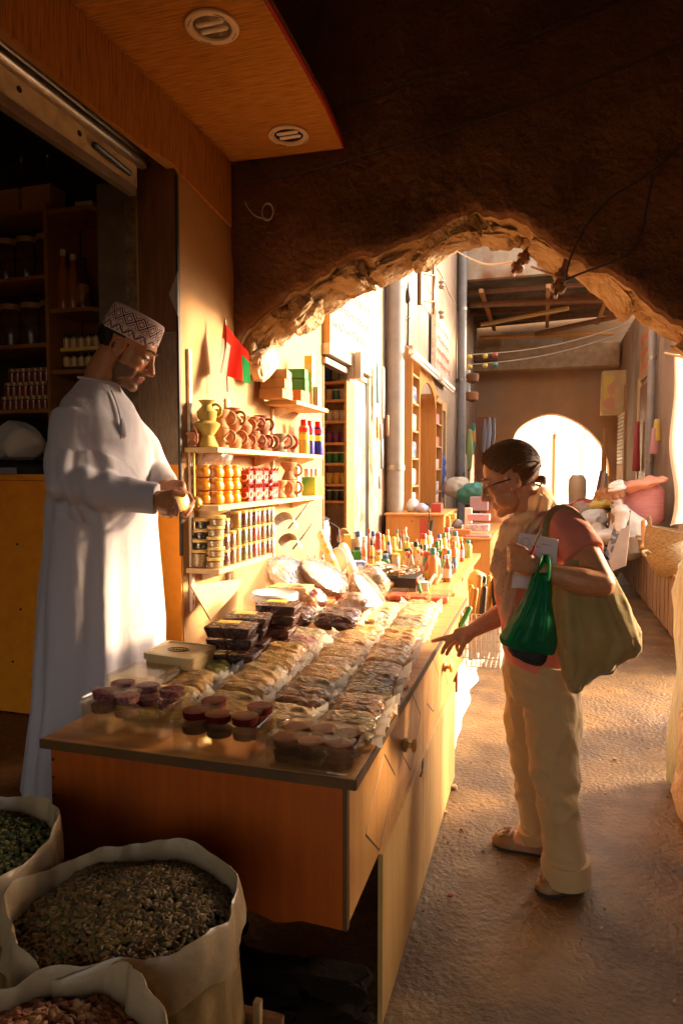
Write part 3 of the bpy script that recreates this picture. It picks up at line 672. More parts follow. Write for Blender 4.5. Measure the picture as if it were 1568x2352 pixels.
def tub(p, kind, label, group, r=.036, h=.030):
    t = thing('saffron_tub', label, 'tub', p, rng.random() * 6, group)
    if kind not in tub_me:
        wv = (lambda a, k: 1 + .05 * math.cos(8 * a)) if kind != 'petal' else None
        tub_me[kind] = (MB().lathe([(r * .80, .002), (r * .86, h * .62), (.001, h * .66)], 24).mesh('contents', [m_saf2 if kind == 'petal' else m_saf]),
                        MB().lathe([(r * .84, 0), (r * .92, h * .8), (r, h * .8), (r * 1.0, h * .84)], 32, wob=wv).mesh('cup', [f_lid]),
                        MB().lathe([(r * 1.04, h * .82), (r * 1.05, h * .98), (r * .86, h * 1.05), (r * .80, h * 1.0), (.001, h * 1.02)], 32, wob=wv).mesh('lid', [f_lid]))
    for n, me in zip(('contents', 'cup', 'lid'), tub_me[kind]): link(n, me, t)
POS = ['rear left', 'rear middle', 'rear right', 'front left', 'front middle', 'front right']
T6 = [(.2, .74), (.5, .78), (.82, .74), (.2, .26), (.5, .24), (.8, .26)]
trays = [('clear_tray', 'milky clear tray of tubs at the left corner of the counter', [(-1.108, 1.425), (-.862, 1.405), (-.858, 1.562), (-1.10, 1.585)], .082, 'petal', .040, [0, 1, 2, 3, 4], 'milky left tray'),
         ('clear_tray', 'clear tray of red saffron tubs in the middle of the near counter edge', [(-.826, 1.378), (-.604, 1.372), (-.606, 1.53), (-.80, 1.54)], .078, 'red', .034, [0, 2, 3, 4, 5], 'middle tray'),
         ('clear_tray', 'clear tray of scalloped dark tubs at the right corner of the counter', [(-.590, 1.375), (-.376, 1.366), (-.380, 1.50), (-.575, 1.512)], .06, 'red', .0, [0, 1, 2, 3, 4, 5], 'right corner tray')]
for nm, lab, cs, h, kind, riser, use, short in trays:
    pts = list(open_tray(nm, lab, cs, h, [T6[i] for i in use], 0, riser))
    for i, p in zip(use, pts):
        layers = 2
        for q in range(layers):
            if q == 0 and riser and kind == 'red' and i in (1,): continue
            tub(p + Vector((.004 * (rng.random() - .5), .004 * (rng.random() - .5), q * .033)), kind, f'{"lidded tub of dried petals" if kind == "petal" else "scalloped dark red saffron tub"}, {"upper" if q else "lower"} one at the {POS[i]} of the {short}', 'saffron tubs in the trays')
# closed clear box and beige box
def lidbox(name, label, cs, h, mb_, ml, lidh=.016, letter=False):
    m = sum((Vector(c) for c in cs), Vector((0, 0))) / 4
    t = thing(name, label, 'box', (m.x, m.y, CT + .001)); loc = [Vector(c) - m for c in cs]
    def ring(s, z, r=.02): return [Vector((p.x, p.y, z)) for p in rrect(quad(loc, s), r)]
    MB().loft([ring(.86, 0), ring(.90, .005), ring(.95, h - lidh)]).build('box_body', mb_, t, sharp=50)
    MB().loft([ring(1.0, h - lidh - .004), ring(1.01, h - lidh), ring(1.0, h - .002), ring(.93, h), ring(.84, h + .001), ring(.82, h - .004)]).build('lid', ml, t, sharp=50)
    if letter:
        mb = MB(); cx, cy = 0, .0
        mb.tube([(.035 * math.cos(a * .4) - .005, .022 * math.sin(a * .4), h - .003) for a in range(17)], .0012, 4)
        for q in range(5): mb.tube([(-.028 + q * .011, -.008, h - .003), (-.024 + q * .011, .008, h - .003), (-.02 + q * .011, -.006, h - .003)], .001, 4)
        mb.build('embossed_mark', m_edge, t)
    return t
lidbox('plastic_box', 'empty closed clear plastic box behind the milky tray of tubs', [(-1.165, 1.612), (-1.0, 1.60), (-1.0, 1.755), (-1.165, 1.765)], .085, f_box, f_box)
lidbox('plastic_box', 'beige lidded plastic box in front of the stacked date trays', [(-1.155, 1.785), (-.972, 1.76), (-.975, 1.93), (-1.165, 1.95)], .105, mat('beige_plastic', (.66, .47, .22), (.6, .41, .18), scale=5, rough=.4), MATS['beige_plastic'], letter=True)
# date trays
m_date = mat('dates', (.07, .016, .010), (.025, .006, .005), scale=26, rough=.28, bump=1.0, bscale=32, detail=2, bdist=.02); m_yel = mat('yellow_label', (.85, .58, .05), (.75, .45, .04), scale=40, rough=.4, detail=1)
dt_b = MB().loft([[Vector((p.x, p.y, z)) for p in rrect([(-.078 * s, -.058 * s), (.078 * s, -.058 * s), (.078 * s, .058 * s), (-.078 * s, .058 * s)], .015)] for z, s in ((0, .86), (.03, .98), (.034, .96))]).mesh('date_block', [m_date])
dt_l = MB().loft([[Vector((p.x, p.y, z)) for p in rrect([(-.09 * s, -.068 * s), (.09 * s, -.068 * s), (.09 * s, .068 * s), (-.09 * s, .068 * s)], .012)] for z, s in ((.028, .9), (.036, 1.0), (.039, 1.0), (.041, .9))]).mesh('clear_cover', [f_lid])
dt_y = MB().box(-.045, .03, -.02, .02, .0415, .043).mesh('label_sticker', [m_yel])
for st, (x, y, n, rz) in enumerate(((-.945, 1.985, 4, .12), (-.965, 2.13, 4, .2), (-.92, 2.30, 4, .05))):
    for k in range(n):
        t = thing('date_tray', f'clear packed tray of dark dates, {["bottom", "second", "third", "top"][k]} of the {["nearest", "middle", "rear"][st]} stack', 'date tray', (x + .012 * math.sin(k * 2 + st), y + .01 * math.cos(k * 3), CT + .002 + k * .0425 + (.0 if st < 2 else .012)), rz + .06 * math.sin(k * 4), 'stacked date trays')
        link('date_block', dt_b, t); link('clear_cover', dt_l, t)
        if k >= 2: link('label_sticker', dt_y, t)
# tub of honey dates
p = Vector((-1.02, 2.52, CT + .001)); t = thing('plastic_pail', 'clear pail of amber syrup with a wide white lid behind the date trays', 'pail', p)
MB().lathe([(.070, 0), (.078, .13), (.078, .135)], 28).build('amber_contents', mat('amber', (.36, .10, .01), rough=.25), t); MB().lathe([(.073, 0), (.081, .14)], 28).build('pail_wall', f_lid, t)
MB().lathe([(.085, .140), (.094, .145), (.095, .165), (.088, .172), (.080, .166), (.001, .166)], 32).build('lid', mat('white_lid', (.75, .68, .58), rough=.35), t); MB().box(.055, .081, -.05, -.02, .05, .12).build('yellow_label', m_yel, t)
# little yellow lidded spice boxes
m_ylid = mat('yellow_lid', (.85, .60, .16), (.78, .52, .12), scale=10, rough=.4); m_spb = mat('spice_box_body', (.40, .24, .07), (.62, .45, .2), scale=30, rough=.4, detail=1)
sb_b = MB().box(-.026, .026, -.026, .026, 0, .042).mesh('box_body', [m_spb], .004); sb_l = MB().box(-.027, .027, -.027, .027, .0425, .052).mesh('lid', [m_ylid], .003)
for ix in range(3):
    for iy in range(2):
        for k in range(3):
            t = thing('spice_box', f'small square spice box with yellow lid, {["bottom", "middle", "top"][k]} layer, {["left", "centre", "right"][ix]} {["front", "rear"][iy]} of its pile behind the pail', 'spice box', (-1.10 + ix * .058, 2.74 + iy * .06, CT + .001 + k * .0525), 0, 'spice boxes piled behind the pail')
            t['label'] = f'square yellow-lidded spice box, {["bottom", "middle", "top"][k]} of the {["left", "centre", "right"][ix]} {["front", "rear"][iy]} pile'
            link('box_body', sb_b, t); link('lid', sb_l, t)
tag(MB().box(-.06, .06, -.04, .04, 0, .035).build('carton', mat('pink_carton', (.66, .45, .38), rough=.6), bevel=.003, loc=(-1.13, 2.98, CT)), 'flat pale pink carton lying against the wall behind the spice boxes', 'carton')
# bags of dried fruit
f_bag = film('bag_film', tint=(.98, .93, .88), gloss=.12, rough=.14, crink=1.0, cscale=18, haze=.12, edge=.6)
m_fruit = mat('dried_fruit', (.50, .26, .11), (.36, .15, .06), scale=20, rough=.6, bump=.4, bscale=30); m_fr = mat('red_rosette', (.62, .10, .03), (.4, .05, .02), scale=60, rough=.6)
def fruit_bag(label, c, s, n, sd, rose=4, fm=None):
    t = thing('fruit_bag', label, 'bag', c); r = random.Random(sd)
    mb = MB()
    for k in range(n):
        a = r.random() * 6.28; q = r.random() ** .6
        mb.blob((s[0] * .78 * q * math.cos(a), s[1] * .75 * q * math.sin(a), .028 + s[2] * 1.25 * r.random() * (1 - .6 * q)), (.030, .028, .022), 0, rot=Matrix.Rotation(r.random() * 3, 3, 'X'), seg=10, rings=7)
    mb.build('fruit', fm or m_fruit, t)
    mb = MB()
    for k in range(rose): mb.lathe([(.018, 0), (.016, .006), (.003, .008)], 10, M=Matrix.Translation((s[0] * (-.7 + 1.3 * k / max(1, rose - 1)), -s[1] * .35, s[2] * 1.5 - .02 * (k % 2))) @ Matrix.Rotation(.8, 4, 'X'), wob=lambda a, k: 1 + .2 * math.cos(6 * a))
    if rose: mb.build('red_rosettes', m_fr, t)
    m = MB()
    def fn(u, v):
        a = 2 * math.pi * u; b = -math.pi / 2 + math.pi * v; p = Vector((math.cos(b) * math.cos(a), math.cos(b) * math.sin(a), math.sin(b)))
        k = 1 + .16 * fbm(p, 2.5, 3, sd); return Vector((p.x * s[0] * k, p.y * s[1] * k, s[2] * .95 + p.z * s[2] * k))
    m.grid(fn, 28, 16); m.build('bag', f_bag, t, fixn=False); return t
fruit_bag('bulging clear bag of dried onion fruit with red rosettes, nearer the wall', (-.99, 2.74, CT + .05), (.115, .085, .06), 26, 3, 5)
fruit_bag('clear bag of pale dried fruit with one red rosette beside the purple packets', (-.76, 2.80, CT + .03), (.095, .085, .055), 20, 5, 2)
# small yellow blocks
mb = MB()
for k in range(6):
    o = tag(MB().box(-.03, .03, -.022, .022, 0, .038).build('soap_block', mat('yellow_wax', (.80, .58, .22), (.7, .47, .15), scale=9, rough=.45), bevel=.008, loc=(-.66 + .062 * (k % 2), 2.64 + .05 * (k // 2), CT + .04 + .0 * k)), f'pale yellow wrapped block, {ORD[k]} of the little pile beside the fruit bags', 'block', 'yellow blocks beside the fruit bags'); o.rotation_euler = (.1, 0, .2 * math.sin(k))
    o.location.z = CT + (.0 if k % 2 else .03)
# baskets in plastic wrap
m_wick = mat('wicker', (.50, .27, .08), (.24, .11, .03), scale=26, stretch=(1, 1, 2.5), rough=.6, bump=1, bscale=40, detail=2, lo=.4, hi=.6, bdist=.02)
def basket(label, c, r, tilt, rz, fill):
    t = thing('wrapped_basket', label, 'basket', c, rz); t.rotation_euler = (tilt[0], tilt[1], rz)
    MB().lathe([(r * .70, 0), (r * .92, .03), (r, .06), (r * 1.02, .066), (r * .95, .068), (r * .93, .05)], 32).build('basket_wall', m_wick, t)
    MB().lathe([(r * .9, .05), (r * .6, .064), (.001, .07)], 28).build('filling', fill, t)
    MB().lathe([(r * .78, -.004), (r * 1.0, .025), (r * 1.06, .066), (r * .8, .082), (.001, .088)], 32, wob=lambda a, k: 1 + .03 * math.sin(a * 9 + k * 2)).build('film_wrap', f_bag, t)
mfl = mat('basket_fill', (.62, .45, .27), (.48, .31, .16), scale=40, rough=.7, bump=.6, bscale=60, detail=2)
basket('round wicker basket in film leaning on the wall, leftmost of three', (-1.20, 3.12, CT + .10), .13, (R(20), R(38)), 0, mfl)
basket('round wicker basket in film leaning on its neighbour, middle of three', (-1.06, 3.22, CT + .09), .135, (R(10), R(34)), .1, mfl)
basket('round wicker basket in film below the bag of limes, rightmost of three', (-.80, 3.02, CT + .06), .12, (R(8), R(52)), .2, mfl)
m_lime = mat('dried_limes', (.30, .22, .07), (.16, .11, .03), scale=16, rough=.6)
fruit_bag('clear bag of dark dried limes standing behind the packets', (-.80, 3.25, CT + .02), (.085, .07, .085), 22, 8, 0, m_lime)
# four red clear tubs at the far counter edge
for k in range(4):
    t = thing('red_fruit_box', f'box of bright red fruit, {ORD[k]} from left at the far edge of the counter', 'box', (-.80 + k * .105, 3.40, CT + .001), .06, 'red fruit boxes')
    MB().box(-.042, .042, -.05, .05, .002, .03).build('red_contents', mat('red_fruit', (.55, .03, .025), (.7, .2, .15), scale=40, rough=.4, detail=1), t, bevel=.008)
    MB().box(-.049, .049, -.06, .06, 0, .052).build('clear_box', f_box, t, bevel=.008)

# ---- wall shelves -----------------------------------------------------------
def shelf(label, z, y0, y1, dep=.16, x=WX):
    t = thing('wall_shelf', label, 'shelf', (x, y0, z))
    MB().box(.004, dep, 0, y1 - y0, -.022, 0).build('board', m_woodl, t, bevel=.002)
    for y in ([.12, (y1 - y0) * .52, y1 - y0 - .12] if y1 - y0 > .7 else [.15]):
        MB().prism([(0, -.023), (dep * .9, -.023), (dep * .9, -.03), (.01, -.075), (0, -.075)], 'Y', y, y + .004, M=None).build('bracket', m_rust, t)
    return t
shelf('lowest pale wooden shelf on the shop wall holding rows of spice jars', 1.045, 2.575, 3.16)
shelf('second pale wooden shelf holding orange jars and red painted burners', 1.312, 2.575, 3.98)
shelf('third pale wooden shelf holding clay pots and spray cans', 1.555, 2.575, 3.98)
shelf('top short pale wooden shelf holding cartons', 1.835, 3.44, 4.00, .19)
for y, lab in ((2.62, 'slotted metal shelf rail nearest the shop opening'), (2.98, 'slotted metal shelf rail behind the clay pots'), (3.55, 'slotted metal shelf rail behind the cartons')):
    t = thing('shelf_rail', lab, 'rail', (WX, y, .85))
    MB().box(.002, .014, -.012, .012, 0, 1.12 if y < 2.9 else .95).build('channel', m_rust, t)
    mb = MB()
    for k in range(24): mb.box(.0142, .0146, -.003, .003, .03 + k * .04, .05 + k * .04)
    mb.build('slots', m_black, t)
XS = -1.355
def shelf_y(px, py):
    p = on('X', px, py, XS); return p if p.y > 2.645 else on('Y', px, py, 2.645)
def z4(x, y): return 382.8 + x * .293, 689 + y * .293
def z5(x, y): return 382.8 + x * .293, 1071.9 + y * .293
# clay incense burners
clay = {k: mat('clay ' + k, a, b, scale=9, rough=.85, bump=.2, bscale=30) for k, a, b in (('terracotta', (0.340, 0.136, 0.061), (0.272, 0.102, 0.041)), ('dark clay', (0.204, 0.068, 0.034), (0.150, 0.048, 0.024)), ('orange clay', (0.408, 0.190, 0.082), (0.340, 0.143, 0.054)), ('yellow glaze', (0.394, 0.286, 0.061), (0.326, 0.224, 0.041)), ('red glaze', (0.286, 0.034, 0.020), (0.218, 0.024, 0.014)), ('pale clay', (0.306, 0.224, 0.136), (0.238, 0.150, 0.082)))}
pot_me = {}
def pot_mesh(kind, mname):
    if (kind, mname) in pot_me: return pot_me[(kind, mname)]
    m = clay[mname]
    if kind == 'burner': prof = [(.030, 0), (.034, .004), (.020, .036), (.019, .042), (.036, .066), (.038, .078), (.034, .080), (.028, .062), (.001, .056)]
    elif kind == 'jug': prof = [(.030, 0), (.042, .02), (.044, .04), (.024, .062), (.022, .07), (.036, .088), (.033, .089), (.018, .072), (.001, .06)]
    else: prof = [(.044, 0), (.048, .005), (.026, .05), (.052, .088), (.056, .10), (.038, .112), (.001, .112)]
    r = (MB().lathe(prof, 24).mesh('pot_body', [m]), MB().tube([(.036 + .024 * math.cos(a), .0, .046 + .026 * math.sin(a)) for a in [k * 2 * math.pi / 16 for k in range(16)]], .0065, 8, close=True).mesh('ring_handle', [m]))
    pot_me[(kind, mname)] = r; return r
def pot(kind, mname, p, rz, sc, label):
    t = thing('clay_pot', label, 'pot', p, rz, 'clay pots on the third shelf'); t.scale = (sc,) * 3
    a, b = pot_mesh(kind, mname); link('pot_body', a, t); link('ring_handle', b, t); return t
sxy = lambda zx: shelf_y(*z4(zx, 1120))
y_ = lambda zx: sxy(zx).y
pot('wide', 'yellow glaze', (sxy(318).x, y_(318), 1.556), R(150), 1.0, 'broad yellow glazed pot, lower half of the tall yellow stack')
pot('jug', 'yellow glaze', (sxy(318).x, y_(318), 1.668), R(25), 1.0, 'yellow glazed jug with round handle on top of the yellow pot')
pot('burner', 'terracotta', (-1.418, 2.60, 1.556), R(-40), .8, 'small terracotta pot at the left end of the third shelf')
for k, (zx, mn, kd, n, sc, xo) in enumerate(((425, 'orange clay', 'burner', 2, 1.05, 0), (515, 'orange clay', 'jug', 2, 1.1, 0), (590, 'terracotta', 'jug', 2, .92, .01), (655, 'terracotta', 'burner', 2, 1.0, .015), (738, 'dark clay', 'jug', 2, 1.05, 0), (800, 'dark clay', 'burner', 1, 1.1, -.02), (868, 'pale clay', 'burner', 1, 1.25, .01), (925, 'red glaze', 'burner', 1, 1.3, -.01))):
    for q in range(n):
        pot(kd, mn, (sxy(zx).x + xo, y_(zx), 1.556 + q * .0805 * sc), R(12 + 16 * math.sin(k * 3 + q)), sc, f'{mn} pot with ring handle, {["lower", "upper"][q] if n == 2 else "single"} one, {ORD[k]} column right of yellow stack')
# flag
m_fr_, m_fw_, m_fg_ = cloth('flag_red', (.62, .03, .02), .35), cloth('flag_white', (.60, .46, .40), .35), cloth('flag_green', (.02, .22, .06), .35)
t = thing('flag', 'small red, white and green cloth flag on a stick above the clay pots', 'flag', (-1.33, 2.9, 1.7))
FX = -1.33
c = [on('Y', *z4(*q), 2.83) for q in ((448, 175), (640, 412), (694, 672), (383, 562))]
mb = MB(); nu, nv = 20, 20
def ff(u, v):
    p = c[0] * (1 - u) * (1 - v) + c[1] * u * (1 - v) + c[2] * u * v + c[3] * (1 - u) * v
    return p + Vector((0, .014 * math.sin(u * 9 + v * 2) * (.3 + v) - .03 * u * v, 0))
mb.grid(ff, nu, nv)
for i in range(len(mb.f)):
    u = (i % nu + .5) / nu; v = (i // nu + .5) / nv
    mb.m[i] = 0 if v < .30 else 1 if u < .37 else 0 if u < .68 else 2
part(mb, 'flag_cloth', [m_fr_, m_fw_, m_fg_], t)
part(MB().tube([on('Y', *z4(478, 720), 2.845), on('Y', *z4(458, 150), 2.835)], .005, 8), 'flag_stick', m_woodd, t)
# spray cans
for k, zx in enumerate((1070, 1112, 1145)):
    t = thing('spray_can', f'spray can with red cap and yellow band, {ORD[k]} from the left on its shelf', 'can', (XS + .005 + .03 * (k == 2), y_(zx), 1.556), 0, 'spray cans')
    MB().lathe([(.031, 0), (.032, .004), (.032, .155), (.026, .168), (.012, .17)], 20).build('can', mat('can_blue' if k else 'can_mustard', (.03, .03, .22) if k else (.45, .3, .05), rough=.3, metal=.2), t)
    MB().lathe([(.0325, .085), (.0325, .118)], 20).build('yellow_band', m_yel, t)
    MB().lathe([(.0322, .130), (.0322, .156)], 20).build('red_band', mat('can_red', (.55, .02, .02), rough=.35), t); MB().lathe([(.022, .169), (.021, .20), (.018, .205), (.001, .206)], 16).build('cap', mat('can_red', (.55, .02, .02)), t)
# cartons on the top shelf
m_card = mat('cardboard', (.42, .24, .11), (.36, .19, .08), scale=8, rough=.85)
def box(name, label, cat, px, py, x, z, sx, sy, sz, m, rz=0, group=None, bev=.003, lid=None):
    p = on('X', px, py, x); o = MB().box(-sx / 2, sx / 2, -sy / 2, sy / 2, 0, sz).build(name, m, bevel=bev, loc=(x, p.y, z)); o.rotation_euler = (0, 0, rz)
    return tag(o, label, cat, group)
for k in range(3): box('carton', f'brown cardboard carton, {["bottom", "middle", "top"][k]} of the stack on the top shelf', 'carton', *z4(858 + 4 * k, 740), -1.36, 1.836 + k * .051, .13, .15, .05, m_card, .1 * k, 'cartons on the top shelf')
box('carton', 'rust red carton beside the brown stack on the top shelf', 'carton', *z4(1010, 740), -1.36, 1.836, .12, .15, .075, mat('rust_card', (.40, .13, .04), (.32, .1, .03), scale=8, rough=.7))
for k, (zx, zz, w_) in enumerate(((1010, 1.913, .14), (1070, 1.836, .12), (1000, 1.99, .10))): box('green_carton', f'green carton, {["upper left", "right hand", "topmost"][k]} one on the top shelf', 'carton', *z4(zx + 20, 700), -1.38, zz, .12, w_, .075 - .02 * (k == 2), mat('green_card', (.02, .16, .04), (.03, .22, .06), scale=6, rough=.5), .1, 'green cartons')
box('white_packet', 'tall white and yellow packet standing at the end of the top shelf', 'packet', *z4(1120, 700), -1.33, 1.836, .05, .05, .30, mat('white_yellow', (.75, .68, .5), (.8, .55, .08), scale=18, rough=.45, detail=0))
box('white_packet', 'short white packet beside the tall one on the top shelf', 'packet', *z4(1165, 760), -1.30, 1.836, .05, .05, .12, m_sign)
# second shelf: orange jars
m_oj = mat('orange_jar', (.62, .23, .010), (.46, .15, .008), scale=5, rough=.22, coat=.4)
oj = MB().lathe([(.026, 0), (.036, .006), (.038, .02), (.034, .036), (.030, .042)], 20).mesh('jar_body', [m_oj]); ol = MB().lathe([(.031, .0425), (.032, .045), (.031, .055), (.002, .056)], 20).mesh('lid', [m_oj])
for cI, zx in enumerate((290, 385, 460, 520)):
    for k in range(3):
        t = thing('orange_jar', f'round orange jar, {["bottom", "middle", "top"][k]} of the {ORD[cI]} column from the left on the second shelf', 'jar', (shelf_y(*z5(zx, 270)).x, shelf_y(*z5(zx, 270)).y, 1.313 + k * .057), 0, 'orange jars on the second shelf'); link('jar_body', oj, t); link('lid', ol, t)
t = thing('plastic_bag', 'crumpled clear plastic bag lying on top of the orange jars', 'bag', (XS, shelf_y(*z5(410, 60)).y, 1.487)); m = MB().blob((0, 0, .03), (.05, .09, .035), seg=18, rings=12); me = m.mesh('film', [f_bag]); displace(me, lambda c_, n: .02 * fbm(c_, 25, 3)); link('film', me, t)
# red painted burners
m_rp = mat('red_paint', (.40, .03, .02), (.30, .02, .015), scale=6, rough=.45); m_wp = mat('cream_paint', (.70, .52, .38), rough=.5)
rb = MB(); rb.box(-.026, .026, -.026, .026, 0, .012).box(-.018, .018, -.018, .018, .0125, .044).box(-.028, .028, -.028, .028, .0445, .062)
for sx in (-1, 1):
    for sy in (-1, 1): rb.prism([(sx * .027, .0625), (sx * .012, .0625), (sx * .03, .082)], 'Y', sy * .027 - .002, sy * .027 + .002)
rb = rb.mesh('burner_body', [m_rp])
rw_ = MB().tube([(.0215 + .003, .018 * math.cos(a), .032 + .018 * math.sin(a)) for a in [k * 2 * math.pi / 16 for k in range(16)]], .004, 6, close=True).tube([(.018 * math.cos(a), -.0245, .032 + .018 * math.sin(a)) for a in [k * 2 * math.pi / 16 for k in range(16)]], .004, 6, close=True).mesh('cream_hoop', [m_wp])
for iy in range(6):
    for k in range(2):
        t = thing('incense_burner', f'red painted incense burner with cream hoops, {["lower", "upper"][k]} tier, {ORD[iy]} from the orange jars', 'incense burner', (XS + .01 * math.sin(iy * 2), shelf_y(*z5(615 + iy * 42, 240)).y + .01, 1.313 + k * .083), .05 * math.sin(iy * 5 + k), 'red painted incense burners'); link('burner_body', rb, t); link('cream_hoop', rw_, t)
for k, (zx, n) in enumerate(((880, 1), (930, 2))):
    for q in range(n):
        t = pot('burner', 'orange clay', (XS + .02 * k, shelf_y(*z5(zx, 225)).y, 1.313 + q * .096), R(20), 1.2, f'plain clay burner on the second shelf, {["single left one", "lower right one", "upper right one"][k + q]}'); t['group'] = 'clay pots on the second shelf'
box('paper_packet', 'tall white packet with a green mark on the second shelf', 'packet', *z5(1010, 215), -1.35, 1.313, .05, .06, .17, mat('white_green', (.75, .7, .6), (.05, .35, .15), scale=14, rough=.5, detail=0, lo=.55, hi=.6))
box('green_box', 'green detergent box with a white side at the end of the second shelf', 'box', *z5(1140, 210), -1.35, 1.313, .10, .17, .11, mat('green_yellow', (.06, .28, .03), (.5, .55, .05), scale=9, rough=.4, detail=0))
for k in range(3): box('red_tin', f'small red tin with white lid, {ORD[k]} from the left above the green box', 'tin', *z5(1100 + 35 * k, 100), -1.36, 1.424, .03, .035, .05, mat('red_tin', (.55, .03, .03), (.75, .65, .55), scale=12, rough=.4, detail=0), 0, 'red tins', .006)
box('white_carton', 'open white carton behind the clay burner on the second shelf', 'carton', *z5(800, 100), -1.40, 1.313, .06, .11, .15, m_sign)
# lowest shelf: stacked jars
m_lidy = mat('jar_lid', (.66, .46, .13), (.58, .38, .10), scale=8, rough=.4)
f_jar = film('jar_glass', tint=(.97, .95, .9), gloss=.08, rough=.05, edge=.6)
JF = {'black paste': ((.018, .010, .008), (.01, .006, .005), 30), 'pale grain': ((.52, .36, .17), (.34, .22, .09), 130), 'dark red spice': ((.13, .03, .018), (.07, .015, .01), 120), 'brown spice': ((.33, .15, .05), (.22, .09, .03), 150), 'ochre spice': ((.50, .27, .06), (.36, .18, .04), 150), 'green herb': ((.18, .16, .035), (.10, .09, .02), 120), 'red chilli': ((.36, .06, .03), (.2, .03, .02), 110), 'grey seed': ((.25, .17, .10), (.12, .08, .05), 140)}
jar_me = {}
def jar(fill, r, h, p, label, group):
    key = (fill, r, h)
    if key not in jar_me:
        a, b, sc = JF[fill]; m = mat('jar ' + fill, a, b, scale=sc, rough=.6, detail=2, lo=.4, hi=.6, bump=.3, bscale=sc); lh = .013 if r > .03 else .011
        jar_me[key] = (MB().lathe([(r * .90, .002), (r * .93, .006), (r * .93, h - lh - .006), (.001, h - lh - .005)], 20).mesh('contents', [m]),
                       MB().lathe([(r * .92, 0), (r, .004), (r, h - lh - .004), (r * .9, h - lh)], 20).mesh('jar_glass', [f_jar]),
                       MB().lathe([(r * .99, h - lh), (r * 1.02, h - lh + .002), (r * 1.0, h - .001), (r * .9, h), (.001, h)], 40, wob=lambda a, k: 1 + .012 * math.cos(20 * a)).mesh('lid', [m_lidy]))
    t = thing('spice_jar', label, 'jar', p, 0, group)
    for n, me in zip(('contents', 'jar_glass', 'lid'), jar_me[key]): link(n, me, t)
SZ = 1.046; XJ = -1.345
def jy(zx, zy): return on('X', *z5(zx, zy), XJ).y
y = 2.625; z = SZ
for k, (f_, h) in enumerate((('pale grain', .075), ('black paste', .044), ('black paste', .044), ('black paste', .046))):
    jar(f_, .036, h, (-1.408 + .003 * k, y + .006 * k, z), f'{"tall jar of pale grain at the foot" if k == 0 else "squat jar of black paste, " + ["", "second", "third", "top"][k] + " jar"} of the leftmost stack on the lowest shelf', 'stacked jars on the lowest shelf'); z += h + .0005
y = 2.622; z = SZ
for k in range(5):
    jar('pale grain', .036, .044, (-1.332 + .004 * math.sin(k * 2), y + .004 * k, z), f'squat jar of pale grain, {["bottom", "second", "third", "fourth", "top"][k]} of the stack right of the black jars', 'stacked jars on the lowest shelf'); z += .0445
cols_ = [(455, 'dark red spice', .024, .068, 3), (508, 'brown spice', .022, .072, 2), (548, 'ochre spice', .022, .076, 3), (597, 'green herb', .024, .076, 3), (637, 'grey seed', .022, .076, 3), (676, 'red chilli', .024, .076, 3), (706, 'red chilli', .022, .076, 3), (742, 'brown spice', .026, .076, 3), (782, 'dark red spice', .022, .076, 3), (812, 'grey seed', .022, .076, 3)]
for ci, (zx, f_, r, h, n) in enumerate(cols_):
    y = on('X', 382.8 + zx * .293, 1290 - ci * 4, XJ + .02).y
    for k in range(n):
        ff_ = f_ if not (ci in (3, 5) and k == n - 1) else 'dark red spice'
        jar(ff_, r, h, (XJ + .02, y, SZ + k * (h + .0005)), f'slim jar of {ff_}, {["bottom", "middle", "top"][k]} of the {ORD[ci]} slim column from the left', 'slim spice jars on the lowest shelf')
# big pale jars behind
for k in range(2): jar('pale grain', .040, .10, (-1.395, jy(500 + 30 * k, 800) + .05, SZ + .12), f'large pale grain jar with wide lid behind the slim jars, {["left", "right"][k]} one', 'large jars behind the slim jars') if False else None
# long brass pestle and boards under the shelf
t = thing('leaning_board', 'thin wooden board leaning under the lowest shelf', 'board', (-1.40, 2.42, CT)); q = [on('X', *z5(*w_), -1.33) for w_ in ((190, 930), (590, 880), (560, 960), (345, 1200))]
part(MB().add(q + [p + Vector((-.008, 0, 0)) for p in q], [(0, 1, 2, 3), (7, 6, 5, 4), (0, 4, 5, 1), (1, 5, 6, 2), (2, 6, 7, 3), (3, 7, 4, 0)]), 'board_face', m_woodl, t)
t = thing('brass_ladle', 'long brass ladle hanging on the wall beside the orange jars', 'ladle', on('X', 446, 1145, -1.40))
MB().tube([(0, 0, .0), (0, .003, .20)], [.006, .004], 8).build('handle', mat('brass', (.45, .30, .06), (.3, .18, .04), scale=8, rough=.3, metal=.7), t); MB().blob((.005, 0, -.02), (.03, .03, .03)).build('bowl', MATS['brass'], t)
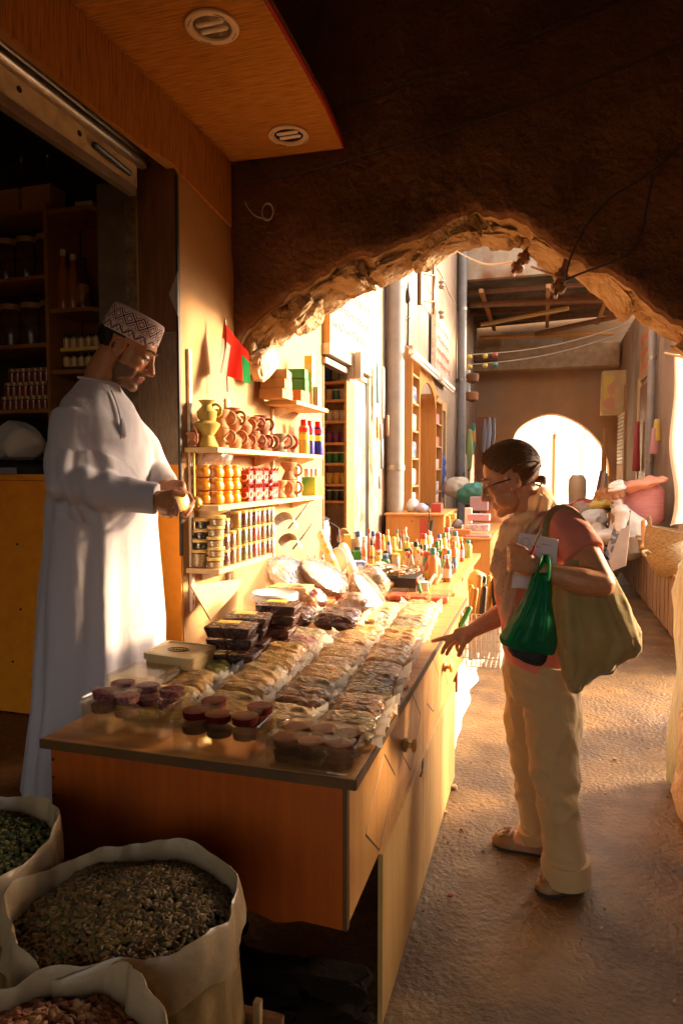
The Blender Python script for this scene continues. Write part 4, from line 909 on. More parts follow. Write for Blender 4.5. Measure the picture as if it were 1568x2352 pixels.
# ================================================================ FAR GOODS, SIGNS AND FITTINGS
COLS = {}
def cm(name, c, rough=.4, c2=None, scale=16): return mat('paint ' + name, c, c2, scale=scale, rough=rough, detail=0, lo=.5, hi=.52)
RED = cm('red', (0.355, 0.047, 0.041)); YEL = cm('yellow', (0.542, 0.400, 0.080)); GRN = cm('green', (0.037, 0.197, 0.055)); BLU = cm('blue', (0.045, 0.086, 0.276)); WHT = cm('white', (0.570, 0.547, 0.511)); ORG = cm('orange', (0.494, 0.198, 0.062)); PNK = cm('pink', (0.492, 0.244, 0.256)); TEA = cm('teal', (0.040, 0.206, 0.176)); LIL = cm('lilac', (0.373, 0.344, 0.444)); PUR = cm('purple', (0.155, 0.049, 0.173)); DGR = cm('dark green', (0.031, 0.048, 0.025)); LIM = cm('lime', (0.322, 0.381, 0.126)); GRY = cm('grey', (0.218, 0.200, 0.188)); BLK = cm('black', (0.015, 0.013, 0.012)); BRN = cm('brown glass', (0.106, 0.047, 0.020), .12); AMB = cm('amber glass', (0.279, 0.131, 0.048), .12); CLR = cm('cream', (0.511, 0.440, 0.322)); MIX1 = cm('printed pink', (0.493, 0.316, 0.375), .4, (0.548, 0.518, 0.488), 30); MIX2 = cm('printed blue', (0.099, 0.158, 0.335), .4, (0.570, 0.547, 0.511), 26); MIX3 = cm('printed yellow', (0.542, 0.394, 0.086), .4, (0.326, 0.077, 0.048), 22)
for k, (x0, y0, z0, x1, y1, z1, w_) in enumerate(((-1.3, 12.6, 4.45, 1.2, 13.1, 4.5, .05), (-1.2, 13.6, 4.3, .4, 13.2, 4.42, .04), (-.2, 14.3, 4.2, 1.35, 14.0, 4.4, .05), (-1.3, 14.6, 4.25, 1.3, 14.7, 4.2, .04))):
    tag(MB().tube([(x0, y0, z0), (x1, y1, z1)], (w_, .02), 4, smooth=False).build('loose_plank', [m_woodd, m_woodl, m_woodd, m_wood][k]), f'{["dark brown", "pale", "dark crooked", "orange brown"][k]} loose plank under the corrugated roof', 'plank')
def crump(p, sd): return .045 * fbm(p, 4.5, 3, sd) + .035 * (.3 - abs(noise.noise(Vector(p) * 9 + Vector((sd, 0, 0)))))
def z8(x, y): return 803.9 + x * .2198, 1133 + y * .2198
def base8(zx, zb, z=.8): return on('Z', *z8(zx, zb), z)
def dep(p): return (p - CAM).dot(fw)
BG = 'bottles and boxes crowded on the goods bench'
def bottle(zx, zt, zb, wpx, body, cap, label, kind='bottle', p=None, lab=None, group=BG):
    p = p or base8(zx, zb); d = dep(p); k = .2198 / FOC * d; h = (zb - zt) * k; r = wpx * k / 2
    t = thing('bottle' if kind != 'tube' else 'tube', label, 'bottle', p, 0, group)
    if kind == 'bottle': pr = [(r * .9, 0), (r, h * .03), (r, h * .55), (r * .8, h * .66), (r * .42, h * .78), (r * .40, h * .84)]; cz0, cr = .84, .46
    elif kind == 'spray': pr = [(r * .9, 0), (r, h * .04), (r, h * .66), (r * .8, h * .78), (r * .5, h * .82)]; cz0, cr = .82, .62
    elif kind == 'jar': pr = [(r * .92, 0), (r, h * .04), (r, h * .76), (r * .9, h * .82)]; cz0, cr = .82, .95
    else: pr = [(r * .5, 0), (r * .55, h * .04), (r, h * .3), (r * .95, h * .9)]; cz0, cr = .9, .9
    MB().lathe(pr, 16).build('bottle_body', body, t)
    MB().lathe([(r * cr, h * cz0 + .001), (r * cr, h * .97), (r * cr * .8, h), (.001, h)], 14).build('cap', cap, t)
    if lab: MB().lathe([(r * 1.02, h * .16), (r * 1.02, h * .5)], 16).build('paper_label', lab, t)
    return t
def carton8(zx, zt, zb, wpx, m, label, depth=.08, rz=.1, p=None, cat='box', group=BG):
    p = p or base8(zx, zb); d = dep(p); k = .2198 / FOC * d; h = (zb - zt) * k; w_ = wpx * k
    o = MB().box(-w_ / 2, w_ / 2, -depth / 2, depth / 2, 0, h).build('carton', m, bevel=.002, loc=p); o.rotation_euler = (0, 0, TH + rz); return tag(o, label, cat, group)
for a in ((85, 395, 720, 90, WHT, BLU, 'white bottle with blue cap between the green carton and the red jar', 'spray', MIX2), (150, 450, 735, 60, RED, WHT, 'red jar with white lid left of the tall white spray bottle', 'jar', None),
          (240, 395, 690, 78, WHT, BLU, 'tall white spray bottle with blue cap', 'spray', None), (196, 368, 680, 60, PNK, RED, 'pinkish bottle with red cap behind the white spray bottle', 'bottle', None),
          (290, 400, 700, 66, LIM, GRN, 'pale green bottle right of the white spray bottle', 'bottle', WHT), (345, 430, 705, 50, YEL, YEL, 'slim yellow bottle left of the orange capped bottle', 'bottle', None),
          (388, 380, 690, 62, YEL, ORG, 'yellow bottle with orange cap and dark band', 'spray', BLK), (402, 500, 715, 66, LIL, BLU, 'lilac bottle with blue cap in the front of the bottle crowd', 'spray', MIX2), (372, 540, 700, 36, TEA, RED, 'narrow dark green tube with red cap', 'tube', None),
          (452, 455, 700, 58, YEL, YEL, 'tall flat yellow bottle in the middle of the crowd', 'jar', None), (490, 372, 650, 44, YEL, TEA, 'yellow bottle with pointed teal cap', 'bottle', None), (548, 380, 600, 40, AMB, RED, 'amber bottle with red cap at the back of the crowd', 'bottle', None),
          (580, 352, 610, 44, CLR, WHT, 'clear slim bottle at the back of the crowd', 'bottle', None), (568, 500, 690, 66, LIM, YEL, 'lime coloured bottle behind the yellow box', 'bottle', YEL), (612, 585, 765, 66, DGR, BLU, 'dark green bottle with blue cap', 'spray', None),
          (645, 515, 690, 56, YEL, WHT, 'yellow jar with white lid behind the purple capped bottle', 'jar', None), (668, 588, 775, 58, ORG, PUR, 'orange bottle with purple cap', 'spray', YEL), (720, 535, 720, 60, WHT, TEA, 'white jar with green band right of the yellow jar', 'jar', TEA),
          (742, 610, 805, 64, ORG, YEL, 'orange and yellow squeeze bottle in the front', 'jar', MIX3), (788, 540, 740, 48, CLR, WHT, 'cream jar right of the white jar', 'jar', None), (826, 530, 790, 52, GRN, WHT, 'green bottle with white shoulder', 'spray', WHT), (838, 630, 800, 36, TEA, TEA, 'teal tube standing right of the crowd', 'tube', None),
          (905, 635, 885, 92, BRN, WHT, 'large brown glass bottle near the end of the crowd', 'bottle', None), (1012, 640, 925, 92, AMB, WHT, 'large amber glass bottle with a paper label at the end of the crowd', 'bottle', WHT), (965, 640, 850, 44, CLR, GRN, 'slim pale bottle between the two large glass bottles', 'bottle', None), (520, 430, 660, 40, GRY, BLK, 'small grey bottle behind the yellow box', 'bottle', None), (690, 480, 660, 44, CLR, ORG, 'cream bottle with orange cap at the back', 'bottle', None), (1060, 700, 850, 40, BLK, BLK, 'small black bottle right of the amber bottle', 'bottle', None)):
    bottle(*a[:8], lab=a[8])
for a in ((62, 600, 740, 88, GRN, 'green carton at the left front of the bottle crowd'), (45, 395, 640, 92, MIX2, 'white and blue printed carton behind the green carton'), (60, 300, 520, 120, GRY, 'grey brown carton on the pile behind the printed carton'), (150, 215, 480, 150, MIX1, 'pink printed carton on top of the pile at the left'), (508, 590, 745, 72, YEL, 'square yellow carton in front of the tall yellow bottle'), (20, 470, 700, 70, m_card, 'brown carton at the far left of the bottle crowd'), (330, 600, 705, 40, MIX3, 'narrow yellow and red carton beside the lilac bottle')):
    carton8(*a)
bottle(268, 645, 725, 92, LIM, WHT, 'pale green round tub in front of the white spray bottle', 'jar')
r2 = random.Random(5)
for k in range(58):      # more of the crowd behind
    p = Vector((-1.33 + .80 * r2.random(), 3.95 + 1.5 * r2.random(), .80)); p.x = min(p.x + .12 * (k % 3), -.52 - .1 * r2.random()); c = r2.choice([YEL, WHT, RED, GRN, ORG, YEL, CLR, LIM, WHT, AMB])
    h_ = (.10 + .13 * r2.random()); kf = .2198 / FOC * dep(p); wd_ = .030 + .035 * r2.random()
    bottle(0, 0, h_ / kf, wd_ / kf, c, r2.choice([WHT, RED, YEL, BLU, GRN, ORG, BLK, RED, TEA]), f'{c.name[6:]} bottle half hidden in the middle of the bottle crowd', r2.choice(['bottle', 'spray', 'jar']), p=p, lab=r2.choice([None, WHT, MIX2, MIX3, MIX1, CLR]))
for k in range(26):
    p = Vector((-1.22 + .62 * r2.random(), 3.62 + .55 * r2.random(), .80)); s_ = (.03 + .05 * r2.random(), .04 + .06 * r2.random(), .03 + .09 * r2.random()); m = r2.choice([MIX1, MIX2, MIX3, WHT, m_card, YEL, CLR, GRY, RED])
    o = MB().box(-s_[0] / 2, s_[0] / 2, -s_[1] / 2, s_[1] / 2, 0, s_[2]).build('small_box', m, bevel=.002, loc=p); o.rotation_euler = (0, 0, r2.random() * 1.5); tag(o, 'small box or packet in the jumble behind the red fruit boxes', 'box', 'jumble of small boxes on the bench')
# front left of the bench: kettle, scoops, mirror, rolls
p = on('Z', 733, 1296, .8); t = thing('steel_kettle', 'tall shiny steel flask with black lid behind the baskets', 'flask', p); d = dep(p); h = 112 / FOC * d; r = 27 / FOC * d
m_chr = mat('chrome', (.55, .5, .45), rough=.12, metal=1)
MB().lathe([(r, 0), (r * 1.02, h * .1), (r, h * .8), (r * .85, h * .9)], 24).build('body', m_chr, t); MB().lathe([(r * .88, h * .9), (r * .9, h * .94), (r * .4, h), (.001, h)], 20).build('lid', m_black, t); MB().tube([(r, 0, h * .85), (r * 1.7, 0, h * .75), (r * 1.75, 0, h * .45), (r, 0, h * .3)], .008, 8).build('handle', m_black, t)
for k, (x, y, rz) in enumerate(((662, 1215, .3), (672, 1262, -.2))):
    t = thing('metal_scoop', f'{"upper" if k == 0 else "lower"} grey metal scoop hanging beside the slim jars', 'scoop', on('X', x, y, -1.28)); 
    MB().lathe([(.055, 0), (.055, .09)], 16, ang=math.pi, M=Matrix.Rotation(R(60), 4, 'X')).build('scoop_pan', mat('scoop_metal', (.42, .38, .36), (.3, .26, .24), scale=8, rough=.4, metal=.5), t, fixn=False); MB().tube([(0, 0, 0), (.05, .06, .08), (.07, .12, .13)], .007, 8).build('handle', m_metal, t)
p = on('Z', 785, 1290, .8); t = thing('hand_mirror', 'round mirror with orange rim standing on the bench', 'mirror', p + Vector((0, .05, .16))); T = Matrix.Rotation(TH + .2, 4, 'Z') @ Matrix.Rotation(R(75), 4, 'X')
MB().lathe([(.045, .006), (.05, .0), (.055, .004), (.05, .010), (.045, .006)], 28, M=T @ Matrix.Diagonal((1, 1.5, 1, 1))).build('rim', ORG, t); MB().lathe([(.001, .005), (.046, .006)], 28, M=T @ Matrix.Diagonal((1, 1.5, 1, 1))).build('mirror_glass', mat('mirror_white', (.85, .8, .72), rough=.3), t); MB().box(-.03, .03, -.02, .02, -.16, -.075).build('foot', ORG, t)
carton8(0, 0, 330, 70, YEL, 'tall yellow box standing under the round mirror', p=on('Z', 797, 1300, .8))
def leanbox(name, label, cat, pts, r, m, Xs, flat=1.0):
    a, b = [on('Y', x, y, Y) for x, y, Y in pts]; o = MB().limb([a, b], [(r, r * flat), (r, r * flat)], 14).build(name, m); return tag(o, label, cat)
leanbox('wrapped_roll', 'long white and yellow wrapped carton leaning behind the baskets', 'carton', ((738, 1230, 3.75), (772, 1318, 3.45)), .038, mat('yellow_white_wrap', (.82, .74, .58), (.85, .6, .08), scale=18, rough=.35, detail=1, lo=.52, hi=.56), 0, .7)
leanbox('grey_roll', 'grey ribbed roll leaning right of the white disc', 'roll', ((788, 1258, 3.8), (812, 1318, 3.55)), .030, mat('grey_roll', (.5, .46, .42), (.38, .34, .3), scale=20, rough=.7), 0)
o = MB().blob((0, 0, 0), (.055, .012, .075)).build('white_disc', WHT, loc=on('Y', 775, 1288, 3.6)); tag(o, 'shiny white oval disc leaning left of the grey roll', 'disc')
for k in range(4): bottle(0, 0, 190, 60, BRN, [GRN, CLR, CLR, WHT][k], f'small brown sauce bottle behind the baskets, {ORD[k]} from the left', 'bottle', p=on('Z', 690 + 17 * k, 1316, .8), lab=[MIX3, None, WHT, None][k])
p = on('Z', 905, 1352, .8); t = thing('trinket_tray', 'black tray heaped with small metal trinkets', 'tray', p); MB().box(-.16, .14, -.09, .12, 0, .075).build('tray_box', m_black, t, bevel=.006)
mb = MB(); r3 = random.Random(3)
for k in range(70): mb.box(-.02, .02, -.008, .008, -.003, .003, k % 3, Matrix.Translation((-.14 + .26 * r3.random(), -.07 + .17 * r3.random(), .085 + .035 * r3.random())) @ Matrix.Rotation(r3.random() * 6, 4, 'Z') @ Matrix.Rotation(r3.random() - .5, 4, 'X'))
struct(tag(mb.build('metal_trinkets', [m_metal, m_card, WHT], loc=p), 'heap of small metal and wooden trinkets in the black tray', 'trinkets'), 'stuff')
for k, (pts, m, lab) in enumerate(((((885, 1350), (950, 1318)), m_wood, 'brown wooden spatula lying over the trinket tray'), (((955, 1300), (958, 1340)), RED, 'red handled scoop standing in the trinket tray'), (((958, 1325), (965, 1358)), GRN, 'green bladed scoop at the edge of the bench'), (((985, 1342), (998, 1322)), m_woodl, 'pale wooden handled knife, left of two by the large bottles'), (((1000, 1340), (1012, 1322)), m_woodl, 'pale wooden handled knife, right of two by the large bottles'))):
    a, b = on('Z', *pts[0], .83), on('Z', *pts[1], .87); o = MB().limb([a, b], [(.016, .008), (.013, .008)], 10).build('utensil', m); tag(o, lab, 'utensil')
# ---- wire basket of knives in front of the bench
m_wirem = mat('wire_metal', (.6, .55, .5), rough=.35, metal=.9)
t = thing('wire_basket', 'wire basket of knives hanging at the far end of the counter', 'basket', (0, 0, 0)); bx0, bx1, by0, by1, bz0, bz1 = -.40, -.20, 3.62, 3.95, .42, .70
mb = MB()
for z in [bz0 + k * .047 for k in range(7)]: mb.tube([(bx0, by0, z), (bx1, by0, z), (bx1, by1, z), (bx0, by1, z)], .003, 6, close=True)
for k in range(9):
    x = bx0 + (bx1 - bx0) * k / 8; mb.tube([(x, by0, bz1), (x, by0, bz0), (x, by1, bz0), (x, by1, bz1)], .0025, 6)
for k in range(10):
    y = by0 + (by1 - by0) * k / 9; mb.tube([(bx1, y, bz1), (bx1, y, bz0), (bx0, y, bz0), (bx0, y, bz1)], .0025, 6)
mb.build('wire_cage', m_wirem, t)
mh = [m_woodl, m_wood, YEL, BLK, m_woodl, m_wood]
for k in range(16):
    x = bx0 + .03 + .14 * r3.random(); y = by0 + .03 + .27 * r3.random(); dx, dy = .06 * (r3.random() - .4), .05 * (r3.random() - .5); h = .12 + .12 * r3.random()
    t = thing('knife', f'{["pale wooden", "brown wooden", "yellow", "black", "pale wooden", "brown wooden"][k % 6]} handled knife, {ORD[k]} in the wire basket from the front' if k < 16 else '', 'knife', (x, y, bz0 + .02), 0, 'knives in the wire basket')
    MB().box(-.012, .012, -.0015, .0015, 0, .22, M=Matrix.Rotation(dy * 2, 4, 'X')).build('blade', m_wirem, t); MB().limb([(dx * .2, dy * .2 - dy * .44, .22), (dx, dy - dy * .44, .22 + h)], [.013, .014], 8).build('handle', mh[k % 6], t)
for k, (pts, m, lab) in enumerate((((1048, 1440, 3.45), (1066, 1392, 3.50), GRN and YEL, 'yellow handled tool hooked on the wire basket'), ((1055, 1442, 3.35), (1078, 1396, 3.40), GRN, 'dark green handled tool poking out of the wire basket'))) if False else ():
    pass
for a, b, m, lab in (((1052, 1398, 3.50), (1068, 1440, 3.46), YEL, 'yellow handled tool hooked on the wire basket'), ((1056, 1440, 3.40), (1078, 1398, 3.44), GRN, 'dark green handled tool poking out of the wire basket')):
    tag(MB().limb([on('Y', *a), on('Y', *b)], [.014, .014], 10).build('tool', m), lab, 'tool')
o = MB().blob((0, 0, 0), (.07, .07, .10), seg=18, rings=12); me = o.mesh('yellow_bag', [YEL]); displace(me, lambda p, n: .02 * fbm(p, 9, 3)); tag(link('yellow_bag', me, None, on('Y', 1096, 1345, 4.3)), 'bulging yellow bag behind the wire basket', 'bag')
# long white board leaning beside the basket
q = [on('Y', x, y, Y) for x, y, Y in ((1092, 1382, 4.0), (1120, 1385, 4.0), (1112, 1440, 3.75), (1052, 1560, 3.0), (1045, 1540, 3.0))]
# ---- second counter and tall wooden unit
t = thing('second_counter', 'orange wooden two-step counter of the second shop beyond the bottles', 'counter', (-.9, 6.2, .27))
part(MB().box(-1.40, -.86, 6.22, 7.2, .27, 1.05).box(-.855, -.44, 6.2, 8.3, .27, .845), 'cabinet', m_wood, t, .004); part(MB().box(-1.41, -.85, 6.19, 7.2, 1.052, 1.07).box(-.848, -.43, 6.18, 8.3, .847, .862), 'top', m_wood, t, .002)
mb = MB()
for x, z in ((-1.15, 1.0), (-1.0, 1.0), (-.8, .82), (-.6, .82), (-1.1, .7)): mb.tube([(x, 6.199 if x > -.86 else 6.219, z), (x, 6.19 if x > -.86 else 6.21, z)], .006, 6)
part(mb, 'screw_heads', m_black, t)
t = thing('wooden_shelving', 'tall orange wooden shelving unit with an arched recess in the middle', 'shelving', (WX, 6.72, .9))
U0, U1, UX, UZ0, UZ1 = 6.72, 8.85, -1.25, 1.07, 2.70
mb = MB().box(WX, UX, U0, U0 + .03, UZ0, UZ1).box(WX, UX, U1 - .03, U1, UZ0, UZ1 - .35).box(WX, UX, U0 + .42, U0 + .45, UZ0, UZ1 - .05).box(WX, UX, U1 - .55, U1 - .52, UZ0, UZ1 - .3).box(WX, WX + .02, U0 + .03, U1 - .03, UZ0, UZ1 - .36)
part(mb, 'upright_panel', m_wood, t)
for z in (1.30, 1.58, 1.86, 2.14, 2.42): part(MB().box(WX + .02, UX - .005, U0 + .03, U0 + .42, z, z + .02), 'shelf_board', m_woodl, t); part(MB().box(WX + .02, UX - .005, U1 - .52, U1 - .03, z - .1, z - .08), 'shelf_board', m_woodl, t)
ac = [(U0 + .45, UZ1 - .01), (U0 + .45, UZ1 - .25)] + [(U0 + .45 + .55 - .55 * math.cos(a), UZ1 - .55 + .30 * math.sin(a)) for a in [k * math.pi / 14 for k in range(15)]] + [(U1 - .55, UZ1 - .30), (U1 - .3, UZ1 - .32), (U1 - .9, UZ1 - .15)]
part(MB().prism(ac, 'X', UX - .02, UX), 'arched_header', m_wood, t)
for k in range(5):
    z = 1.08 + (1.30, 1.58, 1.86, 2.14, 2.42)[k] - 1.06 if k else 1.075
    zz = (1.075, 1.321, 1.601, 1.881, 2.161)[k]; m = (WHT, WHT, MIX2, WHT, MIX2)[k]
    o = MB().box(-.06, .05, -.14, .12, 0, .17).build('packet', m, bevel=.02, loc=(-1.32, U0 + .24, zz)); tag(o, f'white and blue packet on the shelving, {["lowest", "second", "third", "fourth", "topmost"][k]} shelf of the near column', 'packet', 'packets on the wooden shelving')
    o = MB().box(-.06, .05, -.16, .14, 0, .12).build('packet', (PNK, MIX1, PNK, RED, PNK)[k], bevel=.01, loc=(-1.32, U1 - .28, (1.075, 1.221, 1.501, 1.781, 2.061)[k])); tag(o, f'pinkish packet on the shelving, {["lowest", "second", "third", "fourth", "topmost"][k]} shelf of the far column', 'packet', 'packets on the wooden shelving')
tag(MB().box(-.003, .0, -.05, .05, -.065, .065).build('photograph', cm('photo print', (.25, .15, .12), .4, (.6, .45, .4), 14), loc=(WX + .026, on('X', 974, 1110, WX).y, on('X', 974, 1110, WX).z)), 'small portrait photograph pinned in the recess of the shelving', 'photograph')
CG = 'goods on the second counter'
for name, lab, cat, x, y, X, s, m in (('red_box', 'bright red plastic box on the upper step of the second counter', 'box', 1003, 1178, 6.5, (.10, .12, .09), RED), ('white_bag', 'crumpled white plastic bag on the upper step left of the red box', 'bag', 948, 1180, 6.5, (.09, .10, .16), WHT), ('silver_bag', 'shiny silver plastic bag between the white bag and the red box', 'bag', 972, 1180, 6.45, (.11, .10, .10), LIL),
                                     ('orange_box', 'orange carton on the lower step of the second counter', 'box', 1060, 1238, 6.35, (.17, .12, .09), ORG), ('blue_box', 'blue and yellow printed carton holding wooden sticks', 'box', 1025, 1238, 6.35, (.12, .12, .11), MIX2), ('pink_pack', 'pink wrapped pack at the edge of the lower step, bottom of three', 'pack', 1098, 1240, 6.35, (.22, .2, .05), PNK), ('pink_pack', 'pink printed pack at the edge of the lower step, middle of three', 'pack', 1098, 1218, 6.5, (.20, .2, .06), MIX1), ('pink_pack', 'pink printed pack at the edge of the lower step, top of three', 'pack', 1100, 1195, 6.6, (.20, .2, .06), PNK),
                                     ('white_carton', 'tall white carton with red print on the second counter', 'carton', 1075, 1212, 6.9, (.07, .07, .20), WHT), ('yellow_pack', 'yellow flat pack lying right of the red box', 'pack', 1030, 1192, 6.6, (.14, .1, .05), YEL), ('grey_pot', 'round grey pot lying on the second counter', 'pot', 1053, 1222, 6.6, (.10, .1, .12), GRY), ('dark_pack', 'dark mauve pack behind the tall white carton', 'pack', 1100, 1172, 7.2, (.18, .15, .14), cm('mauve', (.30, .2, .24))), ('brown_sticks', 'bundle of brown wooden sticks in the blue carton', 'sticks', 1023, 1214, 6.4, (.08, .07, .12), m_wood)):
    p = on('Y', x, y, X); mb = MB().box(-s[0] / 2, s[0] / 2, -s[1] / 2, s[1] / 2, 0, s[2])
    if 'bag' in name or name == 'grey_pot':
        mb = MB().blob((0, 0, s[2] / 2), (s[0] * .6, s[1] * .6, s[2] * .5), seg=18, rings=12); me = mb.mesh(name, [m]); displace(me, lambda c_, n: .022 * fbm(c_, 11, 3, s[0] * 9)); o = link(name, me, None, p)
    else: o = mb.build(name, m, bevel=.006, loc=p)
    tag(o, lab, cat, CG)
t = thing('torch', 'black torch hanging from the edge of the second counter', 'torch', on('Y', 985, 1235, 6.18)); MB().tube([(0, -.02, .26), (.01, -.02, .16)], .006, 6).build('strap', m_black, t); MB().lathe([(.03, 0), (.024, .03), (.016, .05), (.016, .16), (.001, .165)], 14, M=Matrix.Translation((.01, -.03, 0)) @ Matrix.Rotation(.12, 4, 'Y')).build('torch_body', m_black, t)
tag(MB().box(-.03, .03, -.01, .01, 0, .22).build('red_packet', RED, bevel=.003, loc=on('Y', 986, 1248, 6.16) + Vector((-.06, 0, 0))), 'red hanging packet left of the black torch', 'packet')
MBk = MB().tube([(0, 0, .12), (.05, 0, .14), (.07, 0, .06), (.03, 0, .0), (.06, 0, -.08), (.0, 0, -.14)], .012, 8); tag(MBk.build('curved_hook', m_metal, loc=on('Y', 1000, 1300, 6.15)), 'curved pale metal hook below the torch', 'hook')
for lab, x, y, Y, s, m, sd in (('big pale pink sack behind the second counter near the womans face', 1150, 1150, 8.9, (.30, .3, .36), cm('sandy pink', (.66, .45, .37), .6), 1), ('green cloth bundle on the far counters left of the pink sack', 1092, 1135, 8.4, (.22, .2, .13), TEA, 2), ('orange red cloth bundle beyond the second counter', 1138, 1205, 8.3, (.16, .2, .25), ORG, 3), ('white cloth bundle beside the shelving', 1048, 1120, 8.8, (.16, .13, .14), CLR, 4), ('blue folded cloth standing at the shelving end', 1010, 1090, 8.95, (.08, .1, .30), BLU, 5)):
    me = MB().blob((0, 0, 0), s, seg=44, rings=28).mesh('cloth_bundle', [m]); displace(me, lambda c_, n: crump(c_, sd)); tag(link('cloth_bundle', me, None, on('Y', x, y, Y)), lab, 'bundle')
# ---- second shop shelves with tubs
t = thing('tub_shelves', 'brown wooden shelves of tubs inside the second shop', 'shelves', (-1.6, 4.95, .27)); YS = 4.95
L_ = on('Y', 734, 1000, YS).x; Rr = on('Y', 796, 1000, YS).x; zs = [on('Y', 760, y, YS).z for y in (1150, 1111, 1063, 1016, 966, 917, 875)]
mb = MB().box(L_, L_ + .02, YS, YS + .22, .27, zs[-1]).box(Rr - .02, Rr, YS, YS + .22, .27, zs[-1]); part(mb, 'upright_panel', m_wood, t)
for z in zs: part(MB().box(L_ + .02, Rr - .02, YS + .005, YS + .22, z - .02, z), 'shelf_board', m_wood, t)
tubm = [GRN, TEA, WHT, CLR, YEL, PUR, BLU, MIX2]
for k, z in enumerate(zs[:-1]):
    n = 3
    for i in range(n):
        p = Vector((L_ + .05 + (Rr - L_ - .1) * i / (n - 1), YS + .09, z + .001)); u = thing('tub', f'small {["dark", "yellow", "green", "purple", "white", "white"][k]} tub, {["left", "middle", "right"][i]} on {["the lowest", "the second", "the third", "the fourth", "the fifth", "the top"][k]} inner shelf of the second shop', 'tub', p, 0, 'tubs inside the second shop')
        m = [DGR, YEL, GRN, PUR, WHT, [CLR, TEA, WHT][i]][k]; MB().lathe([(.028, 0), (.033, .07), (.03, .072)], 14).build('tub_body', m, u); MB().lathe([(.035, .072), (.035, .082), (.001, .083)], 14).build('lid', [WHT, YEL, WHT, PUR, CLR, WHT][k], u)
for k in range(5):
    o = MB().box(-.025, .025, -.03, .03, 0, .20).build('tall_box', [BLU, GRY, GRY, CLR, CLR][k], bevel=.003, loc=(L_ + .04 + k * .06, YS + .1, zs[-1] + .021)); tag(o, f'tall narrow box on top of the inner shelves, {ORD[k]} from the left', 'box', 'tall boxes in the second shop')
# ---- signs
def sign(name, lab, Y0, Y1, z0, z1, X, seed, frame=True, red=False):
    t = thing(name, lab, 'sign', (X, Y0, z0)); r = random.Random(seed)
    MB().box(0, .03, 0, Y1 - Y0, 0, z1 - z0).build('board', m_sign, t)
    if frame: MB().box(-.02, .05, -.03, 0, -.02, z1 - z0 + .02).box(-.02, .05, 0, Y1 - Y0, -.03, -.0).build('frame', m_rust if name != 'shop_sign' else m_woodl, t)
    mb = MB(); rows = 4; H = z1 - z0; W_ = Y1 - Y0
    for k in range(rows):
        zc = H * (.82 - .2 * k); y = W_ * .08; amp = H * (.055 if k else .08)
        while y < W_ * .92:
            L = W_ * (.06 + .1 * r.random()); n = 7
            mb.tube([(.0315, y + L * i / n, zc + amp * math.sin(i * 1.7 + r.random() * 2) * (1 if i % 3 else .3)) for i in range(n + 1)], (.004, H * .011), 5, smooth=False, ref=(1, 0, 0), mat=1 if (red and k > 1) else 0)
            if r.random() > .4: mb.box(.031, .033, y + L * .4, y + L * .4 + W_ * .012, zc - amp * 1.6, zc - amp * 1.6 + W_ * .012)
            y += L + W_ * .03
    mb.build('handwriting', [m_ink, m_inkr], t)
sign('shop_sign', 'white signboard with dark handwritten lines above the second shop', 4.50, 5.62, 2.34, 3.05, WX + .005, 3)
a, b = on('X', 1003, 790, WX + .1), on('X', 1034, 850, WX + .1); sign('wall_sign', 'small framed sign with black and red writing further along the left wall', a.y, b.y, 2.75, 3.55, WX + .05, 5, True, True)
# right side signs
t = thing('box_sign', 'yellowish boxed sign jutting out from the far right wall', 'sign', (0, 14.2, 0)); p0, p1 = on('Y', 1382, 950, 14.2), on('Y', 1418, 850, 14.2)
MB().box(p0.x, p1.x + .35, 0, .5, p0.z, p1.z).build('sign_box', mat('sign_card', (.58, .38, .17), (.5, .32, .13), scale=5, rough=.7), t); MB().box(p0.x + .02, p1.x - .05, -.01, 0, p0.z + .08, p1.z - .1).build('yellow_panel', cm('yellow panel', (.62, .42, .05), .5, (.6, .25, .12), 3), t)
t = thing('wall_panel_sign', 'faded pink lettered panel high on the right wall', 'sign', (1.5, 10.9, 2.9)); MB().box(-.03, 0, 0, 1.1, 0, .75).build('board', m_plaster, t); mb = MB()
for k in range(3): mb.tube([(-.032, .1 + .9 * i / 20, .62 - .22 * k + .05 * math.sin(i * 2.1 + k)) for i in range(21)], (.003, .012), 5, ref=(1, 0, 0))
mb.build('handwriting', m_inkr, t)
# ---- fittings on the left wall
m_tubew = mat('lamp_white', (.85, .82, .78), rough=.3)
for x0, y0, x1, y1, lab in ((945, 812, 1004, 838, 'white fluorescent lamp fitting above the wooden shelving'), (1012, 872, 1040, 890, 'white fluorescent lamp fitting above the third doorway')):
    a, b = on('X', x0, y0, WX + .25), on('X', x1, y1, WX + .25); b.z = a.z; t = thing('lamp_fitting', lab, 'lamp', a); v = b - a
    MB().box(-.03, .03, 0, v.y, 0, .04).build('housing', m_tubew, t, bevel=.004); MB().limb([(0, .03, -.02), (0, v.y - .03, -.02)], [.016, .016], 10).build('tube_lamp', m_tubew, t); MB().tube([(0, .1, .04), (-.12, .1, .12), (-.24, .1, .12)], .008, 6).build('bracket', m_metal, t)
a = on('X', 936, 795, WX + .02); t = thing('wall_ornament', 'black iron spear ornament on the left wall above the shelving', 'ornament', a); MB().tube([(0, 0, 0), (.01, -.02, .45)], .012, 8).tube([(.01, -.09, .30), (.01, .07, .31)], .008, 6).build('shaft', m_black, t); MB().lathe([(.001, .44), (.035, .50), (.02, .58), (.001, .72)], 10).build('spear_head', m_black, t)
a0, a1 = on('X', 965, 690, WX + .03), on('X', 1040, 600, WX + .03); t = thing('insulator_rack', 'rusty wire bracket rack with insulators and cables high on the left wall', 'bracket', (WX, a0.y, a0.z))
mb = MB()
for z in (0, .32, .62, .95): mb.tube([(.02, 0, z), (.12, .5, z + .10), (.02, 1.0, z)], .014, 6)
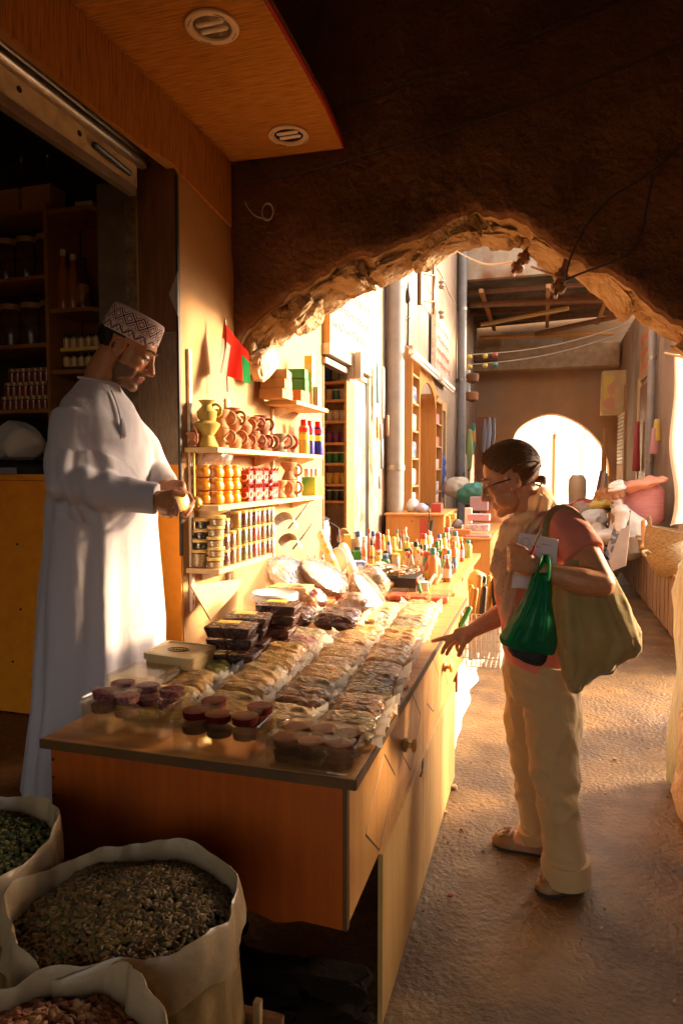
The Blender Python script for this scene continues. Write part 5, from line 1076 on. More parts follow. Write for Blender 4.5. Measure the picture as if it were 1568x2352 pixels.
mb.tube([(.03, 0, -.05), (.03, 0, 1.1)], .03, 6).tube([(.03, 1.0, -.05), (.03, 1.0, 1.1)], .022, 6); mb.build('bracket_frame', m_woodd, t)
for z in (.05, .45, .85): MB().lathe([(.03, 0), (.05, .03), (.03, .06), (.05, .09), (.02, .12)], 10, M=Matrix.Translation((.1, 1.25, z))).build('insulator', m_sign, t)
for pts, m, lab, r in ((((930, 548, 9), (1000, 610, 9.5), (1030, 670, 10.5), (1046, 700, 11)), m_wirel, 'pale cable dropping from the arch to the thin pipe', .010), (((1045, 575, 6), (1110, 605, 4.4), (1180, 600, 3.6)), m_wirel, 'pale sagging cable running to the arch insulators', .006), (((1220, 612, 3.5), (1255, 625, 3.4), (1290, 640, 3.3)), m_woodd, 'short brown cable between the two arch insulators', .006)):
    tag(MB().tube(spline([on('Y', *p) for p in pts], 6), r, 6).build('cable', m), lab, 'cable')
# hanging string lights
for k, (ya, yb, lab) in enumerate(((838, 752, 'upper wire of coloured bulbs strung across the far bay'), (828 + 18, 790, 'lower wire of coloured bulbs strung across the far bay'))):
    t = thing('string_lights', lab, 'lights', (0, 0, 0)); A, B_ = on('Y', 1072, 815 if k == 0 else 838, 11.7), on('Y', 1448, 742 if k == 0 else 758, 13.0)
    P_ = [A + (B_ - A) * (i / 12) + Vector((0, 0, -.12 * math.sin(math.pi * i / 12))) for i in range(13)]; MB().tube(P_, .010, 5).build('wire', m_wirel, t)
    for i, c in ((0.2, YEL), (1.3, YEL), (2, RED if k == 0 else TEA)):
        q = P_[0] + (P_[3] - P_[0]) * i / 3; MB().blob(q + Vector((0, 0, -.04)), .045, seg=10, rings=8).build('bulb', c, t)
# merchandise hanging on the left pillar
for k, (x, y0, y1, m, r, lab) in enumerate(((868, 835, 925, TEA, .035, 'teal mesh strap hanging on the pillar beside the thick pipe'), (880, 845, 960, GRY, .045, 'grey folded pouch hanging beside the teal strap'), (867, 960, 1005, m_wood, .022, 'orange wooden handle hanging below the teal strap'), (875, 975, 1010, GRY, .025, 'grey socket block hanging on the pillar'), (877, 1010, 1075, cm('steel blue', (.16, .17, .2)), .03, 'long grey metal blade hanging on the pillar'), (872, 1095, 1120, GRY, .03, 'small round metal ladle hanging low on the pillar'), (890, 955, 1000, m_woodd, .02, 'dark wooden handle hanging beside the thick pipe'))):
    p0, p1 = on('X', x, y0, WX + .10), on('X', x + 3, y1, WX + .10); p1.y = p0.y; tag(MB().limb([p0, (p0 + p1) / 2, p1], [(r * .8, .012), (r, .014), (r * .7, .012)], 10, ref=(0, 1, 0)).build('hanging_tool', m), lab, 'tool', 'tools hanging on the pillar')
# ---- arch fittings
for k, (x, y, Y) in enumerate(((1197, 600, 3.42), (1285, 645, 3.2))):
    p = on('Y', x, y, Y); t = thing('cable_insulator', f'brown ceramic cable insulator hanging under the arch, {["left", "right"][k]} one', 'insulator', p); T = Matrix.Rotation(R(35 - 20 * k), 4, 'Y')
    MB().lathe([(.026, -.05), (.034, -.04), (.034, -.022), (.022, -.014), (.022, .0), (.034, .008), (.034, .026), (.022, .034), (.024, .05), (.001, .052)], 16, M=T).build('ceramic_body', m_woodd, t); MB().box(-.008, .008, -.03, .03, -.07, .10, M=T).build('metal_strap', m_rust if False else m_woodd, t)
for pts, lab in (([(1690, 35), (1568, 95), (1300, 205), (1050, 292), (860, 348), (700, 392), (560, 420)], 'long black cable slanting across the dark arch wall'), ([(1560, -60), (1400, 0), (1200, 90), (1000, 165), (830, 225), (760, 250)], 'second black cable high on the dark arch wall'), ([(1568, 330), (1480, 405), (1400, 455), (1345, 520), (1310, 590), (1298, 640)], 'black cable curving down the arch wall to the right insulator'), ([(1500, 400), (1485, 470), (1468, 550), (1420, 595), (1340, 625), (1292, 645)], 'black cable looping low along the right of the arch')):
    tag(MB().tube(spline([on('Y', x, y, 3.045) for x, y in pts], 6), .0045, 6).build('cable', m_wire), lab, 'cable', 'cables on the arch wall')
c = on('Y', 614, 487, 3.03); mb = MB()
for k in range(2): mb.tube([c + Vector((.028 * math.cos(a) + .006 * k, -.01 * k, .038 * math.sin(a))) for a in [i * 2 * math.pi / 20 for i in range(20)]], .003, 6, close=True)
mb.tube(spline([on('Y', x, y, 3.035) for x, y in ((562, 462), (575, 485), (592, 498), (612, 500))], 5), .003, 6); tag(mb.build('wire_coil', m_wirel), 'small pale coil of wire hanging at the left of the arch wall', 'wire')
# ---- right side of the alley
t = thing('white_cloth', 'glaring sunlit white cloth hung out beside the right wall', 'cloth', (1.5, 7.65, 1.0)); mb = MB()  # cloth added so that sun through it makes the blown-out glare
def wc(u, v): return Vector((-.24 + .84 * u + (1 - u) * .05 * (1 - v) * math.sin(v * 9), .05 * math.sin(u * 22 + v) + .02 * math.sin(v * 5), (1.75 - .3 * u) * v - .1 + .05 * math.sin(u * 5)))
mb.grid(wc, 70, 24); mb.build('hanging_sheet', cloth('bright_cloth', (.62, .50, .38), .40, bump=0), t, fixn=False); MB().tube([(-.34, 0, 1.66), (.62, 0, 1.40)], .012, 8).build('rod', m_woodl, t)
m_palm = mat('palm_weave', (.46, .32, .16), (.30, .19, .08), scale=14, stretch=(2, 2, 6), rough=.85, bump=1, bscale=26, detail=2, bdist=.02)
for k, (x, y, Y, r, h, lab, tl) in enumerate(((1525, 1240, 7.2, .24, .34, 'large pale palm leaf basket on the right ledge', .15), (1560, 1215, 7.4, .16, .22, 'smaller reddish palm basket right of the large one', -.1), (1500, 1275, 6.6, .19, .24, 'slumped palm leaf basket at the edge of the right ledge', .5), (1490, 1215, 8.2, .15, .18, 'brown palm basket behind the large one', .2))):
    p = on('Y', x, y, Y); p.z = .561; p.x = max(p.x, 1.18); t = thing('palm_basket', lab, 'basket', p, k * 1.3, 'palm baskets on the right ledge'); T = Matrix.Rotation(tl, 4, 'Y')
    MB().lathe([(r * .65, 0.0), (r * .95, h * .3), (r, h * .7), (r * 1.02, h), (r * .94, h), (r * .9, h * .7), (.001, h * .2)], 26, M=T, wob=lambda a, q: 1 + .06 * math.sin(a * 3 + k) + .03 * math.sin(a * 7)).build('basket_body', m_palm, t)
    for s_ in (-1, 1): MB().tube([T @ Vector((r * .95 * s_, -.07, h)), T @ Vector((r * 1.05 * s_, -.05, h * 1.25)), T @ Vector((r * 1.05 * s_, .05, h * 1.25)), T @ Vector((r * .95 * s_, .07, h))], .013, 8).build('handle', m_palm, t)
me = MB().loft([[on('Y', 1472, 1155, 8.9) + Vector((.27 * k * math.cos(a), .18 * k * math.sin(a), z)) for a in [i * 2 * math.pi / 24 for i in range(24)]] for z, k in ((-.27, .7), (-.2, .95), (.0, 1), (.15, .95), (.24, .7), (.27, .4))]).mesh('pink_sack', [mat('pink_sack', (.58, .27, .29), (.50, .21, .24), scale=5, stretch=(1, 1, 8), rough=.5)]); displace(me, lambda c_, n: .02 * fbm(c_, 7, 3)); tag(link('pink_sack', me), 'plump pink plastic sack on the right ledge beside the old man', 'sack')
me = MB().blob((0, 0, 0), (.26, .14, .05), rot=Matrix.Rotation(R(-14), 3, 'Y'), seg=40, rings=24).mesh('orange_pillow', [mat('orange_cloth', (.68, .30, .2), rough=.8)]); displace(me, lambda c_, n: crump(Vector(c_) * 1.6, 4)); tag(link('orange_pillow', me, None, on('Y', 1475, 1128, 8.7) + Vector((0, 0, .08))), 'folded orange cloth lying across the top of the pink sack', 'cloth')
p = on('Y', 1457, 1232, 8.2); p.z = .561; t = thing('white_bucket', 'small white plastic bucket on the right ledge', 'bucket', p); MB().lathe([(.075, 0), (.095, .17), (.10, .175), (.09, .172), (.07, .01), (.001, .01)], 20).build('bucket_body', WHT, t); MB().tube([(.095 * math.cos(a), .095 * math.sin(a), .16 - .05 * math.sin(a)) for a in [k * math.pi / 8 for k in range(9)]], .004, 6).build('handle', m_metal, t)
tag(MB().limb([on('Y', 1478, 1200, 7.9), on('Y', 1480, 1245, 7.8), on('Y', 1474, 1258, 7.7)], [.03, .03, .025], 10).build('wooden_mallet', m_wood), 'orange brown wooden mallet leaning beside the white bucket', 'mallet')
for k, (q, m, lab) in enumerate((([(1418, 1180), (1448, 1172), (1440, 1230), (1405, 1292), (1390, 1270)], cm('striped dark', (.08, .07, .06), .5, (.3, .2, .15), 20), 'dark striped fabric roll board leaning at the end of the ledge'), ([(1425, 1215), (1446, 1210), (1436, 1300), (1405, 1312), (1398, 1290)], m_plaster2, 'pale board with two sticks leaning in front of the dark one'))):
    P_ = [on('Y', x, y, 8.0 - .25 * k + .004 * (1300 - y)) for x, y in q]; o_ = Vector((.01, .03, 0)); n = len(P_); tag(MB().add(P_ + [p + o_ for p in P_], [tuple(range(n)), tuple(range(n, 2 * n))[::-1]] + [(i, n + i, n + (i + 1) % n, (i + 1) % n) for i in range(n)]).build('leaning_board', m), lab, 'board')
t = thing('carton', 'tan carton on the ledge behind the old man', 'carton', on('Y', 1430, 1150, 9.3)); MB().box(-.14, .14, -.15, .15, -.1, .18).build('carton_body', mat('tan_card', (.62, .42, .2), (.55, .36, .16), scale=6, rough=.8), t, bevel=.004); MB().box(-.16, .0, -.15, -.14, .12, .24, M=Matrix.Rotation(.3, 4, 'Y')).build('flap', MATS['tan_card'], t)
for x, y0, y1, m, lab in ((1463, 970, 1080, RED, 'long red strap hanging on the right wall'), (1503, 985, 1040, PNK, 'pink and blue packets hanging by the right pipe'), (1512, 965, 1010, YEL, 'yellow strap hanging by the right pipe'), (1388, 985, 1110, m_wood, 'tall orange brown cloth roll standing by the far arch')):
    Y_ = 11.6 if x < 1480 else 9.9
    if x < 1400: Y_ = 14.6
    p0, p1 = on('Y', x, y0, Y_), on('Y', x - 3, y1, Y_); p0.x = p1.x = min(p0.x, 1.44); tag(MB().limb([p0, (p0 + p1) / 2, p1], [(.035, .02), (.045, .02), (.06, .02)], 10, ref=(1, 0, 0)).build('hanging_strap', m), lab, 'strap')
for k, (x, y, Y, s, m, lab) in enumerate(((1345, 1165, 10.2, (.22, .18, .12), RED, 'heap of red cloth on the alley floor goods beyond the woman'), (1310, 1175, 10.6, (.16, .14, .11), PNK, 'pink cloth bundle left of the red heap'), (1388, 1150, 10.4, (.16, .15, .18), ORG, 'orange red bag beside the old man'), (1325, 1125, 12.5, (.17, .16, .26), cm('tan barrel', (.72, .5, .28)), 'tan barrel shaped sack in the bright arch'), (1362, 1195, 9.4, (.17, .15, .15), WHT, 'white bundle in front of the red heap'), (1375, 1230, 8.9, (.15, .14, .13), CLR, 'cream bundle lowest of the heap beyond the woman'), (1340, 1200, 9.8, (.2, .2, .3), m_plaster2, 'pale sack under the red heap'), (1398, 1162, 9.6, (.06, .06, .08), GRN, 'small green tin beside the old man'), (1380, 1160, 9.5, (.14, .08, .05), YEL, 'yellow cloth lying on the heap'))):
    if 'barrel' in lab: tag(MB().lathe([(s[0] * .8, -s[2]), (s[0] * .9, 0), (s[0] * .85, s[2] * .7), (s[0] * .5, s[2])], 18).build('bundle', m, loc=on('Y', x, y, Y)), lab, 'sack', 'goods heaped along the far right'); continue
    me = MB().blob((0, 0, 0), s, seg=40, rings=26).mesh('bundle', [m]); displace(me, lambda c_, n: crump(c_, k)); tag(link('bundle', me, None, on('Y', x, y, Y)), lab, 'bundle', 'goods heaped along the far right')
r4 = random.Random(12)
for k in range(34):
    m = r4.choice([RED, ORG, WHT, CLR, PNK, YEL, m_card, MIX1, MIX2, m_palm, LIM, GRY]); p = Vector((.42 + .62 * r4.random(), 9.0 + 2.6 * r4.random(), .12 + .55 * r4.random())); s_ = .06 + .08 * r4.random()
    if k % 3 == 0: o = MB().box(-s_, s_, -s_, s_, -s_ * .7, s_ * .7).build('goods_box', m, bevel=.006, loc=p); o.rotation_euler = (.3 * r4.random(), .3 * r4.random(), r4.random() * 2); tag(o, 'small box in the jumble of goods heaped by the seated old man', 'box', 'boxes in the jumble of far goods')
    else:
        me = MB().blob((0, 0, 0), (s_, s_ * .9, s_ * (.6 + .6 * r4.random())), seg=26, rings=18).mesh('goods_bag', [m]); displace(me, lambda c_, n: .5 * crump(Vector(c_) * 2.2, k)); tag(link('goods_bag', me, None, p), 'small bag or cloth in the jumble of goods heaped by the seated old man', 'bag', 'bags in the jumble of far goods')
for k in range(6): tag(MB().tube([on('Y', 1362 + 5 * k, 1180, 11.2), on('Y', 1380 + 3 * k, 1082 + 6 * (k % 3), 11.6)], [.03, .02], 8).build('cloth_roll', [m_woodd, PNK, RED, m_woodl, GRY, m_wood][k]), f'{["dark brown", "pink", "red", "pale wooden", "grey", "orange brown"][k]} roll leaning in the bundle by the far arch', 'roll', 'rolls leaning by the far arch')
# near right sacks at the picture edge
m_gsack = mat('green_white_sack', (.50, .50, .40), (.34, .40, .32), scale=3, stretch=(2, 2, .6), rough=.35, bump=.8, bscale=14, bdist=.03); m_tsack = mat('tan_sack', (.50, .36, .24), (.40, .27, .17), scale=4, rough=.35, bump=1, bscale=16, bdist=.03)
for k, (lab, c_, r, z0, z1, m) in enumerate((('tall greenish white plastic sack at the right edge of the alley', (.80, 3.32), .225, .0, 1.14, m_gsack), ('crumpled tan plastic sack at the foot of the tall sack', (.74, 3.03), .19, 0, .50, m_tsack), ('cream plastic sack behind the tall sack', (1.22, 4.3), .25, 0, .98, mat('cream_sack', (.72, .55, .40), (.66, .48, .33), scale=4, rough=.5)))):
    me = MB().loft([[Vector((r * q * (1 + .06 * math.sin(5 * a + z * 6)) * math.cos(a), r * q * math.sin(a), z0 + (z1 - z0) * z)) for a in [i * 2 * math.pi / 32 for i in range(32)]] for z, q in ((0, .75), (.04, .95), (.2, 1.05), (.35, 1.0), (.5, .94), (.65, 1.0), (.8, .98), (.9, .9), (.97, .75), (1, .4))]).mesh('plastic_sack', [m]); displace(me, lambda p, n: .022 * fbm(p, 7, 4, k)); tag(link('plastic_sack', me, None, (c_[0], c_[1], 0)), lab, 'sack', 'sacks at the right edge')
tag(MB().lathe([(.075, 0), (.085, .16), (.08, .16), (.07, .01), (.001, .01)], 18).build('green_pail', GRN, loc=(1.27, 6.05, .561)), 'green plastic pail beside the palm baskets', 'pail')
# far left hanging goods
for x, y0, y1, Y, r, m, lab in ((1087, 975, 1040, 13.0, .06, cm('rainbow', (.7, .3, .03), .5, (.05, .3, .2), 4), 'rainbow coloured duster hanging at the far left'), (1078, 990, 1075, 12.5, .08, LIM, 'green and white net bag hanging at the far left'), (1112, 965, 1035, 13.6, .05, GRY, 'silver wrapped roll standing at the far left, nearest of three'), (1124, 960, 1030, 13.9, .05, LIL, 'silver wrapped roll standing at the far left, middle of three'), (1134, 962, 1028, 14.2, .05, GRY, 'silver wrapped roll standing at the far left, farthest of three'), (1068, 1045, 1110, 12.0, .05, CLR, 'bunch of pale loofahs hanging by the thin pipe')):
    tag(MB().limb([on('Y', x, y0, Y), on('Y', x - 2, (y0 + y1) / 2, Y), on('Y', x - 4, y1, Y)], [r * .5, r, r * .8], 10).build('hanging_goods', m), lab, 'goods', 'goods hanging at the far left')
q0, q1 = on('Y', 1094, 1100, 14.4), on('Y', 1132, 957, 14.4); tag(MB().box(q0.x, q1.x, 14.4, 14.46, 0, q1.z).build('door_panel', mat('red_brown_board', (.36, .14, .06), (.3, .11, .045), scale=4, rough=.7), bevel=.004), 'red brown board standing by the far arch on the left', 'board')
t = thing('far_stall', 'low stall with crates of goods along the far left wall', 'stall', (-1.15, 12.4, 0)); MB().box(-.25, .3, 0, 2.2, 0, .85).build('stall_front', m_woodd, t); me = MB().blob((0, 1.1, .9), (.3, 1.05, .18), seg=24, rings=12).mesh('goods_heap', [MIX1]); displace(me, lambda p, n: .08 * fbm(p, 5, 3)); link('goods_heap', me, t)
for k, z in enumerate((3.05, 2.72)): tag(MB().lathe([(.02, 0), (.11, .04), (.12, .16), (.10, .18), (.001, .1)], 14).build('hanging_pot', clay['orange clay'] if k else m_woodd, loc=(-1.25, 12.6, z)), f'clay flower pot on a bracket beyond the thin pipe, {["upper", "lower"][k]} one', 'pot', 'flower pots beyond the thin pipe')
tag(MB().box(0, .06, 0, .28, 0, .5).build('window_unit', mat('blue_white', (.6, .62, .65), rough=.4), loc=(-1.44, 13.3, 3.0), bevel=.01), 'small pale window unit high at the far left', 'window')
# ================================================================ PEOPLE
m_skin_m = mat('skin_brown', (.47, .20, .082), (.40, .16, .062), scale=30, rough=.48, sub=.12, bump=.12, bscale=220)
m_skin_w = mat('skin_tan', (.52, .225, .10), (.45, .18, .075), scale=30, rough=.5, sub=.12, bump=.12, bscale=220)
m_skin_o = mat('skin_old', (.34, .15, .08), rough=.55)
m_lip_m = mat('lip_brown', (.24, .07, .045), rough=.4); m_lip_w = mat('lip_rose', (.36, .09, .06), rough=.4)
m_stub = mat('stubble', (.13, .065, .035), (.20, .085, .04), scale=160, rough=.6)
m_hair_b = mat('black_hair', (.008, .006, .005), (.02, .014, .01), scale=40, stretch=(1, 1, 8), rough=.45, bump=.6, bscale=120)
m_hair_w = mat('brown_hair', (.34, .145, .045), (.18, .072, .022), scale=22, stretch=(2, 14, 14), rough=.5, spec=.35, bump=.8, bscale=60, bstretch=(4, 60, 60))
m_eye = mat('eye_white', (.7, .66, .6), rough=.2); m_iris = mat('iris', (.02, .012, .008), rough=.15)
m_robe = cloth('white_robe', (.50, .455, .47), .12, bump=.12, bscale=30)
m_tee = cloth('salmon_shirt', (.68, .21, .14), .12, bump=.4, bscale=24)
m_scarf = cloth('cream_scarf', (.76, .58, .36), .42, bump=.5, bscale=160)
m_trou = cloth('khaki_trousers', (.46, .31, .14), .08, bump=.45, bscale=26)
m_tote = cloth('olive_tote', (.33, .24, .095), .12, bump=.5, bscale=22, col2=(.27, .19, .07), scale=9)
m_shoe = mat('tan_leather', (.26, .13, .05), (.18, .085, .03), scale=14, rough=.6, bump=.2, bscale=60)
m_sole = mat('dark_sole', (.03, .02, .015), rough=.8)
m_blackc = mat('black_cloth', (.012, .01, .01), rough=.7)

def head_shapes(mb, M, s=1.0, female=False):
    def B(c, r, **k): mb.blob(Vector(c) * s, tuple(q * s for q in r), M=M, **k)
    def Lm(pts, r): mb.limb([M @ (Vector(p) * s) for p in pts], [q * s for q in r], 12)
    B((-.012, 0, .052), (.099, .077, .090), seg=24, rings=16)
    B((.030, 0, .000), (.062, .064, .088), seg=20, rings=14)
    B((.026, 0, -.062), (.056, .053 if not female else .049, .050), seg=20, rings=12)
    B((.068, 0, -.098), (.021, .024, .017)); B((.045, 0, -.088), (.04, .036, .022))
    for q in (-1, 1):
        B((.058, q * .042, -.008), (.028, .024, .022)); B((.045, q * .045, -.045), (.032, .018, .035)); B((.020, q * .050, -.055), (.028, .012, .040))
        B((.0755, q * .031, .016), (.0135, .017, .0125))
        B((.099, q * .0115, -.031), (.012, .0085, .009))
        # ear
        pts = [(-.004 + .021 * math.cos(a) - .008, q * (.074 + .010 * max(0, -math.cos(a))), .008 + .033 * math.sin(a)) for a in [i * 2 * math.pi / 14 for i in range(14)]]
        mb.tube([M @ (Vector(p) * s) for p in pts], [.0055 * s] * 14, 8, close=True)
        B((-.010, q * .073, .006), (.016, .005, .027)); B((.0, q * .075, -.024), (.010, .006, .010)); B((.006, q * .073, .002), (.006, .006, .009))
        Lm([(.070, q * .045, .036), (.086, q * .022, .038), (.091, q * .006, .034)], [.008, .010, .008])
    Lm([(.090, 0, .034), (.098, 0, .010), (.108, 0, -.012), (.113, 0, -.026)], [.009, .0095, .011, .0125]); B((.104, 0, -.032), (.014, .009, .008))
    B((.074, 0, -.058), (.020, .030, .026))
    Lm([(.078, -.022, -.057), (.092, -.006, -.0545), (.0925, 0, -.056), (.092, .006, -.0545), (.078, .022, -.057)], [.004, .0062, .0058, .0062, .004])
    Lm([(.077, -.020, -.066), (.090, 0, -.0695), (.077, .020, -.066)], [.004, .0075, .004])
    if not female: B((.05, 0, .05), (.045, .06, .045), seg=18)
def head_paint(me, M, s, m_skin, m_lip, stub=None):
    me.materials.clear()
    for m in (m_skin, m_lip, stub or m_skin): me.materials.append(m)
    inv = M.inverted()
    for p in me.polygons:
        q = inv @ Vector(p.center) / s
        if q.length > .2: continue
        if q.x > .074 and abs(q.y) < .024 and -.078 < q.z < -.050 and (q.x - .074) * 1.2 > abs(q.y) * .35: p.material_index = 1
        elif stub and q.x > .0 and q.z < -.038 + .25 * max(0, .06 - q.x) * 0 and q.z > -.13 and abs(q.z + .075) < .05: p.material_index = 2
def eyes(root, M, s):
    for q in (-1, 1):
        c = M @ (Vector((.0795, q * .031, .015)) * s)
        e = MB().blob(c, .0115 * s).build('eye', m_eye, root); 
        MB().blob(M @ (Vector((.0875, q * .0312, .0115)) * s), (.005 * s,) * 3, seg=10, rings=6).build('iris', m_iris, e)
        MB().tube([M @ (Vector((x, q * y, z)) * s) for x, y, z in ((.086, .016, .0145), (.0915, .026, .016), (.0905, .036, .0155), (.083, .046, .012))], .0022 * s, 6).build('eyelashes', m_hair_b, root)
        MB().limb([M @ (Vector((x, q * y, z)) * s) for x, y, z in ((.0985, .012, .040), (.096, .025, .046), (.086, .041, .045), (.078, .048, .040))], [.003 * s, .0042 * s, .0035 * s, .002 * s], 8).build('eyebrow', m_hair_b, root)

# ---------------------------------------------------------------- shopkeeper
DM = 2.45
def Pm(x, y, d=DM): return atd(x, y, d)
FL = .30
man = thing('person', 'man in long white robe and patterned cap looking down at a jar he holds', 'person', (0, 0, 0))
hm = Pm(288, 812, 2.445)
HM = Matrix.Translation(hm) @ Matrix.Rotation(R(19), 4, 'Z') @ Matrix.Rotation(R(25), 4, 'Y')
def hz(x, y, d): return atd(336.9 + x * .0879, 1087.2 + y * .0879, d)
mb = MB(); head_shapes(mb, HM)
nb = Pm(226, 905, 2.47)
mb.limb([HM @ Vector((-.035, 0, -.015)), HM @ Vector((-.03, 0, -.075)) + Vector((-.02, 0, 0)), nb], [(.056, .058), .058, .070], 18)
pel = Pm(228, 1330, 2.45); chest = Pm(232, 1010, 2.46)
mb.limb([pel, (pel + chest) / 2, chest, nb + Vector((0, 0, -.03))], [.12, .115, .125, .07], 16)
shN, shF = Pm(172, 976, 2.34), Pm(284, 985, 2.57)
elN, elF = Pm(160, 1112, 2.26), Pm(352, 1085, 2.58)
wrN, wrF = hz(250, 660, 2.265), hz(500, 400, 2.43)
for a, b, c in ((shN, elN, wrN), (shF, elF, wrF)):
    mb.limb([chest + (a - chest) * .55 + Vector((0, 0, .02)), a, (a + b) / 2, b, (b + c) / 2, c], [.07, .058, .046, .042, .038, .027], 14)
def fingers(mb, hf, specs):
    for pts, ds, r in specs: mb.limb([hf(x, y, d) for (x, y), d in zip(pts, ds)], [r, r * .97, r * .92, r * .85, r * .8][:len(pts)], 10)
mb.limb([hz(250, 650, 2.265), hz(420, 720, 2.25), hz(570, 760, 2.235)], [.027, (.037, .028), (.036, .022)], 12, ref=(0, 0, 1))
fingers(mb, hz, [([(470, 540), (700, 500), (960, 545)], [2.24, 2.215, 2.235], .0125), ([(590, 640), (745, 760), (815, 930), (770, 1075)], [2.225, 2.195, 2.195, 2.215], .0108),
                 ([(570, 760), (690, 890), (710, 1030), (620, 1110)], [2.235, 2.215, 2.215, 2.235], .0105), ([(520, 850), (590, 970), (585, 1070), (510, 1085)], [2.25, 2.235, 2.24, 2.26], .0100), ([(430, 890), (470, 1000), (455, 1070), (390, 1060)], [2.26, 2.255, 2.26, 2.28], .0088)])
mb.limb([hz(480, 395, 2.43), hz(700, 385, 2.40), hz(900, 430, 2.375)], [.026, (.032, .024), (.034, .020)], 12)
fingers(mb, hz, [([(920, 430), (1080, 560), (1205, 740), (1075, 880), (965, 995)], [2.365, 2.335, 2.31, 2.285, 2.27], .0105), ([(930, 470), (1110, 650), (1185, 830), (1120, 990), (1010, 1095)], [2.385, 2.36, 2.335, 2.31, 2.295], .0105),
                 ([(920, 520), (1060, 740), (1110, 940), (1030, 1100)], [2.40, 2.385, 2.36, 2.33], .0098), ([(880, 560), (980, 800), (1010, 980), (940, 1090)], [2.41, 2.40, 2.38, 2.36], .0088), ([(790, 420), (890, 470), (1000, 555)], [2.37, 2.34, 2.325], .0120)])
ftN, ftF = Pm(215, 1830, 2.37), Pm(235, 1800, 2.53)
for fp_, sd in ((ftN, -1), (ftF, 1)):
    fp_ = Vector((fp_.x, fp_.y, FL)); hp = pel + Vector((0, sd * .09, -.03)); an = fp_ + Vector((-.02, 0, .085))
    mb.limb([hp, (hp + an) / 2 + Vector((.02, 0, 0)), an], [.095, .06, .038], 14); mb.limb([an, fp_ + Vector((-.04, 0, .035)), fp_ + Vector((.06, 0, .04)), fp_ + Vector((.15, 0, .025))], [.038, .035, (.03, .042), (.018, .04)], 12)
me = fuse(mb, .0042, 2, 'body'); head_paint(me, HM, 1, m_skin_m, m_lip_m, m_stub); link('body', me, man)
eyes(man, HM, 1)
# hair under the cap
mb = MB(); mb.blob((-.020, 0, .045), (.097, .079, .078), M=HM, seg=28, rings=20)
inv = HM.inverted(); keep = []
hair = mb.mesh('hair', [m_hair_b]); bm = bmesh.new(); bm.from_mesh(hair)
bmesh.ops.delete(bm, geom=[f for f in bm.faces if (lambda q: q.x > .020 - .25 * (q.z) or q.z < -.035 or (abs(q.y) > .05 and -.045 < q.x < .01 and q.z < .045))(inv @ f.calc_center_median())], context='FACES'); bm.to_mesh(hair); bm.free()
link('hair', hair, man)
# embroidered cap
def capm():
    m = mat('embroidered_cap', (.60, .47, .44), rough=.85, spec=.2); n = m.node_tree.nodes; L = m.node_tree.links; b = n['Principled BSDF']
    uv = n.new('ShaderNodeUVMap'); uv.uv_map = 'UVMap'; sep = n.new('ShaderNodeSeparateXYZ'); L.new(uv.outputs[0], sep.inputs[0])
    def M_(op, a, c=None, d=None):
        k = n.new('ShaderNodeMath'); k.operation = op
        for i, v in enumerate((a, c, d)):
            if v is None: continue
            if hasattr(v, 'is_output'): L.new(v, k.inputs[i])
            else: k.inputs[i].default_value = v
        return k.outputs[0]
    u, v = sep.outputs[0], sep.outputs[1]
    def tri(x, f): return M_('ABSOLUTE', M_('SUBTRACT', M_('FRACT', M_('MULTIPLY', x, f)), .5))
    v1 = M_('DIVIDE', M_('SUBTRACT', v, .40), .46)      # upper band
    dia = M_('ADD', tri(u, 14), M_('ABSOLUTE', M_('SUBTRACT', v1, .5)))
    l1 = M_('LESS_THAN', M_('ABSOLUTE', M_('SUBTRACT', dia, .5)), .075); l1b = M_('LESS_THAN', M_('ABSOLUTE', M_('SUBTRACT', dia, .25)), .05); l1c = M_('LESS_THAN', M_('ABSOLUTE', M_('SUBTRACT', dia, .75)), .05)
    up_ = M_('MULTIPLY', M_('MAXIMUM', M_('MAXIMUM', l1, l1b), l1c), M_('MULTIPLY', M_('GREATER_THAN', v1, 0.0), M_('LESS_THAN', v1, 1.0)))
    v2 = M_('DIVIDE', M_('SUBTRACT', v, .04), .26)
    zz = M_('SUBTRACT', M_('MULTIPLY', tri(u, 14), 2), v2)
    lo = M_('MULTIPLY', M_('MAXIMUM', M_('LESS_THAN', M_('ABSOLUTE', zz), .14), M_('LESS_THAN', M_('ABSOLUTE', M_('SUBTRACT', M_('MULTIPLY', tri(M_('ADD', u, .0179), 28), 2), v2)), .10)), M_('MULTIPLY', M_('GREATER_THAN', v2, 0.0), M_('LESS_THAN', v2, 1.0)))
    st_ = M_('MULTIPLY', M_('LESS_THAN', tri(v, 22), .16), M_('MAXIMUM', M_('MULTIPLY', M_('GREATER_THAN', v, .30), M_('LESS_THAN', v, .40)), M_('GREATER_THAN', v, .88)))
    f = M_('MAXIMUM', M_('MAXIMUM', up_, lo), st_)
    mx = n.new('ShaderNodeMix'); mx.data_type = 'RGBA'; mx.inputs[6].default_value = (.60, .47, .43, 1); mx.inputs[7].default_value = (.09, .025, .035, 1)
    L.new(f, mx.inputs[0]); L.new(mx.outputs[2], b.inputs['Base Color']); return m
CM = HM @ Matrix.Translation((-.012, 0, .052)) @ Matrix.Rotation(R(2), 4, 'Y')
bm = bmesh.new(); uvl = bm.loops.layers.uv.new('UVMap'); NS = 56; prof = [(1.0, .0), (1.01, .008), (1.02, .03), (1.01, .055), (.985, .078), (.965, .090), (.93, .096)]
rows_ = []
for r, z in prof: rows_.append([bm.verts.new(CM @ Vector((.101 * r * math.cos(2 * math.pi * i / NS), .083 * r * math.sin(2 * math.pi * i / NS), z))) for i in range(NS)])
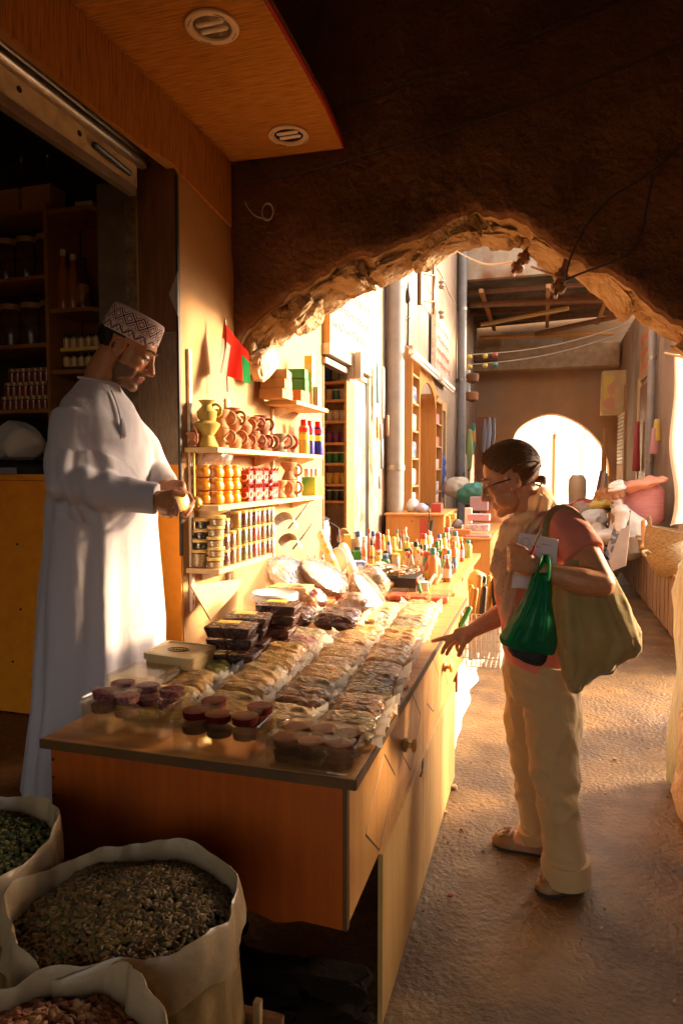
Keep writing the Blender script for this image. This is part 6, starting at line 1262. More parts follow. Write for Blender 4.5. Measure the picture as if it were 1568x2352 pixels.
for k in range(len(prof) - 1):
    for i in range(NS):
        f = bm.faces.new((rows_[k][i], rows_[k][(i + 1) % NS], rows_[k + 1][(i + 1) % NS], rows_[k + 1][i])); f.smooth = True
        for lp_, (uu, vv) in zip(f.loops, ((i, k), (i + 1, k), (i + 1, k + 1), (i, k + 1))): lp_[uvl].uv = (uu / NS, prof[vv][1] / .096)
tf = bm.faces.new(rows_[-1]); 
for lp_ in tf.loops: lp_[uvl].uv = (.5, .995)
me = bpy.data.meshes.new('embroidered_cap'); bm.to_mesh(me); bm.free(); me.materials.append(capm()); link('embroidered_cap', me, man)
# robe
def robe_ring(cx, y, a, b, amp, n=72, dz=0):
    c = Pm(cx, y); out = []
    for i in range(n):
        t = 2 * math.pi * i / n
        k = 1 + 1.7 * amp * (max(-.6, math.sin(9 * t + y * .0015)) + .7 * max(-.5, math.sin(14 * t + 1.3 - y * .001)) + .4 * math.sin(4 * t + .6))
        out.append(Vector((c.x + a * k * math.cos(t), c.y + b * k * math.sin(t), c.z + dz)))
    return out
rr = [(208, 1792, .205, .250, .030), (217, 1690, .200, .245, .032), (226, 1600, .195, .242, .030), (232, 1470, .192, .240, .026), (234, 1330, .182, .232, .018), (236, 1200, .172, .222, .012), (238, 1100, .162, .212, .008), (233, 1010, .152, .205, .006), (230, 965, .138, .185, .004), (226, 928, .112, .148, .0), (225, 902, .082, .098, 0), (226, 884, .070, .078, 0), (227, 874, .062, .066, 0)]
mb = MB(); mb.loft([robe_ring(*r) for r in rr])
cfN = hz(290, 660, 2.268); cfF = hz(470, 380, 2.45)
mb.limb([shN + (chest - shN) * .25, shN, (shN + elN) / 2 + Vector((-.008, 0, 0)), elN, elN + (cfN - elN) * .35, elN + (cfN - elN) * .7], [.080, .086, .083, .080, .070, .060], 20)
mb.tube([elN + (cfN - elN) * .5, elN + (cfN - elN) * .8, cfN], [.062, .056, .053], 20)
mb.limb([shF + (chest - shF) * .3, shF, (shF + elF) / 2 + Vector((.01, 0, 0)), elF, elF + (cfF - elF) * .5], [.068, .074, .074, .072, .062], 18)
mb.tube([elF, elF + (cfF - elF) * .6, cfF], [.066, .058, .052], 18)
me = fuse(mb, .0060, 7, 'robe')
ax = (cfN - elN).normalized(); La = (cfN - elN).length
def wr(p, n):
    d = .0022 * fbm((p.x, p.y, p.z * .25), 14, 3, 2) + .0015 * fbm(p, 9, 2, 7)
    # gathered folds round the elbow and along the forearm
    q = p - elN; t = q.dot(ax); rad = (q - ax * t).length
    if rad < .12 and -.09 < t < La:
        s = math.exp(-((t - .05) / .10) ** 2); d += .0075 * s * math.sin(95 * (t + .35 * (p.z - elN.z)) + 2 * fbm(p, 8, 2))
    # slanting pulls from the shoulder over the chest
    w_ = math.exp(-((p.z - chest.z) / .22) ** 2); d += .0065 * w_ * math.sin(46 * (p.z * .75 + (p.x - p.y) * .5) + 2.2 * fbm(p, 5, 2))
    k = min(1, max(0, (elN.z - .08 - p.z) / .25)); d += k * (.0075 * math.sin(30 * (p.x - p.y * .6) + 2.0 * fbm((p.x, p.y, p.z * .3), 3, 2)) + .005 * max(0, 1 - 3 * abs(noise.noise(Vector((p.x * 7, p.y * 7, p.z * 1.1))))))
    return d
displace(me, wr); me.materials.append(m_robe); robe = link('robe', me, man)
mb = MB(); cc = Pm(227, 878); mb.tube([(cc.x + .066 * math.cos(a), cc.y + .070 * math.sin(a), cc.z + .012 * math.cos(a) * -1 + .004) for a in [k * 2 * math.pi / 28 for k in range(28)]], .006, 8, close=True); mb.build('collar', m_robe, man)
def front(x, y, off=.0):   # a point on the robe's front surface under a pixel
    dg = bpy.context.evaluated_depsgraph_get(); r = ray(x, y).normalized()
    ok, loc, nn, _ = robe.ray_cast(CAM, r)
    return (loc + nn * off) if ok else Pm(x, y, 2.3)
bpy.context.view_layer.update()
tp = [front(x, y, .007) for x, y in ((254, 900), (262, 918), (268, 935), (274, 960), (277, 985))]
MB().tube(spline(tp, 4), [.0032] * 17, 8).build('neck_cord', m_robe, man)
a = front(277, 975, .010); mb = MB()
for k in range(14): q = k * .45; mb.tube([a + Vector((0, 0, .016)), a + Vector((.006 * math.cos(q), .006 * math.sin(q), 0)), a + Vector((.012 * math.cos(q), .012 * math.sin(q), -.045 - .008 * math.sin(k * 3)))], .0022, 5)
mb.build('tassel', m_robe, man)
# the jar he holds
jc = hz(800, 745, 2.262); t = thing('honey_jar', 'small jar with a gold lid held in the hands of the robed man', 'jar', jc); t.rotation_euler = (0, R(82), R(-20))
MB().lathe([(.030, -.028), (.032, -.02), (.032, .004), (.001, .005)], 20).build('jar_body', m_oj, t); MB().lathe([(.033, .005), (.034, .008), (.034, .020), (.028, .022), (.001, .022)], 40, wob=lambda a, k: 1 + .02 * math.cos(22 * a)).build('lid', mat('gold_lid', (.72, .55, .14), rough=.3, metal=.6), t)

# ---------------------------------------------------------------- customer
YW = 2.52
def Py(x, y, Y=YW): return on('Y', x, y, Y)
def w6(x, y, Y): return on('Y', 1071.9 + x * .3164, 957 + y * .3164, Y)
def w7(x, y, Y): return on('Y', 995.3 + x * .3653, 1454.7 + y * .3653, Y)
def wh(x, y, Y): return on('Y', 980 + x * .1367, 1362.8 + y * .1367, Y)
wom = thing('person', 'woman in salmon shirt and khaki trousers bending to point at the packets', 'person', (0, 0, 0))
HS = .94
hw = Py(1172, 1110, YW - .01)
HW = Matrix.Translation(hw) @ Matrix.Rotation(R(184), 4, 'Z') @ Matrix.Rotation(R(19), 4, 'Y')
mb = MB(); head_shapes(mb, HW, HS, True)
nkb = Py(1232, 1205)
mb.limb([HW @ Vector((-.03, 0, -.02)), HW @ Vector((-.035, 0, -.075)), nkb], [.050, .050, .062], 16)
# torso from front and back outline
TR = [((1160, 1505), (1338, 1545), .165), ((1148, 1425), (1340, 1455), .158), ((1133, 1365), (1340, 1375), .160), ((1132, 1305), (1338, 1300), .168), ((1160, 1245), (1330, 1230), .172), ((1190, 1208), (1305, 1182), .135), ((1207, 1190), (1262, 1170), .07)]
def tring(f, b, w_, k=1.0, n=40, sc=1.0):
    F = Py(*f); B_ = Py(*b); c = (F + B_) / 2; h = (F - B_) / 2 * k; out = []
    for i in range(n):
        a = 2 * math.pi * i / n; out.append(c + h * (abs(math.cos(a)) ** .85 * (1 if math.cos(a) > 0 else -1)) + Vector((0, w_ * k * math.sin(a), 0)))
    return out
mb.loft([tring(*r, k=.86) for r in TR])
sN, sF = Py(1302, 1212, YW - .165), Py(1200, 1225, YW + .16)
eN = w6(975, 1215, 2.22); wN = w6(545, 1120, 2.17)
eF = Py(1180, 1395, YW + .06); wF = wh(740, 640, 2.50)
mb.limb([Py(1260, 1215, YW - .08), sN, (sN + eN) / 2 + Vector((.004, 0, -.0)), eN], [.07, .060, .050, .042], 14)
mb.limb([eN, eN + (wN - eN) * .35 + Vector((0, -.005, -.004)), wN], [.042, .044, .027], 14)
mb.limb([Py(1230, 1225, YW + .08), sF, (sF + eF) / 2, eF], [.07, .058, .046, .040], 14); mb.limb([eF, eF + (wF - eF) * .4, wF], [.041, .040, .025], 14)
# near hand closed on notebook and pen
YH = 2.16
mb.limb([wN, w6(450, 1075, YH), w6(380, 1035, YH)], [.027, (.038, .026), (.042, .022)], 12, ref=(0, 0, 1))
for q in range(4):
    y = 955 + 47 * q; x0 = 385 - 6 * q
    mb.limb([w6(x0, y + 10, YH - .012), w6(x0 - 58 + 5 * q, y + 6, YH - .004), w6(x0 - 80 + 6 * q, y + 12, YH + .018), w6(x0 - 45, y + 18, YH + .034)], [.0105 - .0006 * q] * 4, 10)
mb.limb([w6(455, 1030, YH - .02), w6(410, 965, YH - .026), w6(345, 938, YH - .012), w6(310, 932, YH)], [.0135, .012, .0108, .0095], 10)
# far hand reaching out, index pointing
mb.limb([wF, wh(640, 700, 2.50), wh(540, 745, 2.495)], [.025, (.034, .021), (.036, .019)], 12)
for pts, Y0, r in (([(500, 700), (330, 745), (200, 775), (95, 803)], 2.485, .0098), ([(470, 745), (350, 830), (290, 925), (255, 1005)], 2.48, .0100), ([(500, 790), (420, 860), (365, 950), (332, 1030)], 2.505, .0095), ([(560, 800), (515, 850), (505, 905), (520, 970)], 2.52, .0082), ([(670, 740), (620, 850), (580, 940), (540, 1040)], 2.475, .0115)):
    mb.limb([wh(x, y, Y0) for x, y in pts], [r, r * .97, r * .9, r * .8], 10)
# legs and feet
hipN, hipF = w7(745, 280, 2.45), w7(615, 260, 2.62)
knN, knF = w7(752, 840, 2.41), w7(612, 770, 2.62)
anN, anF = w7(835, 1520, 2.43), w7(625, 1250, 2.66)
toeN, heN = on('Z', 1243, 2052, 0), on('Z', 1338, 2022, 0); toeF, heF = on('Z', 1140, 1938, 0), on('Z', 1246, 1962, 0)
for h, k, a, t_, e_ in ((hipN, knN, anN, toeN, heN), (hipF, knF, anF, toeF, heF)):
    a2 = Vector((e_.x, e_.y, .085)) + (t_ - e_) * .22
    mb.limb([h, k, a2 + Vector((0, 0, .05)), a2], [.09, .058, .038, .036], 14)
    mb.limb([a2, e_ + (t_ - e_) * .15 + Vector((0, 0, .035)), e_ + (t_ - e_) * .55 + Vector((0, 0, .038)), e_ + (t_ - e_) * .88 + Vector((0, 0, .022))], [.036, .032, (.030, .038), (.018, .036)], 12, ref=(0, 0, 1))
me = fuse(mb, .0042, 2, 'body'); head_paint(me, HW, HS, m_skin_w, m_lip_w); link('body', me, wom); eyes(wom, HW, HS)
# hair with a short tied tail
mb = MB(); mb.blob((-.016, 0, .052), (.104, .082, .096), M=HW, seg=110, rings=72)
hair = mb.mesh('hair', [m_hair_w]); inv = HW.inverted(); bm = bmesh.new(); bm.from_mesh(hair)
def cut(q):
    if q.z > .10: return False
    if q.x > .044 and q.z < .11: return True
    if q.x > -.02 and q.z < .052 + .55 * (q.x + .02): return True
    if q.z < -.035 or (abs(q.y) > .055 and -.035 < q.x < .02 and q.z < .030): return True
    return False
bmesh.ops.delete(bm, geom=[f for f in bm.faces if cut(inv @ f.calc_center_median())], context='FACES'); bm.to_mesh(hair); bm.free()
r_h = random.Random(9); mb = MB(); cen = Vector((-.016, 0, .052)); rad_ = Vector((.1055, .0835, .0975)); tail = Vector((-.118, 0, .018)) - cen
def onskull(d): d = Vector((d.x / rad_.x, d.y / rad_.y, d.z / rad_.z)).normalized(); return cen + Vector((d.x * rad_.x, d.y * rad_.y, d.z * rad_.z))
for k in range(330):
    s_ = (k % 2) * 2 - 1; f_ = r_h.random()
    if f_ < .55: q = f_ / .55; st_ = Vector((.058 - .030 * q ** 2 - .028 * max(0, q - .6), s_ * .082 * q ** .8, .100 - .062 * q ** 1.5))
    elif f_ < .8: st_ = Vector((-.045 - .05 * r_h.random(), s_ * .075, -.020 + .02 * r_h.random()))
    else: st_ = Vector((.05 - .09 * r_h.random(), s_ * .06 * r_h.random(), .14))
    a_ = onskull(st_ - cen) - cen; pts = []; lift = .0015 + .0025 * r_h.random(); wv = r_h.random() * 6
    for i in range(12):
        t = i / 11 * (.86 + .14 * r_h.random() ** 3); d = (a_ * (1 - t) + tail * t + Vector((0, 0, .05)) * (t * (1 - t) * 2)); p = onskull(d); o_ = (p - cen).normalized()
        pts.append(HW @ (p + o_ * (lift * math.sin(math.pi * min(1, t + .15)) + .0012 * math.sin(wv + t * 9))))
    mb.tube(pts, [.0010] + [.0022] * 10 + [.0012], 5)
ho = link('hair', hair, wom); sm = mb.mesh('hair_strands', [m_hair_w]); link('hair_strands', sm, ho)
mb = MB(); c0 = Py(1216, 1096, YW)
mb.limb([c0 + Vector((-.02, 0, -.01)), Py(1228, 1100), Py(1245, 1100)], [.016, .013, .014], 12)
for k in range(26):
    a = k * 2.4; o = Vector((0, .012 * math.cos(a), .010 * math.sin(a)))
    mb.tube([Py(1232, 1101) + o * .5, Py(1246, 1100) + o, Py(1251 + 4 * math.sin(k * 1.7), 1108 + 6 * math.cos(k * 2.3)) + o * 1.3], [.0045, .004, .001], 5)
mb.tube([Py(1228, 1112), Py(1240, 1116), Py(1244, 1108)], [.004, .005, .004], 6)
mb.build('ponytail', m_hair_w, wom)
mb = MB().blob(Py(1166, 1087, YW - .079), (.006, .003, .004)); mb.build('hair_clip', m_metal, wom)
# glasses
mb = MB()
for q in (-1, 1):
    mb.tube([HW @ (Vector((.104 - .010 * math.cos(a) * 0 - .05 * (abs(q * .033 + .021 * math.cos(a)) - .012) * .3, q * .033 + .021 * math.cos(a), .008 + .015 * math.sin(a))) * HS) for a in [k * 2 * math.pi / 18 for k in range(18)]], .0018, 6, close=True)
    mb.tube([HW @ (Vector(v) * HS) for v in ((.100, q * .055, .014), (.085, q * .073, .016), (.04, q * .080, .018), (-.005, q * .081, .016))], (.0022, .0042), 8)
mb.tube([HW @ (Vector((.105, y, .012)) * HS) for y in (-.012, 0, .012)], .0018, 6)
gl = mb.build('glasses', mat('dark_frame', (.03, .01, .01), rough=.25), wom)
mb = MB()
for q in (-1, 1): mb.add([HW @ (Vector((.103, q * .033 + .020 * math.cos(a), .008 + .0145 * math.sin(a))) * HS) for a in [k * 2 * math.pi / 16 for k in range(16)]], [tuple(range(16))])
mb.build('lens', f_lid, gl)
# shirt
mb = MB(); mb.loft([tring(*r) for r in TR[:-1]] + [tring((1200, 1196), (1275, 1172), .10)])
seN = sN + (eN - sN) * .52; mb.tube([sN + Vector((-.06, .07, -.01)), sN + Vector((-.01, .01, .004)), sN + (eN - sN) * .25, seN], [.066, .068, .067, .068], 20)
seF = sF + (eF - sF) * .45; mb.tube([sF + Vector((.05, -.07, 0)), sF, seF], [.08, .078, .074], 18)
me = fuse(mb, .007, 4, 'shirt'); displace(me, lambda p, n: .005 * fbm((p.x, p.y, p.z * .7), 11, 3, 3) + .004 * math.sin(60 * (p.z * .6 + p.x * .6) + 3 * fbm(p, 6, 2))); me.materials.append(m_tee); shirt = link('shirt', me, wom)
# trousers
mb = MB(); mb.loft([tring((1162, 1498), (1335, 1540), .160), tring((1158, 1530), (1338, 1570), .172), tring((1165, 1590), (1330, 1610), .16, .9)])
for h, m_, k, s_, a, rs_ in ((hipN, w7(755, 560, 2.43), knN, w7(790, 1150, 2.41), w7(836, 1535, 2.425), (.100, .090, .079, .072, .069)), (hipF, w7(590, 520, 2.62), knF, w7(625, 1000, 2.64), w7(655, 1268, 2.655), (.096, .085, .073, .064, .060))):
    mb.tube([h + Vector((0, 0, .06)), h, m_, k, s_, a], [rs_[0]] + list(rs_), 24)
me = fuse(mb, .007, 4, 'trousers')
def tw(p, n):
    d = .004 * fbm((p.x, p.y, p.z * .6), 12, 3, 1)
    for k in (knN, knF):
        s = math.exp(-((p.z - k.z + .06) / .10) ** 2) if (Vector((p.x, p.y, 0)) - Vector((k.x, k.y, 0))).length < .14 else 0
        d += .0065 * s * math.sin(52 * (p.z + .7 * p.x) + 2 * fbm(p, 7, 2))
    return d + .004 * math.sin(45 * (p.x + .4 * p.z) + 2 * fbm(p, 4, 2)) + .0065 * max(0, 1 - 7 * abs(noise.noise(Vector((p.x * 7 + p.z * 2.2, p.y * 6, p.z * 4 - p.x * 4))))) + .004 * max(0, 1 - 6 * abs(noise.noise(Vector((p.x * 3 - p.z * 1.5, p.y * 9 + 4, p.z * 9 + p.x * 8)))))
displace(me, tw); me.materials.append(m_trou); link('trousers', me, wom)
for a, b, r in ((w7(832, 1412, 2.42), w7(838, 1545, 2.425), .0815), (w7(640, 1212, 2.65), w7(656, 1275, 2.655), .071)):
    MB().tube([a, a + (b - a) * .1, (a + b) / 2, b, b, a + (b - a) * .5], [r * .99, r * 1.01, r * 1.02, r, r * .93, r * .92], 28).build('turned_cuff', m_trou, wom)
# shoes
def shoe(to, he):
    ax_ = (to - he); L_ = ax_.length + .03; f = ax_.normalized(); s_ = Vector((-f.y, f.x, 0)); o = he - f * .015; mbs = MB(); so_ = MB()
    prof = [(0, .026, .055), (.06, .034, .062), (.25, .036, .052), (.45, .040, .050), (.62, .046, .054), (.80, .046, .046), (.93, .034, .032), (1.0, .015, .018)]
    rings = []; sr = []
    for t_, w_, h_ in prof:
        c = o + f * (L_ * t_); rings.append([c + s_ * (w_ * math.cos(a)) + Vector((0, 0, .012 + max(0, h_ * math.sin(a)) * (1 if math.sin(a) > 0 else 0))) for a in [k * 2 * math.pi / 20 for k in range(20)]])
        sr.append([c + s_ * (w_ * 1.04 * math.cos(a)) + Vector((0, 0, .002 + .011 * (math.sin(a) > 0))) for a in [k * 2 * math.pi / 20 + .01 for k in range(20)]])
    sh = mbs.loft(rings).build('shoe', m_shoe, wom); so_.loft(sr).build('sole', m_sole, sh)
    lc = MB(); c = o + f * (L_ * .66) + Vector((0, 0, .066)); lc.tube([c - s_ * .03 + Vector((0, 0, -.012)), c, c + s_ * .03 + Vector((0, 0, -.012))], .004, 6).tube([c, c + f * .03 + s_ * .02 + Vector((0, 0, -.006))], .003, 6).tube([c, c + f * .03 - s_ * .02 + Vector((0, 0, -.006))], .003, 6).build('leather_lace', m_shoe, sh)
    st_ = MB(); st_.tube([o + f * (L_ * (.66 + .28 * math.cos(a))) + s_ * (.033 * math.sin(a)) + Vector((0, 0, .058 - .012 * (math.cos(a) > .5))) for a in [k * math.pi / 9 - math.pi / 2 for k in range(10)]], .003, 6).build('stitched_seam', m_shoe, sh)
shoe(toeN, heN); shoe(toeF, heF)
# scarf
def sack_loft(rows, Y0, th, nz=.0, sd=0, n=36, pw=.8, seg=4):
    rings = []
    rows = [tuple(r) for r in rows]
    for k in range(len(rows) - 1):
        for q in range(seg):
            t = q / seg; rings.append([rows[k][i] * (1 - t) + rows[k + 1][i] * t for i in range(4)])
    rings.append(list(rows[-1])); out = []
    for y, x0, x1, w_ in rings:
        A = on('Y', x0, y, Y0); B_ = on('Y', x1, y, Y0); c = (A + B_) / 2; h = (B_ - A) / 2; rg = []
        for i in range(n):
            a = 2 * math.pi * i / n; ca, sa = math.cos(a), math.sin(a)
            rg.append(c + h * (abs(ca) ** pw * (1 if ca > 0 else -1)) + Vector((0, th * w_ * (abs(sa) ** pw) * (1 if sa > 0 else -1) * (1 + .12 * math.sin(ca * 11 + y * .01 + sd) * (1 if w_ > .3 else .3)), 0)))
        out.append(rg)
    return out
mb = MB()
mb.loft(sack_loft([(1122, 1236, 1250, .35), (1135, 1226, 1266, .6), (1152, 1215, 1276, .85), (1172, 1203, 1287, 1.0), (1184, 1180, 1289, 1.08), (1202, 1156, 1284, 1.1), (1228, 1147, 1264, 1.08), (1252, 1140, 1258, 1.0), (1278, 1132, 1248, .9), (1302, 1134, 1226, .5)], YW - .01, .135, n=64, pw=.9, seg=6))
mb.loft(sack_loft([(1262, 1133, 1196, .8), (1300, 1128, 1192, 1), (1340, 1137, 1194, 1), (1385, 1150, 1197, .9), (1425, 1157, 1194, .8), (1447, 1160, 1188, .5)], 2.385, .022, n=32, seg=5))
mb.loft(sack_loft([(1230, 1186, 1250, .8), (1270, 1184, 1240, 1), (1310, 1182, 1226, 1), (1345, 1184, 1218, .9)], 2.345, .022, n=32, seg=5))
me = fuse(mb, .0042, 4, 'scarf')
def sf(p, n):
    q = p - Py(1225, 1180); t = min(1, max(0, (p.z - 1.25) / .06)); k = t * math.sin(105 * (q.z * .62 + q.x * .55 + .3 * q.y) + 3 * fbm(p, 4, 2)) + (1 - t) * math.sin(190 * (q.x - .25 * q.z) + 2.5 * fbm((p.x, p.y, p.z * .3), 5, 2))
    return .0062 * k + .004 * (1 - 2.4 * abs(noise.noise(Vector((p.x * 14 + p.z * 16, p.y * 12, p.z * 10 - p.x * 6)))))
displace(me, sf); me.materials.append(m_scarf); link('scarf', me, wom)
mb = MB(); r_s = random.Random(4)
for k in range(70):
    x = 1130 + 24 * r_s.random() + 12 * (k / 70); y = 1275 + 165 * (k / 70); p = on('Y', x + .16 * (y - 1275), y, 2.362 - .004 * r_s.random()); mb.blob(p, .0018, seg=6, rings=4)
mb.build('sequins', m_metal, wom)

# things she carries -----------------------------------------------------------
tb = thing('tote_bag', 'big slouchy olive brown cloth tote bag hanging from the shoulder of the woman', 'bag', (0, 0, 0))
rows = [(1248, 1340, 1374, .25), (1275, 1312, 1386, .5), (1310, 1288, 1402, .8), (1350, 1272, 1424, .95), (1410, 1270, 1453, 1.0), (1452, 1274, 1474, .95), (1475, 1278, 1472, .9), (1517, 1286, 1436, .75), (1552, 1296, 1380, .55), (1580, 1306, 1325, .25)]
mb = MB().loft(sack_loft(rows, 2.285, .075, n=90, seg=9)); me = mb.mesh('bag_body', [m_tote], sharp=80)
displace(me, lambda p, n: (.013 * max(0, 1 - 4.5 * abs(noise.noise(Vector((13 * (p.x + .35 * (p.z - .9)), 3, p.z * 1.6))))) + .003 * math.sin(45 * (p.x + .3 * (p.z - .9)) + 3 * fbm((p.x, p.y, p.z * .35), 4, 2))) * min(1, max(.15, (1.30 - p.z) * 3)) + .006 * fbm(p, 11, 3)); link('bag_body', me, tb)
st = [on('Y', x, y, Y) for x, y, Y in ((1278, 1345, 2.25), (1262, 1290, 2.26), (1252, 1240, 2.27), (1256, 1195, 2.29), (1276, 1168, 2.33), (1305, 1170, 2.34), (1335, 1195, 2.33), (1372, 1255, 2.30))]
MB().tube(spline(st, 5), (.0035, .011), 8, ref=(0, 1, .4)).build('shoulder_strap', m_tote, tb)
gb = thing('green_plastic_bag', 'thin green plastic carrier bag hanging from the wrist of the woman', 'bag', (0, 0, 0))
m_gb = film('green_film', tint=(.10, .42, .20), gloss=.03, rough=.3, crink=.25, cscale=22, haze=.55, hcol=(.012, .30, .125), edge=.14)
rows = [(1318, 1222, 1262, .25), (1350, 1212, 1265, .5), (1390, 1190, 1268, .8), (1430, 1168, 1274, 1.0), (1462, 1146, 1277, 1.0), (1476, 1150, 1277, .9), (1490, 1190, 1275, .7), (1500, 1240, 1272, .4)]
me = MB().loft(sack_loft(rows, 2.13, .055, n=64, seg=8)).mesh('bag_body', [m_gb], sharp=80); displace(me, lambda p, n: .0018 * math.sin(60 * (p.x - .35 * p.z) + 3 * fbm(p, 5, 2)) + .0045 * (.4 - abs(noise.noise(Vector((p.x * 16 - p.z * 7, p.y * 6, p.z * 5))))) + .003 * fbm(p, 26, 2)); link('bag_body', me, gb)
for pts in ([(1226, 1330, 2.10), (1240, 1300, 2.11), (1246, 1287, 2.16)], [(1258, 1330, 2.12), (1262, 1302, 2.12), (1258, 1288, 2.16), (1246, 1287, 2.19)]):
    MB().tube(spline([on('Y', *p) for p in pts], 4), (.004, .018), 8, ref=(1, 0, 0)).build('handle', m_gb, gb)
part(MB().box(*sorted((on('Y', 1178, 1450, 2.13).x, on('Y', 1266, 1450, 2.13).x)), 2.10, 2.16, on('Y', 1200, 1482, 2.13).z, on('Y', 1200, 1440, 2.13).z), 'parcel', mat('dark_parcel', (.05, .06, .03), rough=.6), gb, .01)
pb = thing('belt_pouch', 'small black pouch hanging under the green plastic bag', 'pouch', (0, 0, 0))
me = MB().loft(sack_loft([(1480, 1168, 1262, .5), (1490, 1165, 1262, .9), (1505, 1175, 1258, 1), (1518, 1200, 1254, .9), (1527, 1225, 1246, .5)], 2.25, .035, n=28)).mesh('pouch_body', [m_blackc], sharp=80); link('pouch_body', me, pb)
nbk = thing('notebook', 'white notebook with pencil scribbles held against the chest of the woman', 'notebook', (0, 0, 0)); Yn = 2.205
q = [on('Y', x, y, Yn + dy) for x, y, dy in ((1192, 1223, .01), (1281, 1240, 0), (1277, 1302, 0), (1180, 1290, .01))]
off = Vector((.002, .010, 0)); MB().add(q + [p + off for p in q], [(0, 1, 2, 3), (7, 6, 5, 4), (0, 4, 5, 1), (1, 5, 6, 2), (2, 6, 7, 3), (3, 7, 4, 0)]).build('pages', mat('paper', (.60, .52, .52), rough=.8), nbk)
q2 = [on('Y', x, y, Yn + .012) for x, y in ((1178, 1318), (1262, 1322), (1258, 1356), (1174, 1350))]
MB().add(q2 + [p + off for p in q2], [(0, 1, 2, 3), (7, 6, 5, 4), (0, 4, 5, 1), (1, 5, 6, 2), (2, 6, 7, 3), (3, 7, 4, 0)]).build('lower_pages', MATS['paper'], nbk)
mb = MB()
def onbook(u, v): return q[0] * (1 - u) * (1 - v) + q[1] * u * (1 - v) + q[2] * u * v + q[3] * (1 - u) * v + Vector((0, -.001, 0))
mb.tube([onbook(.2 + .11 * math.cos(a), .28 + .14 * math.sin(a)) for a in [k * .42 for k in range(16)]], .0006, 4)
for r_, (u0, v0, L_) in enumerate(((.36, .38, .2), (.6, .25, .25), (.55, .6, .3), (.3, .7, .2))): mb.tube([onbook(u0 + L_ * k / 12, v0 + .025 * math.sin(k * 2.2 + r_)) for k in range(13)], .0006, 4)
mb.build('pencil_scribbles', m_ink, nbk)
pen = thing('pen', 'red and silver pen held upright in the hand of the woman', 'pen', (0, 0, 0)); a = w6(462, 1005, 2.135); b = w6(545, 808, 2.15)
MB().tube([a, a + (b - a) * .32], .0045, 8).build('red_grip', mat('pen_red', (.45, .02, .03), rough=.3), pen); MB().tube([a + (b - a) * .32, b], [.0045, .0035], 8).build('barrel', m_metal, pen)

# seated old man far down the alley
om = thing('person', 'seated old man in white robe and turban far along the right side', 'person', (0, 0, 0)); YO = 8.6
def Po(x, y, Y=YO): return on('Y', x, y, Y)
ho_ = Po(1417, 1138); HO = Matrix.Translation(ho_) @ Matrix.Rotation(R(215), 4, 'Z') @ Matrix.Rotation(R(12), 4, 'Y')
mb = MB(); head_shapes(mb, HO, 1.0); nk = ho_ + Vector((.02, 0, -.14)); mb.limb([ho_ + Vector((.01, 0, -.04)), nk], [.055, .065], 12)
hp = Vector((ho_.x + .12, YO, .66)); mb.limb([hp, nk + Vector((.03, 0, -.1))], [.13, .12], 12)
for sd in (-1, 1):
    s_ = nk + Vector((.02, sd * .18, -.06)); e_ = s_ + Vector((-.05, sd * .04, -.26)); h_ = e_ + Vector((-.22, -sd * .06, -.02))
    mb.limb([nk + Vector((0, sd * .06, -.05)), s_, e_, h_], [.06, .055, .042, .030], 10); mb.limb([h_, h_ + Vector((-.06, 0, -.02))], [(.03, .018), (.032, .014)], 10)
    for q_ in range(4): mb.limb([h_ + Vector((-.06, (q_ - 1.5) * .018, -.02)), h_ + Vector((-.10, (q_ - 1.5) * .02, -.035)), h_ + Vector((-.12, (q_ - 1.5) * .02, -.06))], [.009, .008, .007], 8)
    mb.limb([h_ + Vector((-.02, -sd * .025, 0)), h_ + Vector((-.07, -sd * .05, -.01))], [.011, .009], 8)
    k_ = hp + Vector((-.38, sd * .16, .02)); f_ = Vector((k_.x - .02, k_.y, .06)); mb.limb([hp + Vector((0, sd * .09, 0)), k_, f_ + Vector((0, 0, .05))], [.09, .065, .04], 10); mb.limb([f_ + Vector((.03, 0, -.02)), f_ + Vector((-.14, 0, -.03))], [.035, .03], 8)
me = fuse(mb, .009, 2, 'body'); head_paint(me, HO, 1, m_skin_o, m_skin_o, mat('white_beard', (.6, .55, .5), rough=.8)); link('body', me, om)
mb = MB(); mb.limb([hp + Vector((.02, 0, -.05)), hp + Vector((0, 0, .2)), nk + Vector((.02, 0, -.06))], [.20, .19, .11], 16)
for sd in (-1, 1):
    s_ = nk + Vector((.02, sd * .18, -.06)); e_ = s_ + Vector((-.05, sd * .04, -.26)); h_ = e_ + Vector((-.18, -sd * .05, -.02)); mb.limb([nk + Vector((0, sd * .06, -.06)), s_, e_, h_], [.09, .085, .075, .06], 10)
    k_ = hp + Vector((-.36, sd * .14, .02)); mb.limb([hp, k_, Vector((k_.x, k_.y, .16))], [.14, .11, .10], 12)
me = fuse(mb, .014, 3, 'robe'); displace(me, lambda p, n: .012 * fbm(p, 6, 3)); me.materials.append(cloth('old_white_robe', (.78, .74, .68), .2)); link('robe', me, om)
mb = MB()
for k in range(4): mb.tube([HO @ Vector(((.088 - .008 * k) * math.cos(a) - .012, (.078 - .008 * k) * math.sin(a), .075 + .022 * k + .012 * math.sin(a + k * 1.6))) for a in [i * 2 * math.pi / 18 for i in range(18)]], .021, 8, close=True)
mb.blob((-.012, 0, .12), (.06, .055, .04), M=HO); mb.build('turban', mat('turban_white', (.8, .76, .7), rough=.9), om)
